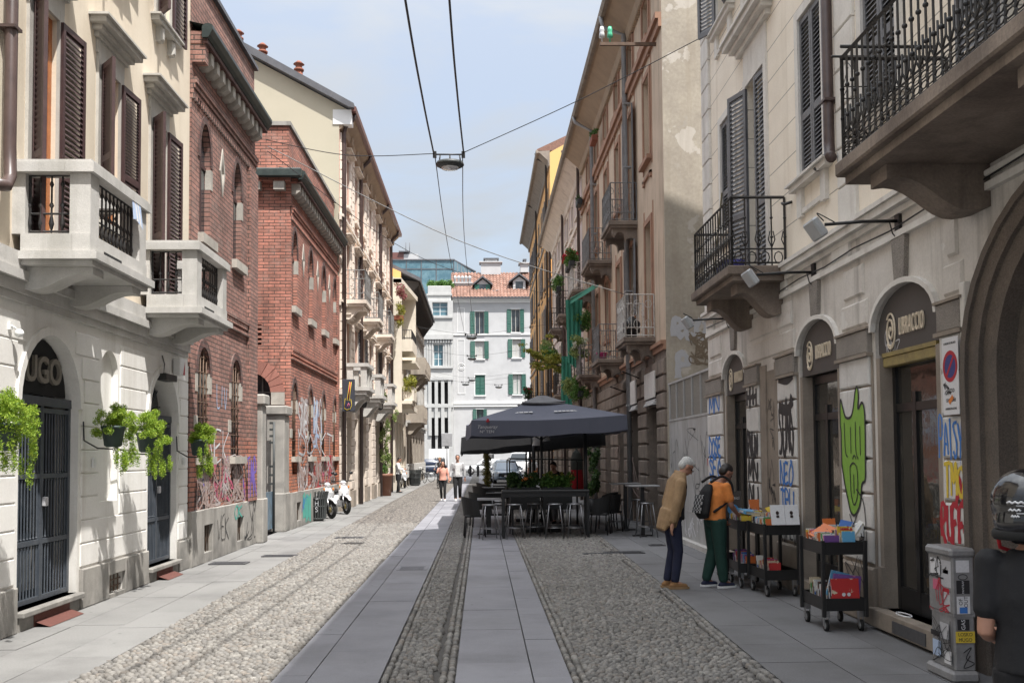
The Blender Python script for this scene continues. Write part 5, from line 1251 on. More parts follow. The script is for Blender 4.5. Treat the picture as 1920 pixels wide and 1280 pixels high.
for k in range(30): b.prism([(0, 10.7), (.1, 10.7), (.74, 11.6), (.74, 11.71), (0, 11.3)], 58.0+.58*k, 58.12+.58*k, g=lambda a, v, u: (u, v, a))
b.build('eave', M['dkwood'], Gh)
b = MB(); b.prism([(-3.5, 11.9), (-3.5, 12.1), (-8.5, 14.6), (-13.5, 12.1), (-13.5, 11.9), (-8.5, 14.3)], 57.5, 76, g=lambda a, v, u: (a, u, v)); b.build('roof', M['roofgrey'], Gh)
b = MB(); b.prism([(-4.6, 12.05), (-4.6, 12.4), (-8.5, 14.2), (-8.5, 12.1)], 57.3, 57.5, g=lambda a, v, u: (a, u, v)); b.build('roof_gable', M['orange'], Gh)

# ---------------------------------------------------------------- end of the street
Y1 = 110.
Wh = thing('white_building', 'white building with dark green shutters and a tiled roof closing the street', 'building', (4, Y1, 0)); fW = front(Y1)
X = lambda px, Yd=Y1: P(px, 700, Y=Yd)[0]
Z = lambda py, Yd=Y1: P(920, py, Y=Yd)[2]
WW = []   # (left, right, bottom, top, left shutter?, right shutter?)
for a, c, y0, y1, s0, s1 in ((891.2, 908.4, 584, 625.8, 1, 1), (959.7, 975.7, 580, 623, 1, 1), (891.2, 908.4, 639.4, 672.2, 1, 1), (961, 977.3, 636, 670.3, 1, 1), (890.8, 909.3, 702.7, 740.2, 2, 2), (961.6, 978, 701.5, 739, 1, 1), (893, 906, 767, 795, 1, 1), (962, 976, 767, 795, 1, 1)):
    for dx in (0, 70, 140) if c > 940 else (0,): WW.append((X(a+dx), X(c+dx), Z(y1), Z(y0), s0, s1))
xl, xr, zt = X(849), X(1130), Z(560)
b = MB(fW); b.sheet(rect(xl, xr, 0, zt), [rect(w[0], w[1], w[2], w[3]) for w in WW]+[rect(X(905), X(925), 0, 3.2), rect(X(960), X(985), 0, 3.2)], 0, .3)
b.build('wall', M['whitewall'], Wh); body_shell(fW, None, None, xl, xr, zt, 12, w=0).build('rear_wall', M['whitewall'], Wh)
for w in WW:
    if w[4] == 2: fr = window(fW, Wh, *w[:4], .2, M['white'], M['voidd'], (0, 0)); wd = (w[1]-w[0])/2; shutter(fW, fr, M['shutgreen'], w[0], 1, w[2], w[3], wd-.01, 0, 16, w0=-.1); shutter(fW, fr, M['shutgreen'], w[1], -1, w[2], w[3], wd-.01, 0, 16, w0=-.1)
    else:
        fr = window(fW, Wh, *w[:4], .2, M['shutgreen'] if w[2] < 12 else M['surround'], M['glass'], (1, 0), curtain=8 < w[2] < 13); wd = (w[1]-w[0])/2
        shutter(fW, fr, M['shutgreen'], w[0]-.02, -1, w[2], w[3], wd, .1, 16); shutter(fW, fr, M['shutgreen'], w[1]+.02, 1, w[2], w[3], wd*.92, .1, 16)
b = MB(fW); moulding(b, xl, xr, [(Z(628), Z(625.5), .10)], False); moulding(b, xl, xr, [(Z(762), Z(757), .15), (Z(757)+.002, Z(755), .22)], False); moulding(b, xl, xr, [(zt-.45, zt-.25, .15), (zt-.248, zt, .35)], False)
for w in WW: b.box(w[0]-.1, w[1]+.1, w[2]-.14, w[2]-.01, 0, .14); b.box(w[0]-.12, w[0], w[2], w[3]+.1, 0, .02) ; b.box(w[0]-.1, w[1]+.1, w[3]+.02, w[3]+.12, 0, .05)
for a, c, y0, y1 in ((858, 872, 577, 623), (858, 872, 636, 738)): 
    for q in (X(a), X(c)-.06): b.box(q, q+.06, Z(y1), Z(y0), 0, .04)
    b.box(X(a)+.06, X(c)-.06, Z(y1), Z(y1)+.06, 0, .04); b.box(X(a)+.06, X(c)-.06, Z(y0)-.06, Z(y0), 0, .04)
for r in (.22, .38): b.tube([(X(865)+r*cos(q*pi/8), Z(687)+r*sin(q*pi/8), .03) for q in range(17)], .03, 4)
for k in range(9): b.box(X(866), X(1000), .4+.52*k, .42+.52*k, 0, .012)
b.build('white_trim', M['white'], Wh)
b = MB(fW); b.box(X(906), X(924), 0, 3.1, -.35, -.3); b.box(X(961), X(984), 0, 3.1, -.35, -.3); b.build('shop_shutter', M['greyiron'], Wh)
b = MB(); n = 46; zr = Z(513, Y1+6)
for i in range(n):     # pantile roof in rolls
    x0 = xl-.3+(xr-xl+.6)*i/n; w = (xr-xl+.6)/n
    for j in range(12):
        t0, t1 = j/12, (j+1)/12; p = lambda x, t, dz: (x, Y1-.5+6.5*t, zt+.05+(zr-zt)*t+dz)
        b.add([p(x0, t0, .03), p(x0+w*.3, t0, .15), p(x0+w*.7, t0, .15), p(x0+w, t0, .03), p(x0, t1, .0), p(x0+w*.3, t1, .11), p(x0+w*.7, t1, .11), p(x0+w, t1, .0)], [(0, 1, 5, 4), (1, 2, 6, 5), (2, 3, 7, 6)])
rf = b.build('roof', M['tile'], Wh)
b = MB(); b.add([(xl-.3, Y1+6, zr), (xr+.3, Y1+6, zr), (xr+.3, Y1+13, zt), (xl-.3, Y1+13, zt)], [(0, 1, 2, 3)]); b.box(xl-.35, xr, Y1-.65, Y1-.4, zt-.02, zt+.12); b.build('gutter', M['roofgrey'], Wh)
for a, c, y0, y1, sh in ((900, 912, 533, 545, 1), (968, 982, 528, 541, 0)):
    Yd = Y1+1.5; xa, xb, z0, z1 = X(a, Yd), X(c, Yd), Z(y1, Yd), Z(y0, Yd); b = MB(front(Yd)); e = .28; xc = (xa+xb)/2
    b.prism([(xa-e, z0-.2), (xb+e, z0-.2), (xb+e, z1+.1), (xc, z1+.6), (xa-e, z1+.1)], -3.5, 0)
    o = b.build('dormer', M['whitewall'], rf); MB(front(Yd)).box(xa, xb, z0, z1, .002, .04).build('dormer_window', M['glass'], o) if False else None
    b = MB(front(Yd)); b.box(xa, xb, z0, z1, .005, .03); b.build('dormer_pane', M['glass'], Wh)
    b = MB(front(Yd)); b.prism([(xa-e-.5, z1-.15), (xc, z1+.75), (xb+e+.5, z1-.15), (xb+e+.5, z1+.02), (xc, z1+.95), (xa-e-.5, z1+.02)], -3.5, .35); b.build('dormer_roof', M['roofgrey'], Wh)
    if sh:
        b = MB(front(Yd)); b.box(xa-.55, xa-.02, z0, z1, .05, .09); b.box(xb+.02, xb+.5, z0, z1, .05, .09); b.build('dormer_shutter', M['shutgreen'], Wh)
b = MB(front(Y1+1)); b.add([(X(925), Z(543), .05), (X(937), Z(541), .05), (X(941), Z(532), -1.5), (X(930), Z(533), -1.5)], [(0, 1, 2, 3)]); b.build('skylight', M['lampglass'], Wh)
for a, c, y0, y1 in ((903, 940, 487, 516), (977, 992, 489, 512)):
    Yd = Y1+6; b = MB(front(Yd)); xa, xb = X(a, Yd), X(c, Yd); b.box(xa, xb, Z(y1, Yd), Z(y0+7, Yd), -1, .6); b.box(xa-.2, xb+.2, Z(y0+7, Yd), Z(y0+5, Yd), -1.1, .8); b.box(xa+.5, xb-.4, Z(y0+5, Yd), Z(y0, Yd), -.6, .3)
    o = b.build('chimney', M['whitewall'], Wh); MB(front(Yd)).box(xa+.3, xb-.2, Z(y0, Yd), Z(y0-2, Yd), -.9, .5).build('chimney_cap', M['roofgrey'], o)

Y2 = 108.
Gr = thing('grey_building', 'grey stone building with vertical fins left of the white building', 'building', (-6, Y2, 0)); fY = front(Y2)
X2 = lambda px: P(px, 700, Y=Y2)[0]
Z2 = lambda py: P(920, py, Y=Y2)[2]
xa, xb = X2(690), X2(849.5)
HL = [rect(X2(811), X2(840), Z2(591), Z2(566)), rect(X2(813), X2(831), Z2(685), Z2(645))]+[rect(X2(a), X2(a)+.45, Z2(756), Z2(716)) for a in (808, 820, 833)]+[rect(X2(a), X2(a)+.45, Z2(842), Z2(782)) for a in (808, 820, 833)]
b = MB(fY); b.sheet(rect(xa, xb, 0, Z2(563)), HL, 0, .4); b.build('wall', M['greywall'], Gr); body_shell(fY, None, None, xa, xb, Z2(563), 12, w=0).build('rear_wall', M['greywall'], Gr)
b = MB(fY); moulding(b, xa, xb, [(Z2(596), Z2(592), .15), (Z2(636), Z2(627), .3), (Z2(690), Z2(686), .2), (Z2(712), Z2(706), .25), (Z2(763), Z2(757), .2)], False)
for px in list(range(800, 850, 5)): b.box(X2(px), X2(px)+.14, Z2(686), Z2(640), 0, .10) if not 811 < px < 833 else None; b.box(X2(px)+.05, X2(px)+.2, Z2(642), Z2(636), 0, .2)
for px in (803, 815, 827, 840): b.box(X2(px), X2(px)+.35, 4.0, Z2(712), 0, .18)
b.build('stone_fin', M['greywall'], Gr)
for h in HL: window(fY, Gr, h[0][0], h[1][0], h[0][1], h[2][1], .3, M['white'] if h[1][0]-h[0][0] > .6 else M['voidd'], M['glassb'] if h[1][0]-h[0][0] > .6 else M['voidd'], (1, 2) if h[1][0]-h[0][0] > .6 else (0, 0), .05)
b = MB(front(Y2+.5)); b.box(X2(802), X2(846), Z2(564), Z2(534), -4, 0, ch=.05); b.box(X2(800), X2(848), Z2(552), Z2(549), -4, .12); b.build('roof_parapet', M['greywall'], Gr)
R = random.Random(12)
t = thing('roof_plant', 'green shrubs on the roof terrace below the glass storey', 'plant', (X2(828), Y2+1.5, Z2(534)))
leaves('foliage', [((X2(R.uniform(806, 846)), Y2+1+R.random(), Z2(534)+R.uniform(0, .55)), (.45, .4, .4)) for _ in range(26)]+[((X2(828), Y2+1.5, Z2(527)), (.6, .5, .5))], 3800, .11, M['leafmid'], t)
Y3 = 124.
Gb = thing('glass_building', 'blue glazed office storey rising behind the grey building', 'building', (-5, Y3, 0)); fZ = front(Y3)
X3 = lambda px: P(px, 500, Y=Y3)[0]
Z3 = lambda py: P(850, py, Y=Y3)[2]
x0, x1, z0, z1 = X3(700), X3(851), 5, Z3(486)
b = MB(fZ); b.box(x0, x1, z0, z1-.15, -14, 0); b.add([(x1+.02, z0, 0), (x1+2.6, z0, -8), (x1+2.6, z1-.15, -8), (x1+.02, z1-.15, 0)], [(0, 1, 2, 3)]); b.build('glass_wall', M['glassb'], Gb)
b = MB(fZ); b.box(x0, x1+.1, z1-.15, z1, -14, .15)
b.prism([(x1, .1), (x1+2.75, -8), (x1+.1, -14), (x1-2, -14)], z1-.15, z1, g=lambda a, w, v: (a, v, w))
k = 0
for px in (762, 790, 818, 851): b.box(X3(px)-.05, X3(px)+.05, z0, z1-.15, .0, .07)
for q in range(1, 6): b.tube([(x1+2.6*q/6, z0, -8*q/6+.05), (x1+2.6*q/6, z1, -8*q/6+.05)], .05, 4)
b.box(x0, x1, Z3(505), Z3(503.5), .0, .05)
b.build('mullion', M['roofgrey'], Gb)
rb = thing('roof_plant_room', 'dark red and white rooftop block at the far left skyline', 'building', (-9, 130, 0)); f9 = front(130.)
X9 = lambda px: P(px, 500, Y=130.)[0]
Z9 = lambda py: P(850, py, Y=130.)[2]
b = MB(f9); b.box(X9(690), X9(757), 0, Z9(473), -6, 0); b.build('red_block', M['redgut'], rb); b = MB(f9); b.box(X9(757)+.01, X9(784), 0, Z9(476), -6, -.02); b.build('white_block', M['whitewall'], rb)
b = MB(f9); b.box(X9(748), X9(768), Z9(473), Z9(471), -3, .3)
for dx in (0, .5): b.tube([(X9(760)+dx, Z9(471), -1), (X9(760)+dx, Z9(452), -1)], .04, 4)
b.build('antenna_roof', M['roofgrey'], rb)
q = P(868, 530, Y=Y1+3)
b = MB(); b.box(q[0]-1.0, q[0]+1.0, q[1]-.6, q[1]+.6, q[2]-3, q[2]-.2); b.box(q[0]-1.35, q[0]+1.1, q[1]-.8, q[1]+.8, q[2]-.2, q[2]-.05)
for k in range(5): b.lathe((q[0]-.9+.42*k, q[1], q[2]-.05), [(.17, 0), (.13, .5), (.2, .55), (.2, .7), (.05, .85)], 8)
tag(b.build('chimney_stack', M['whitewall']), 'cluster of white chimney pots left of the tiled roof', 'chimney')
# small shop front with a scalloped awning at the corner
q0, q1 = P(804, 842, Y=100.), P(842, 842, Y=100.); f10 = front(100.)
t = thing('market_stall', 'white fabric stall with a scalloped fringe at the end of the street', 'stall', (q0[0], 100, 0)); zt = q0[2]
b = MB(f10); b.box(q0[0], q1[0], zt-.75, zt, -.03, 0); b.box(q0[0], q0[0]+.45, 0, zt-.752, -.03, 0); b.box(q1[0]-.4, q1[0], 0, zt-.752, -.03, 0)
for k in range(6): a = q0[0]+.45+(q1[0]-q0[0]-.85)*k/6; d = (q1[0]-q0[0]-.85)/6; b.prism([(a, zt-.75), (a+d, zt-.75), (a+d*.5, zt-1.0)], -.02, 0)
b.box(q0[0], q1[0], zt, zt+.05, -2, 0); b.build('fabric', M['white'], t)
b = MB(f10); b.box(q0[0]+.45, q1[0]-.4, 0, zt-.75, -1.9, -1.8); b.build('interior', M['greypipe'], t)
# ---------------------------------------------------------------- right 1: bookshop house
R1 = thing('bookshop_house', 'cream house with a rusticated bookshop ground floor and iron balconies on the right', 'building', (3.95, 12, 0)); fR = right(3.95)
DR = [(8.43, 9.82, .2, 2.93, .37), (10.83, 12.20, .2, 2.93, .36), (14.66, 15.98, .2, 2.93, .34)]
PORT = (5.05, 7.28, .02, 2.36, .95)
WR = [(15.1, 15.92, 5.2, 7.08), (13.42, 14.36, 4.12, 7.12), (11.12, 11.93, 5.05, 7.05), (9.1, 9.92, 5.05, 7.05), (6.2, 7.2, 4.12, 7.12), (15.2, 16.02, 8.7, 10.7), (13.45, 14.35, 8.7, 10.7), (11.12, 11.93, 8.7, 10.7), (9.1, 9.92, 8.7, 10.7), (15.2, 16.02, 12, 13.9), (13.45, 14.35, 12, 13.9), (11.12, 11.93, 12, 13.9), (4.4, 5.2, 5.05, 7.05)]
b = MB(fR); b.sheet(rect(-6, 17.15, 4.0, 16.2), [rect(*w) for w in WR], 0, .22); b.build('upper_wall', M['r1up'], R1)
b = MB(fR); b.sheet(rect(-6, 17.15, 0, 4.02), [arch(*d) for d in DR]+[arch(PORT[0]-.45, PORT[1]+.45, .02, PORT[3], PORT[4]+.34)], -.002, .22); b.build('ground_floor_wall', M['r1low'], R1)
b = body_shell(fR, None, None, -6, 17.15, 16.2, 8, w=-.01); b.build('rear_wall', M['blank'], R1)
b = MB(fR); moulding(b, -6, 16.4, [(15.9, 16.05, .2), (16.052, 16.2, .5)], False); b.prism([(.66, 16.2), (.66, 16.3), (-1.9, 19.1), (-8.2, 16.4), (-8.2, 16.2)], -6.1, 16.6, g=lambda a, v, u: (u, v, a)); b.build('roof', M['tile'], R1)
b = MB(); b.box(5.9, 9.0, 12.8, 14.9, 16.5, 21.4); b.build('roof_shadow_block', M['blank'], R1)  # unseen block added on the roof to cast shade on the beige side wall
# band courses
b = MB(fR); moulding(b, -6, 17.12, [(3.74, 3.80, .05)], False); moulding(b, -6, 17.12, [(3.96, 4.02, .04), (4.022, 4.10, .10), (4.102, 4.15, .13)], False)
for u in (2.62, 8.0, 10.4, 12.6, 16.6): b.box(u, u+.52, 3.80, 3.96, 0, .035)
b.build('string_course', M['r1trim'], R1)
b = MB(fR)
for i in range(14): b.cbox(16.62, 17.15, 4.17+.43*i, 4.585+.43*i, 0, .05, .012)
for i in range(14): b.cbox(10.15, 10.65, 4.17+.43*i, 4.585+.43*i, 0, .045, .012)
b.build('quoin', M['r1trim'], R1)
# piers with painted blocks, granite imposts
vb = [.60, .95, 1.31, 1.665, 2.03, 2.40, 2.715]
piers = [(7.94, 8.36), (9.90, 10.76), (12.27, 13.05), (13.92, 14.60), (16.05, 17.14)]
b = MB(fR); g_ = MB(fR); p_ = MB(fR)
for a, c in piers:
    for i in range(6): b.cbox(a+.02, c-.02, vb[i]+.012, vb[i+1]-.010, -.002, .04, .016)
    g_.cbox(a, c, 2.735, 2.975, -.002, .06, .012); p_.cbox(a-.05, c+.05, 0, .575, -.002, .07, .02)
b.build('painted_block', M['r1block'], R1); g_.build('granite_impost', M['granite'], R1); p_.build('plinth', M['tanst'], R1)
b = MB(fR)
for a, c in piers[:]:
    b.box(a-.02, c+.02, .575, 2.735, -.002, .012); b.box(a-.03, c+.03, 2.70, 2.735, .012, .075); b.box(a-.03, c+.03, 2.976, 3.0, -.002, .075)
b.box(13.12, 13.86, .1, 2.86, -.002, .003); 
for q in ((13.08, 13.22), (13.62, 13.90)): b.box(*q, .1, 2.95, .0, .02)
b.build('pier', M['tanst'], R1)
b = MB(fR)   # recessed panels with scored frames above the imposts
for a, c in ((7.96, 8.30), (9.98, 10.70), (12.35, 14.5), (16.1, 17.05)):
    for v0, v1 in ((3.04, 3.30), (3.36, 3.68)): b.cbox(a+(.08 if v0 > 3.3 else 0), c-(.08 if v0 > 3.3 else 0), v0, v1, -.002, .022, .02)
b.build('ashlar_panel', M['r1low'], R1)
for d0, d1, v0, sp, rs in DR:
    c = (d0+d1)/2; r0 = (d1-d0)/2; n = 14
    b = MB(fR); q = lambda e, a: (c+(r0+e)*cos(a), sp+(rs+e)*sin(a))
    for i in range(n):
        a0, a1 = pi*i/n, pi*(i+1)/n; p = [q(0, a0), q(.05, a0), q(.05, a1), q(0, a1)]
        b.add([(x, y, .05) for x, y in p]+[(x, y, -.02) for x, y in p], [(0, 1, 2, 3), (0, 1, 5, 4), (2, 3, 7, 6), (1, 2, 6, 5), (3, 0, 4, 7)])
    b.build('arch_moulding', M['r1trim'], R1)
    b = MB(fR); b.prism([(c-.11, 3.345), (c+.11, 3.345), (c+.15, 3.735), (c-.15, 3.735)], 0, .045); b.build('keystone', M['granite'], R1)
    b = MB(fR); 
    for q in (d0, d1-.085): b.box(q, q+.085, .18, 2.66, -.20, -.004); b.box(q-.004, q+.09, .17, .6, -.19, .03)
    b.build('granite_jamb', M['tanst'], R1)
    big = d0 < 9; e0, e1 = d0+.085, d1-.085
    b = MB(fR); w0, w1 = -.19, -.13
    for q in (e0, e1-.07): b.box(q, q+.07, v0, 2.66, w0, w1)
    b.box(e0+.07, e0+.30, v0+.05, 2.3, w0+.005, w1-.004) if False else b.box((e0+e1)/2+.10, (e0+e1)/2+.17, v0, 2.3, w0, w1)
    for hh in ((v0, v0+.22), (2.12, 2.2), (2.56, 2.66)): b.box(e0+.07, e1-.07, hh[0], hh[1], w0+.003, w1-.003)
    fr = b.build('shop_window_frame', M['frameblk'], R1)
    MB(fR).box(e0, e1, v0, 2.66, -.18, -.16).build('pane', mk_glass('shop_glass', (.035, .032, .028), .04, (.06, .055, .048)), fr)
    if big:
        b = MB(fR); b.box(e0+.02, e1-.02, 2.56, 2.66, -.125, -.03, ch=.01); b.box(e0+.02, e1-.02, 2.66, 2.70, -.125, -.02); b.build('rolled_shutter', M['brass'], R1)
    b = MB(fR); b.box(d0-.02, d1+.02, .03, .2, -.21, .09 if not big else .13, ch=.006); st = b.build('door_step', M['tanst'], R1)
    if big:
        b = MB(fR); b.box(8.55, 9.25, .05, .16, .131, .138)
        b.build('vent_grating', M['gratemetal'], st)
        b = MB(lambda a, c_, h: fR(a, h, c_)); b.tube([(9.3+.14*cos(k*pi/8), .0+.05*sin(k*pi/8), .205) for k in range(17)], .008, 4); b.build('floor_sticker', M['g_white'], st)
    sn = MB(fR).prism([(u, v) for u, v in arch(d0+.003, d1-.003, 2.665 if not big else 2.70, 2.93, rs-.004)], -.10, -.035).build('sign_panel', M['signgrey'], R1)
    s = 1.0
    xs, xt0, xt1 = {8.43: (1681, 1693, 1746), 10.83: (1526, 1535, 1567), 14.66: (1375.5, 1381, 1398)}[d0]
    ut0, ut1 = P(xt0, 640, X=4.03)[1], P(xt1, 640, X=4.03)[1]; cy, cz = P(xs, 650, X=4.03)[1], 2.90
    text('LIBRACCIO', .235, M['lettercream'], sn, (3.95+.022, (ut0+ut1)/2-.025, 2.91), 'R', ext=.008, bold=.0, sx=.335*(ut0-ut1)/.52, gap=1.22)
    b = MB(fR)
    pts = [(cy-(.016+.0082*t)*cos(t*.62)*.62, cz+(.016+.0082*t)*sin(t*.62)*.95, -.025) for t in range(20)]
    b.tube(pts, .011, 5, sm=False); b.tube([(cy+.105*cos(t*pi/12), cz+.17*sin(t*pi/12), -.025) for t in range(3, 22)], .010, 5, sm=False); b.build('spiral_emblem', M['lettercream'], sn)
    if big: spray(fR, R1, M['g_silver'], 'OG', 9.50, 9.66, 2.78, 2.92, .012, -.034, 3, True); spray(fR, R1, M['g_silver'], 'RATZ', 9.30, 9.62, 2.70, 2.79, .010, -.034, 4, True)
b = MB(fR); b.box(8.55, 9.2, .5, 2.0, -.8, -.75); b.build('shop_interior', M['voidd'], R1)
# portal
c = sum(PORT[:2])/2; b = MB(fR); n = 18
for (i0, i1, w1) in ((0, .16, -.12), (.16, .36, .03), (.36, .52, .07), (.52, .60, .10)):
    q = lambda e, a: (c+((PORT[1]-PORT[0])/2+e)*cos(a), PORT[3]+(PORT[4]+e*.75)*sin(a))
    path = lambda e: [(PORT[1]+e, 0), (PORT[1]+e, PORT[3])]+[q(e, pi*i/n) for i in range(1, n)]+[(PORT[0]-e, PORT[3]), (PORT[0]-e, 0)]
    A0, A1 = path(i0), path(i1)
    for i in range(len(A0)-1):
        p = [A0[i], A1[i], A1[i+1], A0[i+1]]
        b.add([(x, y, w1) for x, y in p]+[(x, y, -.4) for x, y in p], [(0, 1, 2, 3), (1, 2, 6, 5), (3, 0, 4, 7)])
b.build('portal_surround', M['dkgran'], R1)
b = MB(fR); b.prism([(u, v) for u, v in arch(*PORT)], -.42, -.36)
for k in (0, 1): b.cbox(PORT[0]+.12+k*1.02, PORT[0]+1.02+k*1.02, .3, 2.2, -.36, -.31, .03)
b.build('portal_door', M['reddoor'], R1)
b = MB(fR); b.cbox(7.87, 7.96, 2.2, 3.1, 0, .05, .01); b.cbox(4.2, 7.95, 3.30+.55, 3.40+.5, 0, .05, .01)
b.build('portal_label', M['r1trim'], R1)
# windows
b = MB(fR)
for (u0, u1, v0, v1) in WR:
    t = .12; b.box(u0-t, u0, v0, v1+t, 0, .035); b.box(u1, u1+t, v0, v1+t, 0, .035); b.box(u0, u1, v1, v1+t, 0, .033)
    if v0 > 4.5: moulding(b, u0-t-.02, u1+t+.02, [(v0-.10, v0-.03, .10), (v0-.028, v0, .14)]); b.box(u0-.05, u1+.05, v0-.42, v0-.36, 0, .04); b.box(u0-.10, u0+.06, v0-.45, v0-.1, 0, .05); b.box(u1-.06, u1+.10, v0-.45, v0-.1, 0, .05)
    else: b.box(u0-t, u1+t, v1+t, v1+.55, 0, .02); moulding(b, u0-t-.12, u1+t+.12, [(v1+.55, v1+.63, .08), (v1+.632, v1+.70, .16), (v1+.702, v1+.79, .24), (v1+.792, v1+.83, .28)])
b.build('window_surround', M['r1trim'], R1)
for i, (u0, u1, v0, v1) in enumerate(WR):
    fr = window(fR, R1, u0, u1, v0, v1, .18, M['shutgrey'], M['voidd'], (1, 1)); w = (u1-u0)/2
    if i == 1:
        shutter(fR, fr, M['shutgrey'], u1-.01, 1, v0+.02, v1-.02, w, .33, 44, .0); shutter(fR, fr, M['shutgrey'], u0+.02, 1, v0+.02, v1-.02, w, .06, 44, -.035)
    elif i == 5:
        shutter(fR, fr, M['g_navy'] if False else M['shutgrey'], u1+.02, 1, v0, v1, w, .5, 30); shutter(fR, fr, M['shutgrey'], u0-.02, -1, v0, v1, w, .5, 30)
    elif v0 < 4.5: shutter(fR, fr, M['shutgrey'], u1+.02, 1, v0+.02, v1-.02, w, .15, 44); shutter(fR, fr, M['shutgrey'], u0-.02, -1, v0+.02, v1-.02, w, .15, 44)
    else:
        shutter(fR, fr, M['shutgrey'], u1, -1, v0+.01, v1-.01, w-.006, 0, 36, -.035); shutter(fR, fr, M['shutgrey'], u0, 1, v0+.01, v1-.01, w-.006, 0, 36, -.035)
# balconies
for u0, u1, p, big in ((12.62, 14.80, .75, 0), (3.2, 8.12, .95, 1)):
    b = MB(fR); b.box(u0-.05, u1+.03, 4.02, 4.14, 0, p+.03, ch=.015); b.box(u0, u1-.02, 3.95, 4.018, 0, p-.04)
    for q in ((u1-.55, u1-.27), (u0+.2, u0+.48)) if not big else ((u1-.62, u1-.30), (u1-2.9, u1-2.5)):
        scurve(b, q[0], q[1], 3.949, 3.56 if not big else 3.62, 0, p-.14)
    o = b.build('balcony', M['soffit'], R1)
    railing(fR, o, [(u0, .02), (u0, p-.04), (u1, p-.04), (u1, .02)], 4.14, 5.03, M['iron'], .11 if big else .145, .010, .020, 'cast' if big else 'scroll')
    b = MB(fR); q = u1; b.tube([(q+.02, 4.96, .3), (q+.14, 4.84, .3), (q+.14, 4.84, p-.1), (q+.02, 4.96, p-.1)], .006, 4); b.tube([(q+.02, 4.8, .3), (q+.15, 4.74, .3), (q+.15, 4.74, p-.1), (q+.02, 4.8, p-.1)], .006, 4)
    if big:
        for k in range(4): b.tube([(q+.04+.22, 4.95+.2*(k % 2), .2+.2*k), (q+.04, 4.95, .2+.2*k), (q+.04, 5.15, .2+.2*k)], .006, 4)
        b.tube([(q+.05, 5.15, .1), (q+.05, 5.15, .9)], .016, 4); b.tube([(q+.26, 5.15, .1), (q+.26, 5.15, .9)], .012, 4)
    b.build('drying_rack', M['iron'], o)
b = MB(fR); b.tube([(10.74, 16.0, .09), (10.74, 5.15, .09), (10.70, 5.0, .10), (10.60, 4.94, .12)], .06, 10)
for v in (5.6, 7.3): b.box(10.66, 10.82, v, v+.03, 0, .16)
tag(b.build('drainpipe', M['pipe']), 'brown drainpipe on the bookshop house ending beside the large iron balcony', 'drainpipe')
b = MB(fR); b.lathe((13.6, 4.15, .46), [(.14, 0), (.17, .22), (.18, .24)], 12, ax=(0, 2, 1)); b.box(13.35, 13.9, 4.15, 4.36, .42, .62, ch=.02); tag(b.build('balcony_tub', M['blueplastic']), 'dark blue plastic tub on the small iron balcony', 'tub')
b = MB(fR); b.tube([(14.35, 4.2, .55), (14.55, 5.6, .35)], .014, 5); tag(b.build('broomstick', M['stem']), 'dark broomstick leaning in the small iron balcony', 'broomstick')
# floodlights on arms
for i, (u, v, dw, lab) in enumerate(((9.17, 3.90, .68, 'nearest floodlight on a bracket, below the large balcony'), (11.56, 3.86, .66, 'middle floodlight on a bracket, in front of the small balcony'), (15.47, 3.85, .60, 'farthest floodlight on a bracket, beyond the small balcony'))):
    t = thing('floodlight', lab, 'floodlight', fR(u, v, 0), 'shop floodlights'); e = [(u, v, 0), (u+.02, v, dw*.5), (u+.10, v-.01, dw)]
    b = MB(fR); b.tube(e, .016, 6); b.box(u-.05, u+.05, v-.14, v+.12, 0, .03); b.tube([(u, v+.0, .1), (u+.0, v-.12, .07), (u, v-.16, .03)], .007, 4); b.tube(catmull([(u+.05, v, .6), (u+.1, v+.10, .75), (u+.12, v+.03, dw)]), .007, 4); b.build('arm', M['blackmetal'], t)
    b = MB(lambda x, y, z: fR(u+.14+x, v-.05+y*cos(.6)-z*sin(.6), dw+.08+y*sin(.6)+z*cos(.6))); b.box(-.14, .14, -.10, .10, -.04, .03, ch=.015); hd = b.build('housing', M['flood'], t)
    b = MB(lambda x, y, z: fR(u+.14+x, v-.05+y*cos(.6)-z*sin(.6), dw+.08+y*sin(.6)+z*cos(.6))); b.box(-.12, .12, -.085, .085, -.047, -.041); b.build('lens', M['lampglass'], hd)
# wall hooks and the cable along the cornice
b = MB(fR); b.tube([(2.7, 3.86, .03)]+[(3+k*.9, 3.86-.03*(k % 2)+.0*k, .05) for k in range(15)]+[(17, 3.9, .05)], .009, 4); tag(b.build('wall_cable', M['blackmetal']), 'thin black cable strung under the cornice of the bookshop house', 'cable')
for k, (u, v) in enumerate(((12.35, 4.9), (11.1, 4.98))): tag(MB(fR).tube([(u, v, 0), (u+.05, v-.02, .09), (u+.1, v+.01, .1)], .02, 5).build('shutter_stay', M['iron']), ('black iron shutter stay left of the drainpipe foot' if k else 'black iron shutter stay above the small balcony corner'), 'shutter stay')
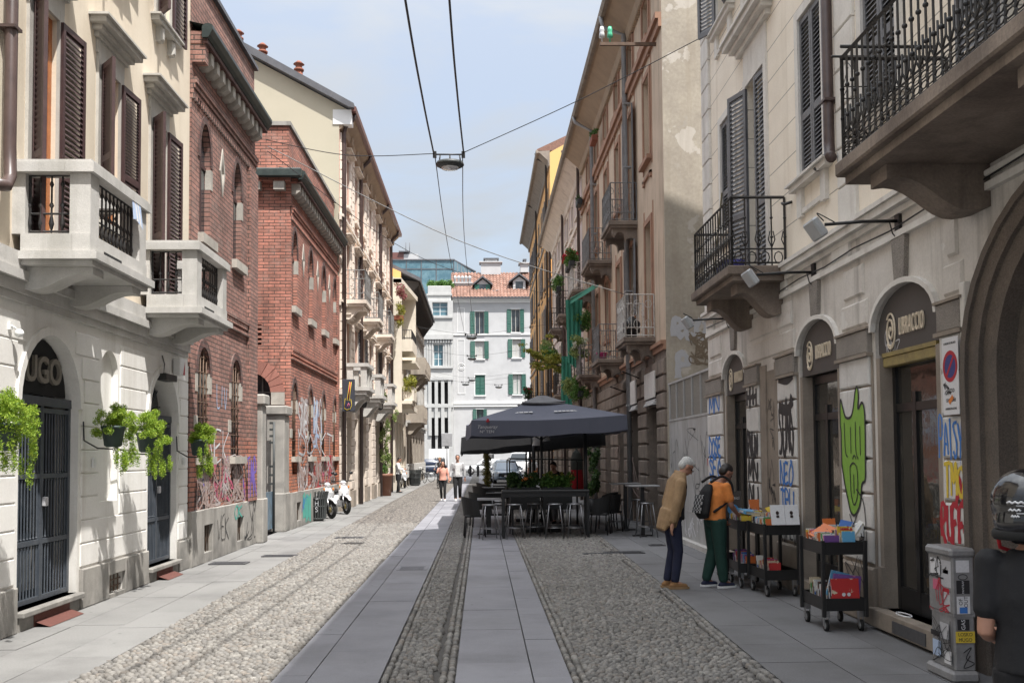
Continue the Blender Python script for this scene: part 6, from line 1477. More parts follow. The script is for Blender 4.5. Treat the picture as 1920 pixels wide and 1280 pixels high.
# graffiti on the blocks
wf = .041
for i, (wd, c, u0, u1, v0, v1, t_, sl) in enumerate([('PAISY', 'blue', 7.97, 8.40, 1.69, 1.99, .018, 0), ('TMO', 'yellow', 7.96, 8.32, 1.38, 1.62, .026, 0), ('RUFF', 'red', 7.98, 8.40, .98, 1.29, .034, 0), ('A', 'red', 7.96, 8.12, 1.28, 1.50, .035, 0),
      ('WUNS', 'black', 12.33, 12.98, 1.72, 2.38, .045, 0), ('NEO', 'blue', 12.4, 12.95, 1.33, 1.62, .028, 0), ('TRU', 'blue', 12.4, 12.95, .98, 1.28, .03, 0), ('ROMEO', 'black', 12.3, 13.0, .62, .93, .018, 0),
      ('HHH', 'black', 14.0, 14.52, 2.42, 2.68, .05, 0), ('RVUN', 'black', 14.0, 14.54, 1.70, 2.02, .05, 0), ('MN', 'black', 14.0, 14.5, 1.33, 1.62, .06, 0), ('NU', 'black', 14.0, 14.5, .98, 1.28, .045, 0), ('IN', 'black', 14.0, 14.5, .63, .92, .03, 0),
      ('MN', 'blue', 16.2, 16.95, 2.42, 2.68, .04, 0), ('DOSE', 'blue', 16.15, 17.0, 1.70, 1.99, .04, 0), ('WEO', 'blue', 16.15, 17.0, 1.34, 1.63, .04, 0), ('NV', 'sky', 16.2, 16.95, 1.0, 1.27, .04, 0)]):
    spray(fR, R1, M['g_'+c], wd, u0, u1, v0, v1, t_*1.15, wf+.0015*(i % 2), i, True, drip=1)
b = MB(fR)
for k, (v, s_) in enumerate(((2.7, .05), (2.35, .04), (2.3, .03))): b.ribbon(catmull([(12.35+.05*k, v, 0), (12.6, v-.05, 0), (12.95, v, 0)]), [s_*4]*50 if False else .10, wf+.002+.0004*k)
b.build('graffiti', M['g_black'], R1)
spray(fR, R1, M['g_black'], 'ISCAGERSVI', 13.36, 13.50, .7, 2.7, .012, .004, 31, True) if False else scribble(fR, R1, M['g_black'], 13.30, 13.58, .8, 2.75, 16, .012, .004, 31)
# the green figure
gp = [(10.70, 1.62), (10.70, 1.95), (10.72, 2.05), (10.70, 2.30), (10.64, 2.22), (10.56, 2.11), (10.42, 2.10), (10.34, 2.18), (10.26, 2.38), (10.20, 2.40), (10.18, 2.30), (10.20, 2.18), (10.08, 2.24), (10.02, 2.1), (10.03, 1.66), (10.05, 1.45), (10.14, 1.40), (10.2, 1.2), (10.34, 1.08), (10.46, 1.10), (10.55, 1.25), (10.63, 1.42)]
gp = [q[:2] for q in catmull([(*q, 0) for q in gp+gp[:1]], 4)][:-1]; b = MB(fR); b.prism(gp, wf+.001, wf+.003); b.build('graffiti', M['g_green'], R1)
b = MB(fR); b.ribbon(gp+[gp[0]], .028, wf+.005)
for ln in ([(10.6, 2.05), (10.58, 1.75), (10.52, 1.68)], [(10.42, 2.0), (10.42, 1.72)], [(10.28, 2.05), (10.28, 1.75), (10.22, 1.66)], [(10.16, 2.0), (10.16, 1.7)], [(10.38, 1.66), (10.33, 1.70), (10.28, 1.66)], [(10.46, 1.58), (10.44, 1.3), (10.36, 1.18), (10.26, 1.3), (10.26, 1.55), (10.36, 1.62), (10.46, 1.58)], [(10.36, 1.5), (10.36, 1.3)], [(10.5, 1.08), (10.4, .98), (10.3, 1.08)], [(10.6, 1.0), (10.6, .8), (10.5, .95), (10.4, .72), (10.36, .95)], [(10.25, .7), (10.2, .95), (10.12, .9), (10.15, .65)], [(10.3, 1.35), (10.1, 1.2), (10.05, .8), (10.1, .62)]): b.ribbon(catmull([(*q, 0) for q in ln]), .018, wf+.007)
scr = b.build('graffiti', M['g_black'], R1)
scribble(fR, R1, M['g_black'], 9.98, 10.6, .1, .9, 9, .016, .075, 41)
# no parking sign
ns = thing('no_parking_sign', 'white metal no parking sign with a red ringed blue disc on the stone pier', 'sign', fR(8.06, 2.35, .05)); s0, s1, z0, z1 = 7.93, 8.21, 2.03, 2.67
b = MB(fR); b.box(s0, s1, z0, z1, .078, .084, ch=.002); b.build('plate', M['g_white'], ns)
b = MB(fR); c = ((s0+s1)/2, 2.43); ring = lambda r0, r1, w, b: b.add([(c[0]+r*cos(2*pi*i/28), c[1]+r*1.02*sin(2*pi*i/28), w) for r in (r0, r1) for i in range(28)], [(i, (i+1) % 28, 28+(i+1) % 28, 28+i) for i in range(28)])
ring(.095, .128, .0855, b); d = .7; b.ribbon([(c[0]+.10*cos(d+1.57), c[1]+.10*sin(d+1.57)), (c[0]-.10*cos(d+1.57), c[1]-.10*sin(d+1.57))], .026, .0862); b.build('red_ring', M['g_red'], ns)
b = MB(fR); b.prism([(c[0]+.096*cos(2*pi*i/28), c[1]+.098*sin(2*pi*i/28)) for i in range(28)], .0842, .0848); b.build('blue_disc', M['g_navy'], ns)
for tx, sz, z in (('COMUNE DI MILANO', .026, 2.62), ('passo', .07, 2.235), ('carrabile', .058, 2.155), ('AMMINISTRAZIONE', .026, 2.08)): text(tx, sz, M['g_black'], ns, (3.95-.0855, (s0+s1)/2, z), 'R', ext=.0005, sx=.85)
scribble(fR, ns, M['g_black'], s0+.02, s1-.02, 2.2, 2.3, 5, .008, .0855, 6); b = MB(fR); b.ribbon([(8.10, 2.13), (8.03, 2.18)], .04, .0868); b.build('orange_sticker', M['g_orange'], ns)
# small grey box and sticker
tag(MB(fR).box(10.12, 10.26, .86, 1.0, .04, .09, ch=.01).build('junction_box', M['white']), 'small white junction box on the pier with the green graffiti', 'junction box')
tag(MB(fR).box(12.2, 12.32, .72, .93, .04, .07, ch=.008).build('letter_box', M['pipe']), 'small brown letter box at the jamb of the middle bookshop window', 'letter box')
# utility cabinet
ct = thing('utility_cabinet', 'grey street cabinet covered in stickers and tags beside the portal', 'cabinet', (3.73, 7.8, 0))
x0, x1, y0, y1 = 3.63, 3.80, 7.58, 7.98
b = MB(); b.box(x0+.01, x1, y0+.01, y1-.01, .08, .50, ch=.012); b.box(x0, x1, y0, y1, .50, .94, ch=.012); b.box(x0-.02, x1+.01, y0-.02, y1+.02, .93, 1.0, ch=.02); b.box(x0-.03, x1+.01, y0-.03, y1+.03, 0, .085, ch=.02); b.box(x0+.005, x1, y0+.005, y1-.005, .485, .512); b.build('housing', M['cabinet'], ct)
R = random.Random(8)
fx = lambda u, v, w: (x0-w, u, v)     # street face
fy = front(y0)                        # face towards the camera
for i, (c_, u0, u1, v0, v1) in enumerate((('silver', 7.60, 7.76, .70, .90), ('silver', 7.62, 7.72, .52, .66), ('red', 7.64, 7.73, .80, .83), ('red', 7.64, 7.73, .66, .69), ('pink', 7.80, 7.90, .66, .74), ('white', 7.78, 7.94, .78, .9), ('silver', 7.66, 7.8, .30, .42), ('black', 7.82, 7.96, .30, .34), ('lblue', 7.8, 7.93, .15, .27), ('white', 7.62, 7.74, .12, .22))):
    tag_ = MB(fx).box(u0, u1, v0, v1, 0, .002).build('sticker', M['g_'+c_], ct)
scribble(fx, ct, M['g_black'], 7.62, 7.96, .76, .92, 8, .010, .003, 51); scribble(fx, ct, M['g_red'], 7.62, 7.96, .5, .75, 6, .008, .004, 52); scribble(fx, ct, M['g_black'], 7.62, 7.96, .1, .45, 9, .007, .003, 53)
for i, (c_, u0, u1, v0, v1) in enumerate((('white', 3.66, 3.76, .82, .91), ('black', 3.66, 3.76, .66, .76), ('white', 3.66, 3.76, .51, .64), ('black', 3.66, 3.75, .39, .47), ('yellow', 3.645, 3.79, .295, .38))):
    MB(fy).box(u0, u1, v0, v1, 0, .002).build('sticker', M['g_'+c_], ct)
MB(fy).box(3.68, 3.74, .515, .56, .002, .003).build('blue_square', M['g_blue'], ct)
tx = lambda s_, sz, x, z, m, **k: text(s_, sz, M[m], ct, (x, y0-.0035, z), 'F', ext=.0004, **k)
tx('LOSKO', .038, 3.717, .357, 'g_black', sx=.9); tx('MUGO', .038, 3.717, .317, 'g_black', sx=.9); text('GAS', .042, M['g_white'], ct, (3.705, y0-.0035, .43), 'FV', ext=.0004); text('OF', .04, M['g_black'], ct, (3.69, y0-.0035, .60), 'FV', ext=.0004); text('OUT', .04, M['g_black'], ct, (3.73, y0-.0035, .60), 'FV', ext=.0004); text('PANTRAP', .022, M['g_white'], ct, (3.71, y0-.0035, .71), 'FV', ext=.0004)
b = MB(fy); b.ribbon([(3.67+.035*cos(q*pi/6)+.04, .785+.02*sin(q*pi/6)) for q in range(13)], .006, .002); b.ribbon(catmull([(3.70, .22, 0), (3.76, .26, 0), (3.72, .18, 0), (3.78, .14, 0), (3.70, .11, 0), (3.75, .2, 0)]), .008, .002); b.build('tag_mark', M['g_black'], ct)

ct.location = (ct.location.x-.10, ct.location.y-.15, 0)

# ---------------------------------------------------------------- fenced gap
fn = thing('metal_fence', 'pale grey sheet metal fence with mesh top across the gap between houses', 'fence', (4.0, 19.2, 0)); fF2 = right(4.0)
b = MB(fF2); b.box(17.2, 21.1, 0, .09, -.1, .12); b.build('kerb', M['lstone'], fn)
b = MB(fF2)
for i in range(4): a = 17.45+.9*i; b.box(a+.01, a+.89, .62, 2.42, -.02, .0, ch=.004); b.box(a+.01, a+.89, .10, .60, -.018, .004)
b.box(17.2, 17.44, .1, 2.45, -.03, .02); b.build('sheet_panel', M['fence'], fn)
b = MB(fF2)
for i in range(6): a = 17.25+.75*i; b.box(a, a+.035, .1 if i in (0, 5) else 2.42, 3.24, -.03, .01)
b.box(17.2, 21.1, 3.20, 3.24, -.03, .012); b.box(17.2, 21.1, 2.42, 2.46, -.03, .012); b.box(17.45, 21.05, .60, .64, -.025, .008)
b.build('frame', M['fence'], fn)
b = MB(fF2)
for i in range(70): v = 2.47+.0105*i; b.box(17.25, 21.05, v, v+.005, -.02, -.017)
for i in range(60): u = 17.28+.063*i; b.box(u, u+.006, 2.46, 3.2, -.016, -.013)
b.build('mesh', M['fencemesh'], fn)
scribble(fF2, fn, M['g_black'], 17.3, 20.9, .7, 2.2, 14, .014, .002, 61); scribble(fF2, fn, M['g_red'], 17.25, 17.43, .3, 1.7, 12, .03, .022, 62); scribble(fF2, fn, M['g_white'], 17.3, 20.9, .15, .55, 14, .03, .006, 63)
for k in range(9): R = random.Random(k); u = R.uniform(17.23, 17.36); v = .8+.16*k; MB(fF2).box(u, u+.08, v, v+.1, .021, .023).build('sticker', M['g_'+['white', 'black', 'silver', 'red'][k % 4]], fn)

# ---------------------------------------------------------------- right 3: beige house
def r_house(t, f, m, u0, u1, top, bays, floors, eave, trim, trimm, shm=None, seed=0, sh=.5, ground=None, gm=None, bal=()):
    R = random.Random(seed); Wn = []
    for fi, (v0, v1, vf) in enumerate(floors):
        for bi, c in enumerate(bays): Wn.append((c-.43, c+.43, vf if (fi, bi) in bal else v0, v1))
    b = MB(f); b.sheet(rect(u0, u1, 4.0, top), [rect(*w) for w in Wn], 0, .24); b.build('wall', M[m], t)
    b = MB(f); b.sheet(rect(u0, u1, 0, 4.0), [rect(*g) for g in ground], 0, .35)
    for i in range(9):
        cuts = [u0]+[x for g in ground if g[3] > .5+.37*i for x in (g[0], g[1])]+[u1]
        for k in range(0, len(cuts), 2):
            a, c = cuts[k], cuts[k+1]; n = max(1, int((c-a)/.75))
            for j in range(n): b.cbox(a+(c-a)*j/n+.015, a+(c-a)*(j+1)/n-.015, .5+.37*i+.02, .5+.37*(i+1)-.02, 0, .07, .025)
    b.build('ground_floor_wall', M[gm], t)
    body_shell(f, None, None, u0+.01, u1-.01, top, 9, w=-.01).build('rear_wall', M[m], t)
    b = MB(f)
    for v0, v1, w in trim: b.box(u0, u1, v0, v1, 0, w)
    for (a, c, v0, v1) in Wn:
        b.box(a-.13, a, v0, v1+.13, 0, .04); b.box(c, c+.13, v0, v1+.13, 0, .04); b.box(a, c, v1, v1+.13, 0, .038)
        if v0 - 4.0 > .6: b.box(a-.18, c+.18, v0-.1, v0, 0, .13); b.box(a-.13, c+.13, v0-.42, v0-.36, 0, .05); b.box(a-.13, a+.03, v0-.5, v0-.36, 0, .05); b.box(c-.03, c+.13, v0-.5, v0-.36, 0, .05)
        b.box(a-.24, a-.132, v0-.2, v1+.4, 0, .012); b.box(c+.132, c+.24, v0-.2, v1+.4, 0, .012)
    b.build('facade_trim', M[trimm], t)
    for w in Wn:
        fr = window(f, t, *w, .2, M['surround'], M['glass'] if R.random() < .8 else M['voidd'], (1, 1), curtain=R.random() < .4)
        if R.random() < sh:
            for uh, dr in ((w[0]-.01, -1), (w[1]+.01, 1)): shutter(f, fr, M[shm], uh, dr, w[2], w[3], .42, R.choice((.1, .15, 1.2)) if sh < .5 else .03, 14)
    for g in ground:
        o = MB(f).box(g[0], g[1], g[2], g[3], -.36, -.32).build('shop_opening', M['voidd'], t); b = MB(f)
        for q in (g[0], g[1]-.06, (g[0]+g[1])/2): b.box(q, q+.06, g[2], g[3], -.318, -.28)
        b.build('door_frame', M['frameblk'], o)
    e0, e1, ev, ew = eave
    b = MB(f); b.prism([(0, ev-.75), (.08, ev-.7), (.12, ev-.5), (ew-.1, ev-.08), (ew, ev-.06), (ew, ev+.02), (0, ev+.05)], e0, e1, g=lambda a, v, u: (u, v, a))
    n = int((e1-e0)/.14)
    for k in range(n): b.box(e0+.14*k, e0+.14*k+.07, ev-.82, ev-.74, 0, .09)
    b.build('eave', M[trimm if trimm != 'terra' else 'eave'], t)
    b = MB(f); b.prism([(ew-.02, ev-.1), (ew+.08, ev-.1), (ew+.13, ev), (ew+.12, ev+.07), (ew-.02, ev+.06)], e0-.05, e1+.05, g=lambda a, v, u: (u, v, a)); b.build('gutter', M['tanst'], t)
    b = MB(f); b.prism([(ew+.05, ev+.05), (ew+.05, ev+.13), (-4.5, ev+2.6), (-9, ev+.1), (-9, ev)], e0, e1, g=lambda a, v, u: (u, v, a)); b.build('roof', M['tile'], t)
def r_balcony(t, f, u0, u1, v, p=.68, m='greyiron', hh=.98, style='fancy'):
    b = MB(f); b.box(u0-.05, u1+.05, v-.11, v, 0, p+.06, ch=.01); b.box(u0, u1, v-.17, v-.112, 0, p)
    for q in (u0+.08, u1-.28): scallop(b, q, q+.2, v-.17, .5, p-.05)
    o = b.build('balcony', M['soffit'], t); railing(f, o, [(u0, .02), (u0, p), (u1, p), (u1, .02)], v, v+hh, M[m], .13, .010, .014, style)
    return o
R3 = thing('beige_house', 'weathered beige house with iron balconies and a blank side wall', 'building', (4, 30, 0)); f3 = right(4.0)
bays3 = [23.3, 25.78, 28.4, 31.0, 33.6, 36.2]
G3 = [(22.25, 23.65, .05, 2.82), (24.95, 26.2, .05, 2.84), (27.5, 28.7, .9, 2.9), (30.3, 31.6, .05, 2.9), (33, 34.2, .9, 2.9), (35.6, 36.9, .05, 2.9)]
r_house(R3, f3, 'beige', 21.3, 38.5, 13.0, bays3, [(5.3, 7.2, 4.45), (8.7, 10.7, 7.68), (11.55, 12.6, 11.6)], (21.3, 38.5, 13.45, .68), [(4.0, 4.12, .06), (4.12, 4.2, .12), (11.1, 11.28, .07), (11.282, 11.42, .14)], 'terra', 'shutgrey', 3, .12, G3, 'dkrust', bal={(0, 0), (0, 2), (0, 4), (1, 1), (1, 3), (1, 5)})
for u0, u1, v in ((22.62, 24.02, 4.42), (27.75, 29.2, 4.42), (33.0, 34.4, 4.42), (24.95, 26.6, 7.66), (30.0, 32.0, 7.66), (35.3, 37.2, 7.66)): r_balcony(R3, f3, u0, u1, v, m='whiteiron' if u0 in (22.62, 35.3) else 'greyiron')
fb = front(21.3); b = MB(fb); b.sheet(rect(4.0, 13, 0, 15.5), [], .0, 0); b.build('side_wall', M['blank'], R3)
b = MB(fb)
for cx_, cz_, rx, rz, sd in ((4.3, 11.0, .25, .3, 1), (4.22, 8.9, .14, .6, 2), (4.55, 9.6, .07, .08, 3), (4.75, 11.4, .08, .1, 4), (4.16, 8.2, .12, .25, 5), (4.08, 10.9, .07, .12, 7)):
    R = random.Random(sd); n = 22; b.prism([(cx_+rx*cos(2*pi*i/n)*R.uniform(.6, 1.15), cz_+rz*sin(2*pi*i/n)*R.uniform(.6, 1.15)) for i in range(n)], .001, .004)
pass
spray(fb, R3, M['g_silver'], 'RCO', 4.15, 4.9, 4.25, 4.62, .11, .002, 3); spray(fb, R3, M['g_silver'], 'P', 4.25, 4.5, 3.45, 3.85, .11, .002, 4)
scribble(fb, R3, mk('brown_scar', (.2, .155, .11), .9), 4.5, 4.98, 3.7, 4.35, 22, .03, .002, 5)
for u0, u1 in ((22.28, 23.62), (24.98, 26.17)):
    b = MB(f3); b.box(u0, u1, 3.02, 3.62, .07, .11, ch=.006); b.build('shop_sign', M['r1trim'], R3); b = MB(f3)
    for k in range(4): b.box(u0, u1, 2.86+.035*k, 2.88+.035*k, .06, .14-.02*k)
    b.build('rolled_awning', M['white'], R3)
b = MB(f3); b.add([(26.4, 3.75, .1), (27.4, 3.75, .1), (27.4, 3.45, .8), (26.4, 3.45, .8)], [(0, 1, 2, 3)]); b.add([(24.2, 3.95, .1), (25.0, 3.95, .1), (25.0, 3.7, .7), (24.2, 3.7, .7)], [(0, 1, 2, 3)]); b.tube([(24.6, 3.6, 0), (24.6, 3.8, .5)], .015, 4); b.tube([(26.9, 3.4, 0), (26.9, 3.58, .5)], .015, 4); b.build('lamp_shade', M['blackmetal'], R3)
for i, (u, fl) in enumerate(((25.95, 0), (33.8, 0))):
    b = MB(f3); b.tube([(u, 13.4, .75), (u, 13.2, .7), (u, 12.9, .15), (u, 0, .13)] if i else [(u, 13.4, .75), (u, 13.1, .7), (u, 12.9, .15), (u, .0, .13)], .065, 8)
    for v in (3, 6, 9.3, 11): b.box(u-.09, u+.09, v, v+.04, 0, .2)
    tag(b.build('drainpipe', M['greypipe']), ('grey drainpipe nearest the corner on the beige house' if i == 0 else 'grey drainpipe farther along the beige house'), 'drainpipe', 'grey drainpipes')
scribble(f3, R3, M['fade'], 24.0, 30, .6, 2.0, 8, .04, .071, 71); scribble(f3, R3, M['g_red'], 26.5, 27.3, 1.3, 1.7, 5, .08, .072, 72)
ib = thing('insulator_bracket', 'rusty iron bracket with two glass insulators under the beige house eave', 'bracket', (4, 22.0, 11.0))
u, v = 22.0, 10.95; b = MB(f3); b.box(u-.03, u+.03, v, v+.07, 0, 1.27); b.build('arm', M['rustiron'], ib)
for w in (1.04, 1.22):
    b = MB(f3); b.lathe((u, v+.07, w), [(.02, 0), (.02, .1), (.07, .12), (.06, .2), (.05, .25), (.06, .28), (.04, .36)], 8, ax=(0, 2, 1)); b.build('insulator', M['insul'] if w < 1.1 else M['lampglass'], ib)

R4 = thing('mauve_house', 'mauve rendered house with plants on its balconies', 'building', (4, 46, 0))
r_house(R4, f3, 'mauve', 38.5, 55.0, 13.0, [40.0, 42.4, 44.8, 47.2, 49.6, 52.0, 54.0], [(5.3, 7.2, 4.45), (8.7, 10.6, 7.68), (11.4, 12.5, 11.4)], (38.5, 55, 13.45, .68), [(4.0, 4.15, .08), (7.2+.5, 7.85, .05), (11.0, 11.2, .08)], 'pilas', 'shutgrey', 5, .2, [(39.4, 40.8, .05, 2.8), (42, 43.2, .05, 2.8), (45, 46.4, .05, 2.8), (48, 49.2, .05, 2.8), (51, 52.4, .05, 2.8)], 'dkrust', bal={(0, 0), (0, 2), (1, 1), (1, 3)})
for u0, u1, v in ((39.2, 40.8, 4.42), (44, 45.6, 4.42), (41.5, 43.3, 7.66), (46.4, 48, 7.66), (49, 50.4, 4.42)): r_balcony(R4, f3, u0, u1, v, m='iron')
for i, u in enumerate((38.6, 46.2, 54.6)):
    b = MB(f3); b.tube([(u, 13.7, .75), (u, 13.5, .7), (u, 13.2, .15), (u, 0, .13)], .06, 8); b.build('drainpipe', M['pipe'], R4)
R5 = thing('orange_house', 'tall orange house with grey shutters and a yellow gable', 'building', (4, 68, 0))
r_house(R5, f3, 'orange', 56.0, 80.0, 18.6, [58, 61, 64, 67, 70, 73, 76, 78.6], [(5.3, 7.4, 4.6), (8.8, 10.8, 7.9), (12.0, 14.0, 12), (15.4, 17.2, 15.4)], (56, 80.5, 19.05, .68), [(4.0, 4.2, .1), (7.9, 8.05, .08), (14.6, 14.8, .06)], 'tanst', 'shutgrey', 6, .55, [(57, 58.6, .05, 2.8), (61, 62.6, .05, 2.8), (65, 66.4, .05, 2.8), (69, 70.4, .05, 2.8), (74, 75.4, .05, 2.8)], 'dkrust', bal={(0, 1), (0, 2), (0, 4)})
for u0, u1 in ((60, 62.4), (63.2, 65.4), (69, 71.4)): r_balcony(R5, f3, u0, u1, 4.55, .95, 'iron')
b = MB(front(56.0)); b.sheet([(4.0, 13), (13, 13), (13, 19.0), (8.5, 21.5), (4.0, 19.0)], [], .002, 0); b.build('gable_wall', M['yellow'], R5)
for u in (57.2, 68): b = MB(f3); b.tube([(u, 19.3, .75), (u, 19.0, .7), (u, 18.7, .15), (u, 0, .13)], .06, 8); b.build('drainpipe', M['dkwood'], R5)

# balcony plants, flowers, green cloths on the right
def potted(label, u, v, w, n, sz, m, rad, seed, extra=None, boxm='potblk'):
    t = thing('balcony_plant', label, 'plant', f3(u, v, w), 'plants on balconies'); R = random.Random(seed)
    MB(f3).box(u-.35, u+.35, v-.05, v+.15, w-.1, w+.1, ch=.02).build('flower_box', M[boxm], t)
    leaves('foliage', [(f3(u+R.uniform(-.4, .4)*rad, v+.2+R.uniform(-.12, .28)*rad, w+R.uniform(-.15, .15)*rad), (.13*rad, .16*rad, .13*rad)) for _ in range(14)], n, sz, M[m], t)
    if extra: leaves('flowers', [(f3(u+R.uniform(-.4, .4)*rad, v+.4+R.uniform(-.1, .15)*rad, w+R.uniform(-.2, .2)*rad), (.09, .1, .08)) for _ in range(9)], 500, .03, M[extra], t)
    return t
potted('red geraniums in a box on the balcony rail of the beige house', 35.6, 8.55, .72, 700, .05, 'leafmid', 1.0, 1, 'leafred'); potted('second box of red geraniums, nearer along the same balcony rail', 36.7, 8.6, .72, 600, .05, 'leafmid', .9, 2, 'leafred')
potted('dark leafy plant high on the mauve house, second floor', 42.0, 8.7, .7, 700, .05, 'leafmid', 1.2, 3); potted('trailing green plant on the mauve house, first floor far balcony', 47.2, 6.2, .7, 1100, .06, 'leafmid', 1.9, 4)
potted('hanging green plant on the mauve house below the second floor', 50.0, 6.8, .7, 800, .05, 'leafpale', 1.5, 5); potted('white roses climbing on the beige house low balcony', 33.8, 5.1, .62, 2200, .04, 'leafpale', 1.45, 6, 'leafwhite'); potted('bushy green plant behind the white roses on the beige house', 35.2, 6.2, .4, 1200, .045, 'leafmid', 1.3, 7)
potted('small green pot plant by the top floor windows of the beige house', 32.2, 12.0, .25, 300, .04, 'leafmid', .6, 8, boxm='potterra'); potted('grey potted plant on the top floor sill farther along', 37.2, 11.2, .25, 260, .04, 'leafdark', .6, 9)
potted('trailing vine under the low balcony of the beige house', 34.6, 3.8, .55, 1900, .04, 'leafmid', 1.5, 10); potted('dark red plant on the orange house balcony', 63.0, 5.4, 1.05, 500, .07, 'leafdark', 1.3, 12, 'leafred')
potted('leafy vine hanging from the mauve house near the shop signs', 37.2, 3.9, .6, 1500, .045, 'leafpale', 1.6, 13)
t = thing('small_tree', 'yellow green feathery tree growing out from a balcony of the mauve house', 'tree', f3(39.6, 4.5, .6)); R = random.Random(33); cl = []
b = MB(f3)
for k in range(9):
    e = (39.6+R.uniform(-1.2, 1.2), 5.2+R.uniform(.1, 1.0), .9+R.uniform(0, 1.3)); b.tube(catmull([(39.6, 4.45, .5), (39.6+(e[0]-39.6)*.4, 5.0+.2*R.random(), .7), e]), [.03]*5+[.02]*6 if False else .016, 4)
    for q in range(5): s_ = R.uniform(.5, 1.15); cl.append((f3(39.6+(e[0]-39.6)*s_, 4.6+(e[1]-4.6)*s_+R.uniform(-.1, .1), .5+(e[2]-.5)*s_), (.22, .3, .07)))
b.build('trunk', M['stem'], t); leaves('crown', cl, 3800, .045, M['leafyel'], t)
gc = thing('green_awning', 'folded green awning cloth hanging from the beige house between balconies', 'awning', f3(34.9, 6, .7)); b = MB(f3)
for k in range(7): a = k/7; b.add([(34.9+.05*(k % 2), 7.22, .40+.085*k), (34.9+.05*((k+1) % 2), 7.22, .40+.085*(k+1)), (34.9+.06*((k+1) % 2), 4.7+.05*k, .52+.06*(k+1)), (34.9+.06*(k % 2), 4.7+.05*k, .52+.06*k)], [(0, 1, 2, 3)])
b.build('hanging_cloth', M['awning'], gc); b = MB(f3); b.add([(31.8, 7.35, .15), (34.9, 7.22, .8), (34.9, 7.06, .84), (31.8, 7.15, .2)], [(0, 1, 2, 3)]); b.tube([(31.8, 7.3, .1), (34.9, 7.25, .82)], .03, 5); b.build('awning_roll', M['awning'], gc)
gc = thing('green_awning', 'narrow green cloth hanging lower on the mauve house behind the tree', 'awning', f3(38.8, 4, .7)); b = MB(f3)
for k in range(5): b.add([(38.7+.05*(k % 2), 5.6, .50+.07*k), (38.7+.05*((k+1) % 2), 5.6, .50+.07*(k+1)), (38.6+.05*((k+1) % 2), 3.3+.08*k, .45+.09*(k+1)), (38.6+.05*(k % 2), 3.3+.08*k, .45+.09*k)], [(0, 1, 2, 3)])
b.build('hanging_cloth', M['awning'], gc)
tag(MB(f3).lathe((28.3, 4.43, .55), [(.10, 0), (.15, .2), (.16, .22)], 12, ax=(0, 2, 1)).build('plastic_tub', M['pinkplastic']), 'pink plastic tub on a low balcony of the beige house', 'tub')
tag(MB(f3).lathe((22.9, 4.43, .5), [(.12, 0), (.12, .1), (.2, .12), (.2, .35), (.05, .5)], 10, ax=(0, 2, 1)).build('folded_barbecue', M['blackmetal']), 'black covered bundle on the white nearest balcony of the beige house', 'bundle')
# ---------------------------------------------------------------- the ground
def struct(o): o['kind'] = 'structure'; return o
b = MB(); b.quad((-400, -60, -.09), (400, -60, -.09), (400, 900, -.09), (-400, 900, -.09)); struct(b.build('ground', M['asphalt']))
def edge(pts):   # pavement edge as a function of distance
    return lambda y: float(np.interp(y, [p[0] for p in pts], [p[1] for p in pts]))
eL = edge([(0, -3.15), (10, -3.2), (20, -3.35), (40, -3.5), (90, -3.5)]); eR = edge([(0, 2.2), (8, 2.27), (12, 2.38), (21, 2.52), (90, 2.6)])
def slabs(name, xa, xb, y0, y1, rows, ly, m, seed, jt=.007, z=0., sub=None):
    """stone slabs laid in courses, each with its own joint"""
    R = random.Random(seed); b = MB(); n = rows
    for i in range(n):
        y = y0-R.random()*ly
        while y < y1:
            L = ly*R.uniform(.7, 1.35); a0, a1 = max(y, y0), min(y+L, y1)
            if a1-a0 > .05:
                p = lambda f, yy: xa(yy)+(xb(yy)-xa(yy))*f
                f0, f1 = i/n, (i+1)/n; q = jt/2; dz = R.uniform(-.0025, .0025) if a0 < 45 else 0
                A = [(p(f0, a0)+q, a0+q), (p(f1, a0)-q, a0+q), (p(f1, a1)-q, a1-q), (p(f0, a1)+q, a1-q)]
                b.add([(x, w, z+dz) for x, w in A]+[(x, w, z-.06) for x, w in A], [(0, 1, 2, 3), (0, 1, 5, 4), (1, 2, 6, 5), (2, 3, 7, 6), (3, 0, 4, 7)])
            y += L
    return struct(b.build(name, m))
cst = lambda v: (lambda y: v)
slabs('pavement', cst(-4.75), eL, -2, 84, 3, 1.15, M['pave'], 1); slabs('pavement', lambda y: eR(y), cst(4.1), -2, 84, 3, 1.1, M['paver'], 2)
slabs('paved_road', cst(-1.63), cst(-1.36), -2, 88, 1, 1.0, M['slab'], 3, .005); slabs('paved_road', cst(-1.355), cst(-.80), -2, 88, 1, 1.5, M['slab'], 4, .005)
slabs('paved_road', cst(-.215), cst(.385), -2, 88, 1, 1.5, M['slab'], 5, .005); slabs('paved_road', cst(.392), cst(.685), -2, 88, 1, 1.4, M['slab'], 6, .005)
b = MB()
for k in range(46):
    y0, y1 = -2+2*k, 2*k; b.add([(-4.8, y0, -.032), (4.2, y0, -.032), (4.2, y1, -.032), (-4.8, y1, -.032)], [(0, 1, 2, 3)])
struct(b.build('road_bed', M['joint']))
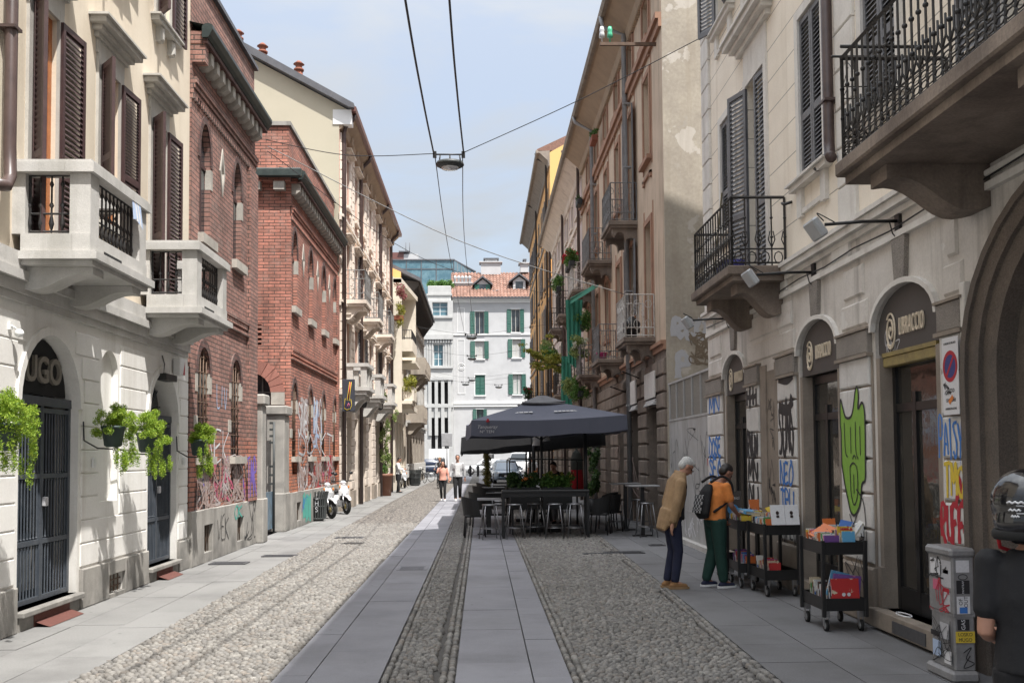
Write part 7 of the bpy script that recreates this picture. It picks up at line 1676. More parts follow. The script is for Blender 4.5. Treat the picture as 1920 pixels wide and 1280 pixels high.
def stones(name, xa, xb, y0, y1, m, dx, dy, seed, borders=True):
    """river pebbles set on end, each a little dome"""
    rng = np.random.default_rng(seed); C = []
    y = y0; r = 0
    while y < y1:
        a, c = xa(y), xb(y); bw = .125 if borders else 0
        x = a+bw+(dx/2 if r % 2 else 0)
        n = int((c-a-2*bw)/dx); C += [(a+bw+(i+.5*(1+r % 2)-.25)*dx, y, dx*.53, dy*.58, 1) for i in range(n)]
        y += dy; r += 1
    if borders:
        for q in (0, 1):
            for k in range(2):
                y = y0
                while y < y1:
                    L = .055+.04*rng.random(); e = .032+.062*k; C.append(((xa(y)+e) if q == 0 else (xb(y)-e), y+L/2, .031, L*.52, 0)); y += L*1.02
    C = np.array(C); n = len(C)
    jit = rng.normal(0, 1, (n, 2))*np.where(C[:, 4:5] > 0, .0085, .003); P_ = C[:, :2]+jit
    s = rng.uniform(.8, 1.15, n); ang = rng.normal(0, .45, n)*C[:, 4]
    k = 7; th = np.linspace(0, 2*pi, k, endpoint=False)
    ring = lambda rr, z: np.stack([rr*np.cos(th), rr*np.sin(th), np.full(k, z)], 1)
    T = np.concatenate([ring(1, -.026), ring(.92, -.006), ring(.6, .008), [[0, 0, .012]]])
    V = np.repeat(T[None], n, 0)
    V[:, :, 0] *= (C[:, 2]*s)[:, None]; V[:, :, 1] *= (C[:, 3]*s)[:, None]
    V[:, :, :2] *= rng.uniform(.88, 1.1, (n, T.shape[0], 1)); V[:, :, 2] += rng.normal(0, .0042, n)[:, None]
    ca, sa = np.cos(ang)[:, None], np.sin(ang)[:, None]; X_, Y_ = V[:, :, 0]*ca-V[:, :, 1]*sa, V[:, :, 0]*sa+V[:, :, 1]*ca
    V[:, :, 0] = X_+P_[:, 0:1]; V[:, :, 1] = Y_+P_[:, 1:2]
    F = [[q*k+i, q*k+(i+1) % k, (q+1)*k+(i+1) % k, (q+1)*k+i] for q in range(2) for i in range(k)]; F4 = np.array(F); F3 = np.array([[2*k+i, 2*k+(i+1) % k, 3*k] for i in range(k)])
    nv = T.shape[0]; off = (np.arange(n)*nv)[:, None, None]
    me = bpy.data.meshes.new(name); q4 = (F4[None]+off).reshape(-1, 4); q3 = (F3[None]+off).reshape(-1, 3)
    nf = len(q4)+len(q3); me.vertices.add(n*nv); me.vertices.foreach_set('co', V.astype(np.float32).ravel())
    lp = np.concatenate([q4.ravel(), q3.ravel()]).astype(np.int32); me.loops.add(len(lp)); me.loops.foreach_set('vertex_index', lp)
    me.polygons.add(nf); st = np.concatenate([np.arange(len(q4))*4, len(q4)*4+np.arange(len(q3))*3]).astype(np.int32); me.polygons.foreach_set('loop_start', st)
    me.polygons.foreach_set('use_smooth', np.ones(nf, bool)); me.materials.append(m); me.update(calc_edges=True); me.validate()
    o = bpy.data.objects.new(name, me); COL.objects.link(o); return struct(o)
YN = 26
stones('cobbled_road', eL, cst(-1.64), 5.5, YN, M['cob'], .064, .050, 1, False); stones('cobbled_road', cst(-.795), cst(-.222), 5.5, YN, M['cobd'], .054, .044, 2); stones('cobbled_road', cst(.69), eR, 5.5, YN, M['cobd'], .058, .046, 3)
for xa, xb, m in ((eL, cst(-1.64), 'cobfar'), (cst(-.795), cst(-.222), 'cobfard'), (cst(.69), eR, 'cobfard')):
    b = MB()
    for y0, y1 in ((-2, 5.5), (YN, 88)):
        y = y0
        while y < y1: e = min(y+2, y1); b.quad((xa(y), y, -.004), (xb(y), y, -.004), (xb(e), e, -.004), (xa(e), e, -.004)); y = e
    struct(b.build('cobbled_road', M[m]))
b = MB(); b.quad((-60, 88, -.01), (60, 88, -.01), (60, 109.8, -.01), (-60, 109.8, -.01)); struct(b.build('cross_street', M['asphalt']))
def plate(label, x, y, sx, sy, slots=0, z=.004, mt='gratemetal', name='drain_cover'):
    b = MB(); t = thing(name, label, 'drain cover', (x, y, z))
    b.box(x-sx/2, x+sx/2, y-sy/2, y-sy/2+.03, z-.01, z+.004); b.box(x-sx/2, x+sx/2, y+sy/2-.03, y+sy/2, z-.01, z+.004); b.box(x-sx/2, x-sx/2+.03, y-sy/2+.03, y+sy/2-.03, z-.01, z+.004); b.box(x+sx/2-.03, x+sx/2, y-sy/2+.03, y+sy/2-.03, z-.01, z+.004)
    b.build('frame', M[mt], t); b = MB(); b.box(x-sx/2+.03, x+sx/2-.03, y-sy/2+.03, y+sy/2-.03, z-.01, z)
    for k in range(slots): b.box(x-sx/2+.05, x+sx/2-.05, y-sy/2+.06+(sy-.12)*k/max(1, slots), y-sy/2+.075+(sy-.12)*k/max(1, slots), z, z+.005)
    b.build('lid', M[mt], t)
q = P(772, 1065, Z=0); plate('rectangular slab lined drain cover in the left granite lane', -1.08, q[1], .46, .52, 5, mt='slab')
for lab, px, py, sx, sy in (('round edged iron cover on the left pavement beside the cobbles', 430, 1056, .6, .35), ('iron cover in the left pavement near the gate piers', 525, 1042, .6, .3), ('iron cover on the right pavement by the terrace', 1170, 1036, .7, .35), ('small iron cover near the fence on the right pavement', 1232, 1022, .3, .25), ('narrow drain in the right cobbles near the terrace', 1130, 1038, .7, .15), ('far iron cover on the left cobbles by the scooters', 655, 1008, .6, .4)):
    q = P(px, py, Z=0); plate(lab, q[0], q[1], sx, sy, 3, z=.012)

# ---------------------------------------------------------------- overhead lamp and wires
def wire(pts, r, label, name='overhead_wire', n=8, group=None, m='blackmetal'):
    o = MB().tube(catmull(pts, n), r, 5).build(name, M[m]); return tag(o, label, 'wire', group)
LP = (-.52, 17.2, 6.80)
def street_lamp(p, label, s=1.):
    t = thing('street_lamp', label, 'street lamp', p, 'lamps hung over the street'); x, y, z = p
    b = MB(); b.lathe((x, y, z), [(.05*s, .10*s), (.30*s, .06*s), (.32*s, 0), (.30*s, -.02*s), (.22*s, -.06*s)], 18); b.build('lamp_shade', M['binmetal'], t)
    b = MB(); b.lathe((x, y, z-.06*s), [(.21*s, 0), (.18*s, -.03*s), (.05*s, -.045*s)], 14); b.build('lamp_glass', M['lampglass'], t)
    b = MB(); b.tube([(x-.34*s, y, z+.24*s), (x+.30*s, y, z+.24*s)], .018*s, 6)
    for d in (-.24, .0, .24): b.tube([(x+d*s, y, z+.05*s), (x+d*s*.9, y, z+.24*s)], .016*s, 5)
    for d in (-.34, .30): b.box(x+d*s-.04*s, x+d*s+.04*s, y-.05*s, y+.05*s, z+.17*s, z+.30*s)
    b.build('hanger', M['blackmetal'], t)
street_lamp(LP, 'flat round street lamp hung on wires over the middle of the street, nearest', .78)
wire([(-.80, 17.2, 7.0), (-.80, 14, 6.78), (-.80, 10.7, 6.70), (-.80, 4, 6.95), (-.8, -4, 7.6)], .015, 'left thick black cable running overhead towards the viewer', group='overhead cables')
wire([(-.28, 17.2, 7.02), (-.31, 14, 6.86), (-.33, 11, 6.88), (-.33, 4, 7.0), (-.33, -4, 7.6)], .015, 'right thick black cable running overhead towards the viewer', group='overhead cables')
wire([(-.78, 17.2, 6.95), (-.95, 30, 7.9), (-.9, 58, 8.6)], .009, 'left thin wire running from the lamp down the street', group='overhead wires'); wire([(-.30, 17.2, 6.95), (-.45, 30, 7.9), (-.35, 58, 8.6)], .009, 'right thin wire running from the lamp down the street', group='overhead wires')
wire([(-4.35, 20.2, 8.2), (-2.5, 18.6, 7.4), (-.80, 17.2, 7.0)], .008, 'thin wire from the brick building cornice to the lamp', group='overhead wires')
q = P(1318, 72, Y=17.1); wire([(-.28, 17.2, 7.02), (1.8, 17.2, 7.98), (3.92, 17.1, 9.05)], .008, 'thin wire from the lamp up to the bookshop house corner', group='overhead wires')
wire([(-4.35, 20.3, 8.1), (-.5, 21.4, 6.4), (3.3, 22.7, 5.42)], .010, 'pale wire sagging from the brick cornice to the white balcony', group='overhead wires', m='greyiron')
wire([(-4.35, 20.3, 8.0), (-1.5, 30, 7.6), (3.6, 42, 8.4)], .008, 'thin wire crossing diagonally to the mauve house', group='overhead wires')
for px, py, y, lab in ((884, 634, 58, 'second street lamp down the street, over the white building wall'), (885, 673, 71, 'third street lamp down the street, below the second'), (873, 721, 88, 'small far street lamp low on the left of the white building'), (935, 726, 88, 'small far street lamp in front of the middle of the white building'), (885, 713, 88, 'small far street lamp beside the closed green shutters')):
    p = P(px, py, Y=y); street_lamp(p, lab, 1.0); wire([(-4.3, y, p[2]+.8), (p[0], y, p[2]+.25), (3.9, y, p[2]+.8)], .009, 'thin cross wire over the ' + ' '.join(lab.split(',')[0].split()[:10]), group='overhead wires')

# ---------------------------------------------------------------- terrace
def umbrella(x, y, half, ze, za, drop, label, m, mlow, tilt=(0, 0), rot=0., cap=True, logo=False):
    t = thing('parasol', label, 'parasol', (x, y, 0), 'terrace parasols'); cr, sr = cos(rot), sin(rot)
    f = lambda a, c, z: (x+a*cr-c*sr, y+a*sr+c*cr, z+tilt[0]*a+tilt[1]*c)
    b = MB(f); n = 10; c4_ = [(-half, -half), (half, -half), (half, half), (-half, half)]; rt = .32
    for k in range(4):
        p, q = c4_[k], c4_[(k+1) % 4]
        for i in range(n):
            for j in range(n):
                g = lambda a, e: ((p[0]+(q[0]-p[0])*a)*(rt/half+(1-rt/half)*e), (p[1]+(q[1]-p[1])*a)*(rt/half+(1-rt/half)*e), za+(ze-za)*e-.10*sin(pi*e)*sin(pi*a)*.6-.05*sin(pi*a)*e)
                b.add([g(i/n, j/n), g((i+1)/n, j/n), g((i+1)/n, (j+1)/n), g(i/n, (j+1)/n)], [(0, 1, 2, 3)], 0, True)
    o = b.build('canopy', M[m], t); b = MB(f); R = random.Random(int(x*10+y))
    for k in range(4):
        p, q = c4_[k], c4_[(k+1) % 4]; n = 16
        for i in range(n):
            g = lambda a, lo: (p[0]+(q[0]-p[0])*a, p[1]+(q[1]-p[1])*a, ze-.05*sin(pi*a)-(drop+.015*sin(a*17+k)) * lo)
            h = lambda a: tuple(np.array(g(a, 1))*np.array([1.012+.006*sin(a*29), 1.012+.006*sin(a*23), 1]))
            b.add([g(i/n, 0), g((i+1)/n, 0), h((i+1)/n), h(i/n)], [(0, 1, 2, 3)], 0, True)
    v = b.build('valance', M[m], t)
    if cap:
        b = MB(f)
        for k in range(4):
            p, q = c4_[k], c4_[(k+1) % 4]; s = .48/half; b.add([(p[0]*s, p[1]*s, za+.0), (q[0]*s, q[1]*s, za+.0), (q[0]*.06, q[1]*.06, za+.17), (p[0]*.06, p[1]*.06, za+.17)], [(0, 1, 2, 3)], 0, True)
            b.tube([(p[0]*s, p[1]*s, za), (q[0]*s, q[1]*s, za-.05)], .03, 5)
        b.build('vent_cap', M['dgreyc'] if m == 'canvas' else M[m], t)
    b = MB(f)
    for k in range(4):
        p = c4_[k]; b.tube([(0, 0, za-.08), (p[0]*.98, p[1]*.98, ze-.03)], .014, 5); b.tube([(0, 0, ze-.45), (p[0]*.5, p[1]*.5, (za+ze)/2-.1)], .012, 5)
    b.build('rib', M['blackmetal'], t)
    b = MB(); b.tube([(x, y, .08), (x, y, za-.02)], .032, 10); b.build('pole', M['blackmetal'], t); b = MB(); b.box(x-.4, x+.4, y-.4, y+.4, .015, .09, ch=.02); b.build('base', M['blackmetal'], t)
    return t, f
um, fu = umbrella(1.37, 22.75, 1.66, 2.53, 2.92, .33, 'large charcoal parasol at the front of the terrace with white lettering', 'canvas', 'canvas', tilt=(.03, 0), rot=.05)
wv = mk('white_print', (.42, .42, .43), .7, fine=.1)
def fl(u, v, w): return fu(u-.0, -1.66*1.012-.02-w, v)
q = fl(-1.22, 2.32, 0)
text('Tanqueray', .10, wv, um, (q[0]-.12, q[1]-.02, 2.335), 'F', ext=.001, shear=.35); text('Nº TEN', .085, wv, um, (q[0]-.12, q[1]-.02, 2.235), 'F', ext=.001, sx=1.1)
b = MB(); b.lathe((q[0]-.10, q[1]-.02, 2.43), [(.01, 0), (.045, .02), (.02, .06), (.03, .075), (.005, .08)], 8); b.build('red_emblem', M['g_red'], um)
b = MB(fu)
for a0, a1, rr in ((-1.0, -.28, .95), (.18, .80, .95)):
    for k in range(7): x0 = a0+(a1-a0)*k/7; x1 = x0+(a1-a0)*.12; z = lambda x: 2.92-.39*(.62-.32/1.66)/(1-.32/1.66)-.038; b.add([(x0, -1.02, z(x0)), (x1, -1.02, z(x1)), (x1, -.93, z(x1)+.026), (x0, -.93, z(x0)+.026)], [(0, 1, 2, 3)])
b.build('canopy_print', wv, um)
umbrella(1.28, 26.4, 1.78, 2.28, 2.7, .40, 'second parasol behind the large one, black and sagging to the left', 'canvaslow', 'canvaslow', tilt=(.055, 0))
umbrella(1.5, 33.5, 1.8, 2.35, 2.85, .30, 'beige parasol farthest down the terrace', 'canvasbeige', 'canvasbeige')
for i, (px, y) in enumerate(((1001, 24.6), (1098, 22.0))):
    x = P(px, 900, Y=y)[0]; b = MB(); b.tube([(x, y, 0), (x, y, 2.45)], .045, 8); b.box(x-.1, x+.1, y-.1, y+.1, 0, .03); tag(b.build('terrace_post', M['blackmetal']), ('black steel post at the right of the terrace, before the wall' if i else 'black steel post in the middle of the terrace'), 'post')
for i, px in enumerate((1008, 1019)):
    x = P(px, 820, Y=23.5)[0]; t = thing('pendant_lamp', 'white cone lamp shade hanging under the large parasol, ' + ('left one' if i == 0 else 'right one'), 'lamp', (x, 23.5, 2.2)); b = MB(); b.lathe((x, 23.5, 2.08-.12*(1-i)), [(.17-.04*(1-i), 0), (.07, .33), (.05, .34)], 10); b.build('shade', M['lampglass'], t); b = MB(); b.tube([(x, 23.5, 2.3), (x, 23.5, 2.62)], .008, 4); b.build('cord', M['blackmetal'], t)
def bar_table(x0, x1, y0, y1, h, label, top='blackmetal', name='bar_table'):
    t = thing(name, label, 'table', ((x0+x1)/2, (y0+y1)/2, 0)); b = MB(); b.box(x0, x1, y0, y1, h-.05, h, ch=.008); b.build('table_top', M[top], t)
    for x in (x0+.03, x1-.03):
        for y in (y0+.03, y1-.03): MB().box(x-.028, x+.028, y-.028, y+.028, 0, h-.05).build('leg', M['blackmetal'], t)
    b = MB(); b.box(x0+.06, x1-.06, y0+.02, y0+.05, h-.14, h-.05); b.box(x0+.06, x1-.06, y1-.05, y1-.02, h-.14, h-.05); b.box(x0+.06, x1-.06, (y0+y1)/2-.02, (y0+y1)/2+.02, .2, .25); b.build('rail', M['blackmetal'], t); return t
bar_table(.42, 2.26, 20.92, 21.5, 1.0, 'long black bar table with metal stools at the front of the terrace')
def stool_at():
    t = thing('bar_stool', 'x', 'stool', (0, 0, 0), 'metal stools at the terrace'); b = MB(); b.lathe((0, 0, .69), [(.15, 0), (.165, .012), (.16, .03), (.03, .026)], 16); b.build('seat', M['steeldk'], t)
    for sx in (-1, 1):
        for sy in (-1, 1): MB().tube([(.11*sx, .11*sy, .69), (.19*sx, .19*sy, 0)], .012, 6).build('leg', M['steeldk'], t)
    b = MB(); p = [(.165*a, .165*c, .22) for a, c in ((-1, -1), (1, -1), (1, 1), (-1, 1), (-1, -1))]
    for k in range(4): b.tube(p[k:k+2], .009, 5)
    b.build('foot_ring', M['steeldk'], t); return t
st = stool_at(); first = True
for x, y, rz, lab in ((.16, 20.78, .2, 'metal stool left of the bar table, at the pale slatted table'), (.68, 20.85, .1, 'first metal stool from the left in the row at the bar table'), (1.12, 21.2, .3, 'second metal stool, pushed under the bar table'), (1.52, 20.85, -.1, 'third metal stool in the row at the bar table'), (1.93, 20.85, .15, 'last metal stool on the right of the bar table row'), (3.45, 20.9, .1, 'metal stool at the nearer high table by the wall'), (3.55, 22.5, .4, 'metal stool at the farther high table by the wall'), (3.05, 22.6, 0, 'metal stool left of the farther high table'), (1.3, 22.2, .2, 'metal stool behind the bar table, before the planters')):
    s = st if first else dup(st); first = False; s.location = (x, y, .004); s.rotation_euler = (0, 0, rz); s['label'] = lab
for x, y, lab in ((3.42, 21.2, 'nearer narrow high table by the stone wall'), (3.30, 22.9, 'farther narrow high table by the stone wall')):
    t = thing('high_table', lab, 'table', (x, y, 0)); b = MB(); b.box(x-.33, x+.33, y-.28, y+.28, 1.05, 1.08, ch=.006); b.build('table_top', M['greypipe'], t); b = MB(); b.box(x-.04, x+.04, y-.04, y+.04, .02, 1.05); b.box(x-.22, x+.22, y-.05, y+.05, 0, .025); b.box(x-.05, x+.05, y-.22, y+.22, .001, .024); b.build('pedestal', M['blackmetal'], t)
def chair_proto():
    t = thing('rattan_chair', 'x', 'chair', (0, 0, 0), 'black terrace chairs'); b = MB(); b.box(-.23, .23, -.22, .24, .42, .47, ch=.02); b.build('seat', M['rattan'], t)
    b = MB(); n = 14
    for i in range(n):
        for j in range(4):
            g = lambda a, h: (.26*sin(a)*1.05, -.20-.07*cos(a)*(.4+h)+.06, .46+.40*h*(1-.10*(a/1.5)**2)) if False else (.27*sin(a), .06-.30*cos(a)-.05*h, .45+.40*h*(1-.25*abs(a/1.75)**2.5))
            a0, a1 = -1.75+3.5*i/n, -1.75+3.5*(i+1)/n; b.add([g(a0, j/4), g(a1, j/4), g(a1, (j+1)/4), g(a0, (j+1)/4)], [(0, 1, 2, 3)], 0, True)
    b.build('backrest', M['rattan'], t)
    for sx in (-1, 1):
        for sy in (-1, 1): MB().tube([(.2*sx, .19*sy, .44), (.23*sx, .22*sy, 0)], .015, 6).build('leg', M['blackmetal'], t)
    return t
ch = chair_proto(); first = True
for x, y, rz, lab in ((-.16, 21.5, -1.5, 'black rattan chair at the left front corner of the terrace'), (2.55, 21.75, 1.3, 'black rattan chair right of the bar table, nearest'), (2.85, 22.4, .9, 'black rattan chair behind the nearest one on the right'), (2.95, 23.6, 1.6, 'black rattan chair beside the climbing plant on the stone wall'), (-.05, 24.6, -1.4, 'black rattan chair on the left side under the second parasol'), (.9, 26.2, .3, 'black rattan chair in the middle under the second parasol'), (1.9, 27.0, -.4, 'black rattan chair right of the middle under the second parasol'), (.0, 29.5, -1.2, 'black rattan chair beyond the second parasol on the left'), (1.0, 31.0, .2, 'black rattan chair under the beige parasol, nearer'), (.1, 33.0, -1.5, 'black rattan chair under the beige parasol on its left edge'), (2.4, 30.5, 1.2, 'black rattan chair by the wall beyond the second parasol')):
    s = ch if first else dup(ch); first = False; s.location = (x, y, .004); s.rotation_euler = (0, 0, rz); s['label'] = lab
t = thing('slatted_table', 'pale slatted table at the left front of the terrace', 'table', (.14, 22.1, 0)); b = MB()
for k in range(6): b.box(-.10, .42, 21.75+.12*k, 21.85+.12*k, .76, .79)
b.build('table_top', M['tablewhite'], t); b = MB(); b.box(.1, .2, 22.05, 22.15, 0, .76); b.box(-.1, .42, 22.0, 22.2, 0, .02); b.build('pedestal', M['blackmetal'], t)
for x, y, lab in ((.45, 25.6, 'dark square table under the second parasol, left'), (1.5, 26.0, 'dark square table under the second parasol, right'), (.35, 30.4, 'dark square table beyond the second parasol'), (.7, 32.4, 'dark square table under the beige parasol')):
    bar_table(x-.35, x+.35, y-.35, y+.35, .78, lab, name='cafe_table')
for i, (x0, x1, y, lab) in enumerate(((.62, 1.27, 21.95, 'left black planter trough full of herbs behind the bar table'), (1.33, 1.98, 21.95, 'right black planter trough with orange flowers behind the bar table'))):
    t = thing('planter_trough', lab, 'planter', ((x0+x1)/2, y, 0)); b = MB(); b.box(x0, x1, y-.16, y+.16, .55, 1.03, ch=.01)
    for x in (x0+.05, x1-.05): b.box(x-.02, x+.02, y-.1, y+.1, 0, .55)
    b.build('trough', M['potblk'], t); R = random.Random(70+i)
    leaves('foliage', [((R.uniform(x0, x1), y+R.uniform(-.15, .15), 1.06+R.uniform(0, .22)), (.10, .10, .10)) for _ in range(24)], 2200, .035, M['leafdark'] if i == 0 else M['leafmid'], t)
    leaves('flowers', [((R.uniform(x0, x1), y+R.uniform(-.15, .1), 1.18+R.uniform(0, .2)), (.05, .05, .04)) for _ in range(7)], 160, .022, M['g_orange'] if i == 0 else M['leafyel'], t)
t = thing('terrace_railing', 'black steel rail frame around the terrace planters', 'railing', (1.4, 22.2, 0)); b = MB()
for y in (22.2, 24.4): b.tube([(.62, y, 0), (.62, y, 1.62), (.66, y, 1.66), (2.3, y, 1.62), (2.34, y, 1.55), (2.34, y, 0)], .017, 6)
for x in (.62, 1.1, 1.5, 2.34): b.tube([(x, 22.2, .1), (x, 22.2, 1.62)], .012, 5)
b.tube([(.62, 22.2, 1.62), (.62, 24.4, 1.62)], .015, 5); b.build('rail', M['blackmetal'], t)
t = thing('potted_grass', 'tall feathery grass in a dark pot on the left of the terrace', 'plant', (.23, 34.0, 0)); x, y = .18, 34.0; b = MB(); b.lathe((x, y, 0), [(.13, 0), (.17, .35), (.18, .37), (.15, .37)], 14); b.build('pot', M['potblk'], t)
leaves('foliage', [((x+.05*sin(k*2.4), y+.05*cos(k*2.4), .45+.105*k), (.10+.012*(k % 4), .12, .16)) for k in range(14)], 2600, .06, M['grass'], t, squash=.35); leaves('lower_foliage', [((x, y, .55), (.17, .17, .22))], 500, .05, M['leafdark'], t)
t = thing('covered_stand', 'narrow red cloth cover with a grey top beside the terrace wall', 'cover', (2.27, 24.6, 0)); x, y = P(1081, 880, Y=24.6)[0], 24.6
b = MB(); b.lathe((x, y, .75), [(.19, 0), (.17, .35), (.14, .62), (.13, .72)], 10); b.build('red_cover', M['redcloth'], t); b = MB(); b.lathe((x, y, 1.36), [(.14, 0), (.15, .25), (.10, .42), (.03, .5)], 10); b.ball((x, y, 1.87), .035); b.build('grey_top', M['greycloth'], t); b = MB(); b.tube([(x, y, 0), (x, y, .8)], .02, 6); b.build('pole', M['blackmetal'], t)
for i, (px, py, lab) in enumerate(((1112, 870, 'green bushy potted climber before the stone wall behind the right chairs'),)):
    x, y = 3.42, 30.5; t = thing('climbing_plant', lab, 'plant', (x, y, 0)); R = random.Random(77); leaves('foliage', [((3.42+R.uniform(-.12, .12), y+R.uniform(-.4, .4), .55+1.3*R.random()), (.11, .2, .16)) for _ in range(22)], 1900, .05, M['leafdark'], t); b = MB(); b.lathe((x, y, 0), [(.16, 0), (.2, .4), (.17, .4)], 10); b.build('pot', M['potblk'], t)

# ---------------------------------------------------------------- book carts and books
def cart_proto():
    t = thing('book_cart', 'x', 'cart', (0, 0, 0), 'black wheeled book carts'); hx_, hy = .20, .34
    b = MB()
    for z0, z1 in ((.74, .86), (.20, .32)):
        b.box(-hx_, hx_, -hy, hy, z0, z0+.012); b.box(-hx_, -hx_+.008, -hy, hy, z0+.012, z1); b.box(hx_-.008, hx_, -hy, hy, z0+.012, z1); b.box(-hx_+.008, hx_-.008, -hy, -hy+.008, z0+.012, z1); b.box(-hx_+.008, hx_-.008, hy-.008, hy, z0+.012, z1)
    b.build('tray', M['blackmetal'], t)
    for sx in (-1, 1):
        for sy in (-1, 1):
            x, y = sx*(hx_+.006), sy*(hy-.012); MB().box(x-.018, x+.018, y-.020, y+.020, .14, .875, ch=.004).build('post', M['blackmetal'], t)
            x, y = sx*(hx_-.03), sy*(hy-.06); b = MB(); b.tube([(x-.014, y, .055), (x+.014, y, .055)], .055, 14); c = b.build('caster', M['rubber'], t)
            b = MB(); b.tube([(x-.016, y, .055), (x+.016, y, .055)], .036, 12); b.build('hub', M['greypipe'], c); b = MB(); b.box(x-.026, x-.020, y-.02, y+.02, .05, .14); b.box(x+.020, x+.026, y-.02, y+.02, .05, .14); b.box(x-.026, x+.026, y-.03, y+.03, .135, .20); b.build('fork', M['chrome'], c)
    return t
CARTS = [(3.50, 9.92, .0, 'nearest black book cart, with a large red book on its lower tray'), (3.60, 12.30, .04, 'second black book cart, with an open white picture box on top'), (3.51, 13.08, -.03, 'third black book cart, in front of the man in orange'), (3.54, 13.9, .02, 'farthest black book cart, mostly hidden behind the man in orange')]
cp = cart_proto(); first = True
for x, y, rz, lab in CARTS:
    s = cp if first else dup(cp); first = False; s.location = (x, y, .003); s.rotation_euler = (0, 0, rz); s['label'] = lab
COLS = dict(red=(.45, .03, .03), orange=(.62, .16, .04), yellow=(.65, .48, .06), green=(.08, .25, .08), blue=(.05, .14, .42), sky=(.12, .38, .62), white=(.66, .66, .64), cream=(.6, .52, .38), pink=(.55, .16, .25), black=(.03, .03, .035), purple=(.18, .08, .3), brown=(.2, .11, .06))
PROTO = {}; pages = mk('book_pages', (.6, .56, .46), .9, fine=.1, fsc=200)
for c, v in COLS.items():
    b = MB(); b.box(-.5, .5, -.5, .5, -.5, -.42); b.box(-.5, .5, -.5, .5, .42, .5); b.box(-.5, -.44, -.5, .5, -.42, .42); b.box(-.44, .47, -.47, .47, -.42, .42, 1); b.box(-.505, -.5, -.25, .2, -.3, .3, 2)
    o = b.build('book', [mk(c+'_book_cover', v, .45, c2=COLS[{'red': 'cream', 'orange': 'black', 'yellow': 'red', 'green': 'white', 'blue': 'sky', 'sky': 'white', 'white': 'blue', 'cream': 'brown', 'pink': 'white', 'black': 'orange', 'purple': 'pink', 'brown': 'yellow'}[c]], sc=2.3, lo=.57, hi=.585, fine=.08, fsc=20), pages, M['g_white' if c not in ('white', 'cream', 'yellow') else 'g_black']]); o['category'] = 'book'; PROTO[c] = o
USED = set()
def book(c, loc, dim, rot, label, group):
    o = PROTO[c] if c not in USED else PROTO[c].copy()
    if c in USED: COL.objects.link(o)
    USED.add(c); o.location = loc; o.scale = dim; o.rotation_euler = rot; o['label'] = label; o['group'] = group; return o
R = random.Random(21); names = list(COLS)+['white', 'cream', 'white']
for ci, (cx_, cy_, rz, lab) in enumerate(CARTS[:3]):
    who = ('nearest', 'second', 'third')[ci]
    for xx, z0, h0, h1, t0, t1, row in ((-.11, .755, .16, .20, .014, .034, 'front top row'), (.06, .755, .17, .25, .014, .034, 'back top row'), (-.06, .216, .17, .24, .02, .045, 'lower tray')):
        y = -.31; seq = []
        while y < .29:
            th = R.uniform(t0, t1); ln = R.uniform(-.12, .12); seq.append((R.choice(names), y, th, R.uniform(h0, h1), R.uniform(.11, .15), ln)); y += th*1.14+abs(ln)*.02
        for i, (c, y, th, h, d, ln) in enumerate(seq):
            if row == 'lower tray' and R.random() < .2: continue
            by = ('between %s and %s ones' % (seq[i-1][0], seq[i+1][0])) if 0 < i < len(seq)-1 else ('at the near end' if i == 0 else 'at the far end')
            book(c, (cx_+xx, cy_+y+th/2, z0+h/2), (d, h, th), (pi/2+ln, 0, 0), '%s book %s, %s of the %s cart' % (c, by, row, who), 'books on the %s cart' % who)
def bigbook(c, loc, dim, rot, label): 
    o = PROTO[c].copy(); COL.objects.link(o); o.location = (loc[0]-.08, loc[1]-(.36 if loc[1] < 11 else .46), loc[2]); o.scale = dim; o.rotation_euler = rot; o['label'] = label; o['group'] = 'large books laid out on the carts'; return o
bigbook('red', (3.59, 9.975, .40), (.27, .22, .03), (pi/2-.1, 0, 0), 'large red picture book facing us on the lower tray of the nearest cart')
t = tag(MB(front(9.952)).build('x', M['g_white']), 'x', 'x') if False else None
bigbook('purple', (3.62, 10.02, .42), (.27, .24, .03), (pi/2-.05, .12, 0), 'tall purple book leaning behind the large red picture book'); bigbook('sky', (3.60, 10.08, .43), (.27, .25, .025), (pi/2, .25, 0), 'tall sky blue book leaning behind the purple one')
bigbook('orange', (3.50, 10.3, .93), (.22, .18, .03), (.3, -.5, .3), 'large orange book lying aslant on top of the nearest cart'); bigbook('white', (3.74, 10.05, .96), (.22, .15, .02), (.2, -1.0, -.3), 'white book propped up at the right end of the nearest cart'); bigbook('blue', (3.66, 10.15, .96), (.2, .15, .02), (.3, -1.2, .2), 'blue book propped up beside the white one on the nearest cart'); bigbook('orange', (3.62, 10.45, .98), (.13, .16, .02), (pi/2-.25, 0, .1), 'small orange book standing highest at the back of the nearest cart')
bigbook('sky', (3.58, 13.35, .97), (.3, .2, .04), (.15, .1, .3), 'bright blue box of cards lying on the third cart'); bigbook('yellow', (3.78, 13.1, 1.0), (.15, .12, .015), (.9, -.2, .3), 'yellow card sticking up behind the picture box on the second cart'); bigbook('orange', (3.66, 13.5, 1.02), (.13, .21, .03), (pi/2-.1, 0, .1), 'orange and white book standing upright on the third cart')
pb = thing('picture_box', 'open white card box with small figures on top of the second cart', 'box', (3.66, 12.0, .86)); b = MB(lambda x, y, z: (3.66+x, 11.98+y*.94+z*.3, .98+z*.94)); b.box(-.17, .0, -.006, .006, -.12, .13); b.box(.004, .17, -.006, .006, -.12, .13); b.build('card', M['g_white'], pb)
b = MB(lambda x, y, z: (3.66+x, 11.97+z*.3, .98+z*.94))
for x in (-.09, .08): b.ball((x, 0, .03), (.02, .008, .025), 8, 5); b.box(x-.018, x+.018, -.006, .002, -.03, .0)
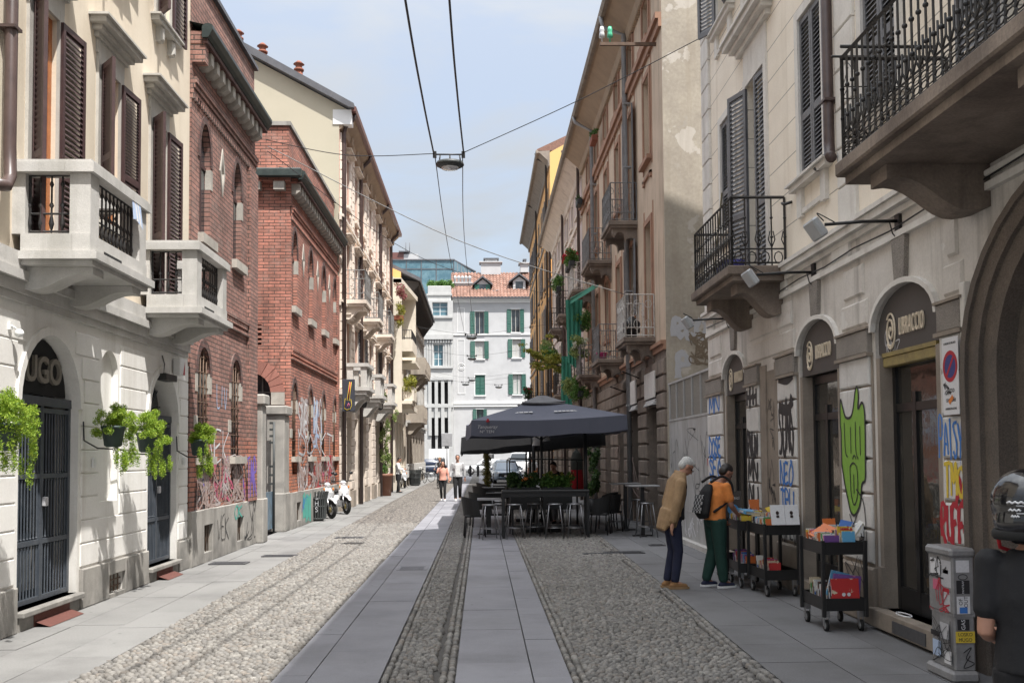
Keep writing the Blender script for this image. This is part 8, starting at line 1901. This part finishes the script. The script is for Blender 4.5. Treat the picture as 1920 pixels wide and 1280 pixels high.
b.build('printed_figure', M['g_brown'] if 'g_brown' in M else M['pipe'], pb)
b = MB(front(9.585))
for x in (3.49, 3.54): b.add([(x+.018*cos(k*pi/6), .36+.018*sin(k*pi/6), -.004) for k in range(12)], [tuple(range(12))])
rb_ = tag(b.build('cover_print', M['g_white']), 'two round white eyes printed on the large red picture book', 'print')
sb = thing('classics_sign', 'black sign reading Classici with a blue disc on the third cart', 'sign', (3.50, 13.95, .86)); b = MB(front(13.95)); b.box(3.38, 3.62, .86, 1.22, -.012, 0, ch=.003); b.build('board', M['signgrey'], sb); text('Classici', .062, M['g_white'], sb, (3.50, 13.945, 1.13), 'F', ext=.0005)
b = MB(front(13.94)); b.prism([(3.50+.075*cos(k*pi/12), .975+.07*sin(k*pi/12)) for k in range(24)], 0, .004); b.build('blue_disc', M['g_sky'], sb); text('50', .07, M['g_white'], sb, (3.50, 13.93, .96), 'F', ext=.0005)
b = MB(front(13.95)); b.box(3.36, 3.64, .84, .86, -.03, .03); b.build('foot', M['blackmetal'], sb)

sb.location = (sb.location.x-.10, sb.location.y-.50, sb.location.z)
# ---------------------------------------------------------------- vehicles and bins
def wheel(b, x, y, r, w, n=18): b.tube([(x-w/2, y, r), (x+w/2, y, r)], r, n); return b
def torus(b, c, R_, r, axis='x', n=18, k=6):
    vs = []; fs = []
    for i in range(n):
        a = 2*pi*i/n
        for j in range(k):
            q = 2*pi*j/k; rr = R_+r*cos(q); h = r*sin(q)
            vs.append((c[0]+h, c[1]+rr*cos(a), c[2]+rr*sin(a)) if axis == 'x' else (c[0]+rr*cos(a), c[1]+rr*sin(a), c[2]+h))
    for i in range(n):
        for j in range(k): fs.append((i*k+j, ((i+1) % n)*k+j, ((i+1) % n)*k+(j+1) % k, i*k+(j+1) % k))
    return b.add(vs, fs, 0, True)
def scooter(paint):
    t = thing('motor_scooter', 'x', 'scooter', (0, 0, 0), 'parked scooters')
    for y, r in ((.62, .25), (-.62, .24)):
        w = torus(MB(), (0, y, r), r-.05, .055, n=24, k=8).build('wheel', M['rubber'], t); b = MB(); torus(b, (0, y, r), r-.10, .014, n=20, k=5); b.tube([(-.04, y, r), (.04, y, r)], .05, 10)
        for k in range(5): a = 2*pi*k/5; b.tube([(0, y, r), (0, y+(r-.10)*cos(a), r+(r-.10)*sin(a))], .018, 5)
        b.build('rim', M['chrome'], w)
        if y > 0: MB().tube([(.045, y, r), (.055, y, r)], .085, 14).build('brake_disc', M['brass'], w)
    P_ = M[paint]; B = Blob()
    B.loft([(0, -.85, .62, .09, .05), (0, -.70, .60, .15, .13), (0, -.40, .52, .17, .17), (0, -.15, .42, .15, .14), (0, -.02, .30, .13, .07)])
    B.loft([(0, -.10, .27, .14, .05), (0, .15, .25, .15, .05), (0, .34, .30, .14, .06)])
    B.loft([(0, .30, .28, .13, .05), (0, .38, .50, .17, .06), (0, .40, .72, .18, .065), (0, .36, .86, .11, .05)])
    B.skin('body', P_, t, .014, 4)
    B = Blob(); B.loft([(0, .30, .43, .035, .05), (0, .40, .52, .07, .05), (0, .62, .555, .075, .035), (0, .80, .50, .065, .03), (0, .88, .42, .04, .02)]); B.skin('front_fender', P_, t, .012, 3)
    B = Blob(); B.loft([(0, -.82, .70, .08, .04), (0, -.55, .72, .14, .05), (0, -.25, .70, .13, .05), (0, -.08, .66, .09, .04)]); B.skin('seat', M['leather'], t, .013, 3)
    B = Blob(); B.loft([(0, .39, .86, .06, .045), (0, .35, .95, .10, .06), (0, .31, .99, .07, .04)]); B.skin('headlamp_cowl', P_, t, .012, 3)
    B = MB(); B.ball((0, .405, .94), (.07, .025, .038), 12, 7); B.build('headlight', M['lampglass'], t)
    B = MB(); B.tube([(-.33, .20, 1.0), (-.15, .30, 1.0), (.15, .30, 1.0), (.33, .20, 1.0)], .016, 6); B.tube([(-.35, .19, 1.0), (-.24, .25, 1.0)], .022, 6); B.tube([(.24, .25, 1.0), (.35, .19, 1.0)], .022, 6); B.build('handlebar', M['rubber'], t)
    for s in (-1, 1): B = MB(); B.tube([(.2*s, .28, 1.0), (.27*s, .27, 1.2)], .008, 5); B.ball((.30*s, .27, 1.24), (.065, .02, .045), 10, 6); B.build('mirror', M['leather'], t)
    B = MB(); 
    for s in (-1, 1): B.tube([(.075*s, .62, .25), (.07*s, .46, .62)], .022, 6)
    B.build('fork', M['chrome'], t)
    B = MB(); B.box(-.13, .13, .40, .44, .42, .56, ch=.01); B.build('grille', M['blackmetal'], t)
    B = MB(); B.tube([(.16, -.35, .25), (.19, -.75, .32)], .05, 8); B.build('exhaust', M['greypipe'], t); B = MB(); B.tube([(-.1, -.05, .22), (-.26, .02, .01)], .014, 5); B.build('kick_stand', M['blackmetal'], t)
    for s in (-1, 1): B = MB(); B.ball((.14*s, .44, .82), (.03, .02, .045), 8, 5); B.build('indicator', M['g_orange'], t)
    return t
n0 = len(PENDING); sc1 = scooter('whitep'); bpy.context.view_layer.update(); dg = bpy.context.evaluated_depsgraph_get()
for o, me in [(o, bpy.data.meshes.new_from_object(o.evaluated_get(dg))) for o in PENDING[n0:]]: o.modifiers.clear(); o.data = me; me.polygons.foreach_set('use_smooth', [True]*len(me.polygons))
def place(o, x, y, rz, lab, m=None):
    o.location = (x, y, .004); o.rotation_euler = (0, 0, rz); o['label'] = lab
    if m:
        for c in o.children:
            if c.data and len(c.data.materials) and c.data.materials[0] == M['whitep']: c.data = c.data.copy(); c.data.materials[0] = M[m]
s2 = dup(sc1); s3 = dup(sc1)
FW_ = lambda px, py: P(px, py, Z=0)
a = FW_(622, 972); c = FW_(648, 964)
place(sc1, a[0]+.62*sin(-2.45+pi)*-1+.0, a[1]+.55, pi+.62, 'silver white scooter parked nearest, right behind the slatted bin', 'silverp'); place(s2, c[0]-.30, c[1]+.6, pi+.55, 'white scooter with a yellow brake disc parked beside the silver one'); sc1.location = (a[0]-.36, a[1]+.5, .004)
q = FW_(757, 915); place(s3, q[0]-.1, q[1]+.6, pi+.25, 'silver scooter parked alone beyond the waiter', 'silverp')
def slat_bin(label, px, py, r, h, tagit):
    q = FW_(px, py); x, y = q[0], q[1]; t = thing('litter_bin', label, 'bin', (x, y, 0)); b = MB(); n = 26
    for k in range(n):
        a = 2*pi*k/n; u = (cos(a), sin(a)); b.tube([(x+r*.86*u[0], y+r*.86*u[1], .06), (x+r*.95*u[0], y+r*.95*u[1], h*.75), (x+r*1.12*u[0], y+r*1.12*u[1], h)], .022, 4, sm=False)
    b.build('slats', M['binmetal'], t); b = MB(); 
    for z, rr in ((.07, .87), (h*.5, .92), (h*.78, .97)): torus(b, (x, y, z), r*rr, .018, 'z', 24, 5)
    b.lathe((x, y, .0), [(r*.6, 0), (r*.8, .05)], 16); b.build('hoop', M['binmetal'], t); b = MB(); b.lathe((x, y, .08), [(r*.8, 0), (r*.84, h*.72), (r*.80, h*.72), (r*.76, .02)], 18); b.build('liner', M['blackmetal'], t)
    if tagit: 
        for i, c in enumerate('CHS'): spray(front(y-r*.99), t, M['g_silver'], c, x+.03, x+.12, .60-.17*i, .72-.17*i, .014, .0, i+2, name='white_tag', jit=.03)
slat_bin('dark slatted litter bin with white letters beside the scooters', 592, 976, .30, .80, True); slat_bin('dark slatted litter bin far along the left pavement', 778, 910, .36, .95, False)
q = FW_(721, 929); t = thing('plant_container', 'tall brown tapered container beside the waiter', 'container', q); b = MB(); b.lathe((q[0], q[1], 0), [(.29, 0), (.35, .85), (.38, .86), (.38, .98), (.33, .98)], 4 if False else 14); b.build('tub', M['brownbin'], t); leaves('foliage', [((q[0]-.1, q[1], 1.15), (.25, .25, .3))], 400, .05, M['leafmid'], t)
def bicycle(label, x, y, rz, z=.004):
    t = thing('bicycle', label, 'bicycle', (0, 0, 0), 'bicycles')
    for yy in (.52, -.52):
        w = torus(MB(), (0, yy, .34), .325, .018, n=26, k=5).build('wheel', M['rubber'], t); b = MB()
        for k in range(9): a = pi*k/9; b.tube([(0, yy+.31*cos(a), .34+.31*sin(a)), (0, yy-.31*cos(a), .34-.31*sin(a))], .003, 3)
        b.build('spokes', M['chrome'], w)
    b = MB()
    for p in ([(0, -.52, .34), (0, -.1, .32), (0, .38, .82), (0, -.2, .80), (0, -.52, .34)], [(0, -.1, .32), (0, -.22, .88)], [(0, .52, .34), (0, .36, .95)]): b.tube(p, .016, 6)
    b.build('frame', M['blackmetal'], t); b = MB(); b.tube([(-.26, .22, .98), (-.12, .36, 1.0), (.12, .36, 1.0), (.26, .22, .98)], .013, 6); b.build('handlebar', M['chrome'], t); b = MB(); b.ball((0, -.24, .91), (.07, .13, .035), 10, 6); b.build('saddle', M['leather'], t)
    b = MB(); b.tube([(0, -.1, .32), (.08, -.02, .2)], .012, 5); b.tube([(-.08, -.18, .44), (0, -.1, .32)], .012, 5); b.build('pedals', M['chrome'], t)
    t.location = (x, y, z); t.rotation_euler = (0, 0, rz); return t
bicycle('dark bicycle ridden by the blond person behind the couple', -2.25, 54.0, pi-.15)
for i, (px, py) in enumerate(((790, 905), (797, 903))): q = FW_(px, py); bicycle('parked bicycle against the far left wall, ' + ('nearer one' if i == 0 else 'farther one'), q[0], q[1], .5+.5*i)
def car(label, x, y, rz, paint, L=4.4, W=1.82, H=1.5, van=False, cat='car'):
    t = thing('parked_car' if not van else 'delivery_van', label, cat, (0, 0, 0)); h2 = L/2; w2 = W/2; b = MB()
    def loft(st, b, m=0):   # stations: y, zlow, zhigh, half width low, half width high
        vs = []; fs = []
        for (yy, z0, z1, wa, wb) in st:
            vs += [(-wa, yy, z0+.06), (-wa*.93, yy, z0), (wa*.93, yy, z0), (wa, yy, z0+.06), (wa*1.0, yy, (z0+z1)/2), (wb, yy, z1-.05), (wb*.9, yy, z1), (-wb*.9, yy, z1), (-wb, yy, z1-.05), (-wa*1.0, yy, (z0+z1)/2)]
        n = 10
        for i in range(len(st)-1):
            for j in range(n): fs.append((i*n+j, i*n+(j+1) % n, (i+1)*n+(j+1) % n, (i+1)*n+j))
        fs += [tuple(range(n)), tuple(range((len(st)-1)*n, len(st)*n))]; b.add(vs, fs, m, True)
    bl = H*.60 if not van else H*.52; hood = bl-.06
    if van: loft([(h2, .35, .85, w2*.85, w2*.8), (h2-.15, .28, 1.05, w2, w2*.95), (h2-.8, .28, bl, w2, w2*.97), (-h2+.05, .28, bl, w2, w2*.97), (-h2, .32, bl, w2*.97, w2*.95)], b)
    else: loft([(h2, .38, .68, w2*.72, w2*.66), (h2-.15, .26, .76, w2*.92, w2*.85), (h2-.6, .22, hood-.05, w2, w2*.92), (h2-1.3, .22, hood+.03, w2, w2*.94), (-.2, .22, bl, w2, w2*.95), (-h2+.5, .24, bl+.03, w2, w2*.93), (-h2+.08, .30, bl-.0, w2*.93, w2*.86), (-h2, .40, bl-.12, w2*.85, w2*.78)], b)
    b.build('body', M[paint], t); b = MB(); g = MB()
    if van: loft([(h2-.75, bl-.05, bl+.02, w2*.95, w2*.9), (h2-1.5, bl-.05, H, w2*.96, w2*.88), (-h2+.05, bl-.05, H, w2*.97, w2*.9)], b)
    else: loft([(h2-1.25, bl-.1, bl-.02, w2*.90, w2*.86), (h2-1.95, bl-.1, H-.04, w2*.9, w2*.70), (-.2, bl-.1, H, w2*.92, w2*.74), (-h2+.9, bl-.08, H-.06, w2*.9, w2*.70), (-h2+.22, bl-.08, bl+.04, w2*.86, w2*.8)], b)
    b.build('roof', M[paint], t)
    e = .012
    for s in (-1, 1):
        if van: g.add([(s*(w2*.965+e), h2-.95, bl+.02), (s*(w2*.965+e), h2-1.9, bl+.02), (s*(w2*.90+e), h2-1.9, H-.2), (s*(w2*.89+e), h2-1.45, H-.2)], [(0, 1, 2, 3)])
        else:
            wa, wb = w2*.915+e, w2*.74+e
            for ya, yb, yc, yd in ((h2-1.5, .0, .0, h2-2.05), (-.08, -h2+1.15, -h2+1.25, -.08), (-h2+1.05, -h2+.55, -h2+.95, -h2+1.15)): g.add([(s*wa, ya, bl-.02), (s*wa, yb, bl-.02), (s*wb, yc, H-.12), (s*wb, yd, H-.12)], [(0, 1, 2, 3)])
    if van: g.add([(-w2*.85, h2-.76+e, bl+.05), (w2*.85, h2-.76+e, bl+.05), (w2*.8, h2-1.44+e, H-.12), (-w2*.8, h2-1.44+e, H-.12)], [(0, 1, 2, 3)])
    else:
        g.add([(-w2*.82, h2-1.28, bl-.0), (w2*.82, h2-1.28, bl-.0), (w2*.66, h2-1.90, H-.08), (-w2*.66, h2-1.90, H-.08)], [(0, 1, 2, 3)]); g.add([(-w2*.76, -h2+.28, bl+.06), (w2*.76, -h2+.28, bl+.06), (w2*.64, -h2+.84, H-.12), (-w2*.64, -h2+.84, H-.12)], [(0, 1, 2, 3)])
    for i_, v_ in enumerate(g.v):
        pass
    g.build('car_windows', M['carglass'], t)
    for s in (-1, 1):
        for yy in (h2-.85, -h2+.8):
            b = MB(); b.tube([(s*(w2-.2), yy, .33), (s*(w2+.005), yy, .33)], .33, 20); w = b.build('wheel', M['rubber'], t); b = MB(); 
            for k in range(6): a = 2*pi*k/6; b.tube([(s*(w2+.012), yy, .33), (s*(w2+.012), yy+.2*cos(a), .33+.2*sin(a))], .03, 5)
            b.tube([(s*(w2+.0), yy, .33), (s*(w2+.010), yy, .33)], .22, 16); b.build('rim', M['greypipe'], w)
        MB().ball((s*w2*.66, h2-.10, .66 if not van else .8), (.17, .08, .075), 10, 6).build('headlight', M['lampglass'], t); MB().ball((s*w2*.74, -h2+.05, .80), (.13, .05, .10), 8, 6).build('tail_light', M['tail'], t); MB().ball((s*(w2+.08), h2-1.45, bl+.03), (.09, .06, .07), 8, 6).build('wing_mirror', M[paint], t)
    b = MB(); b.box(-w2*.5, w2*.5, h2-.06, h2+.006, .42, .58, ch=.01); b.build('grille', M['blackmetal'], t); MB().box(-.26, .26, h2+.006, h2+.02, .44, .53).build('number_plate', M['g_white'], t)
    t.location = (x, y, -.004); t.rotation_euler = (0, 0, rz); return t
car('grey estate car parked side on at the end of the street', .35, 95.0, pi/2, 'silverp'); car('pale blue car parked facing us beyond the terrace', 1.55, 64.5, pi+.06, 'bluep', 4.2, 1.78, 1.48)
car('white delivery van parked behind the pale blue car', 4.2, 92, pi-.55, 'whitep', 5.2, 2.0, 2.35, True, 'van'); car('dark blue car half hidden at the far left corner', -5.6, 97, pi/2+.1, 'navyp')
b = MB(); q = P(838, 830, Y=92.); b.tube([(q[0], 92, 0), (q[0], 92, q[2]+.6)], .06, 6); b.box(q[0]-.5, q[0]+.5, 91.85, 92.1, q[2]-.3, q[2]+.9, ch=.03); t_ = tag(b.build('traffic_sign', M['greypipe']), 'dark grey traffic light back and post at the far crossing', 'traffic light')
for k in range(2): q = FW_(884+13*k, 889); tag(MB().lathe((q[0], 86, 0), [(.10, 0), (.11, .75), (.13, .8), (.05, .95)], 10).build('bollard', M['blackmetal']), ('left' if k == 0 else 'right')+' dark bollard at the far crossing by the grey car', 'bollard', 'bollards')

# ---------------------------------------------------------------- light
# lettering becomes plain mesh
bpy.context.view_layer.update(); dg = bpy.context.evaluated_depsgraph_get()
for o, me in [(o, bpy.data.meshes.new_from_object(o.evaluated_get(dg))) for o in TEXTS]:
    n = bpy.data.objects.new(o.name, me); nm = o.name; COL.objects.link(n); n.parent = o.parent; n.matrix_parent_inverse = o.matrix_parent_inverse.copy(); n.matrix_basis = o.matrix_basis.copy()
    bpy.data.objects.remove(o); n.name = nm
SUN = Vector((-1, 1.4, -3.3)).normalized(); el = math.asin(-SUN.z)
sd = bpy.data.lights.new('sun', 'SUN'); so = bpy.data.objects.new('sun', sd); COL.objects.link(so)
sd.energy = 4.0; sd.angle = radians(.55); sd.color = (1, .965, .915); so.rotation_mode = 'QUATERNION'; so.rotation_quaternion = SUN.to_track_quat('-Z', 'Y')
so.location = (20, -30, 60)
w = bpy.data.worlds.new('World'); SC.world = w; w.use_nodes = True; nt = w.node_tree; bg = nt.nodes['Background']
sky = nt.nodes.new('ShaderNodeTexSky'); sky.sky_type = 'NISHITA'; sky.sun_disc = False; sky.sun_elevation = el; sky.sun_rotation = math.atan2(-SUN.x, -SUN.y); sky.dust_density = 1.5
tc = nt.nodes.new('ShaderNodeTexCoord'); mp = nt.nodes.new('ShaderNodeMapping'); mp.inputs['Scale'].default_value = (1.6, 1.6, 3.6); mp.inputs['Location'].default_value = (.35, .2, .1); nz = nt.nodes.new('ShaderNodeTexNoise')
nz.inputs['Scale'].default_value = 2.1; nz.inputs['Detail'].default_value = 7; nz.inputs['Roughness'].default_value = .55; nz.inputs['Distortion'].default_value = .4
mr = nt.nodes.new('ShaderNodeMapRange'); mr.inputs[1].default_value = .40; mr.inputs[2].default_value = .60; mr.inputs[3].default_value = .6; mr.inputs[4].default_value = .97
mx = nt.nodes.new('ShaderNodeMix'); mx.data_type = 'RGBA'; sp = nt.nodes.new('ShaderNodeSeparateXYZ'); zr = nt.nodes.new('ShaderNodeMapRange'); zr.inputs[3].default_value = 1.95; zr.inputs[4].default_value = 13.5; pw = nt.nodes.new('ShaderNodeMath'); pw.operation = 'POWER'; pw.use_clamp = True; pw.inputs[1].default_value = 3.; vm = nt.nodes.new('ShaderNodeVectorMath'); vm.operation = 'SCALE'; vm.inputs[0].default_value = (1, 1.03, 1.055)
L = nt.links.new; L(tc.outputs['Generated'], mp.inputs[0]); L(mp.outputs[0], nz.inputs['Vector']); L(nz.outputs[0], mr.inputs[0]); L(mr.outputs[0], mx.inputs[0]); L(sky.outputs[0], mx.inputs[6]); L(mx.outputs[2], bg.inputs[0]); L(tc.outputs['Generated'], sp.inputs[0]); L(sp.outputs[2], pw.inputs[0]); L(pw.outputs[0], zr.inputs[0]); L(zr.outputs[0], vm.inputs['Scale']); L(vm.outputs[0], mx.inputs[7]); bg.inputs[1].default_value = .15
SC.view_settings.view_transform = 'Standard'; SC.view_settings.look = 'None'; SC.view_settings.exposure = .95; SC.view_settings.gamma = 1.
SC.cycles.max_bounces = 6; SC.cycles.diffuse_bounces = 4; SC.cycles.glossy_bounces = 3; SC.cycles.transmission_bounces = 2; SC.cycles.use_denoising = True
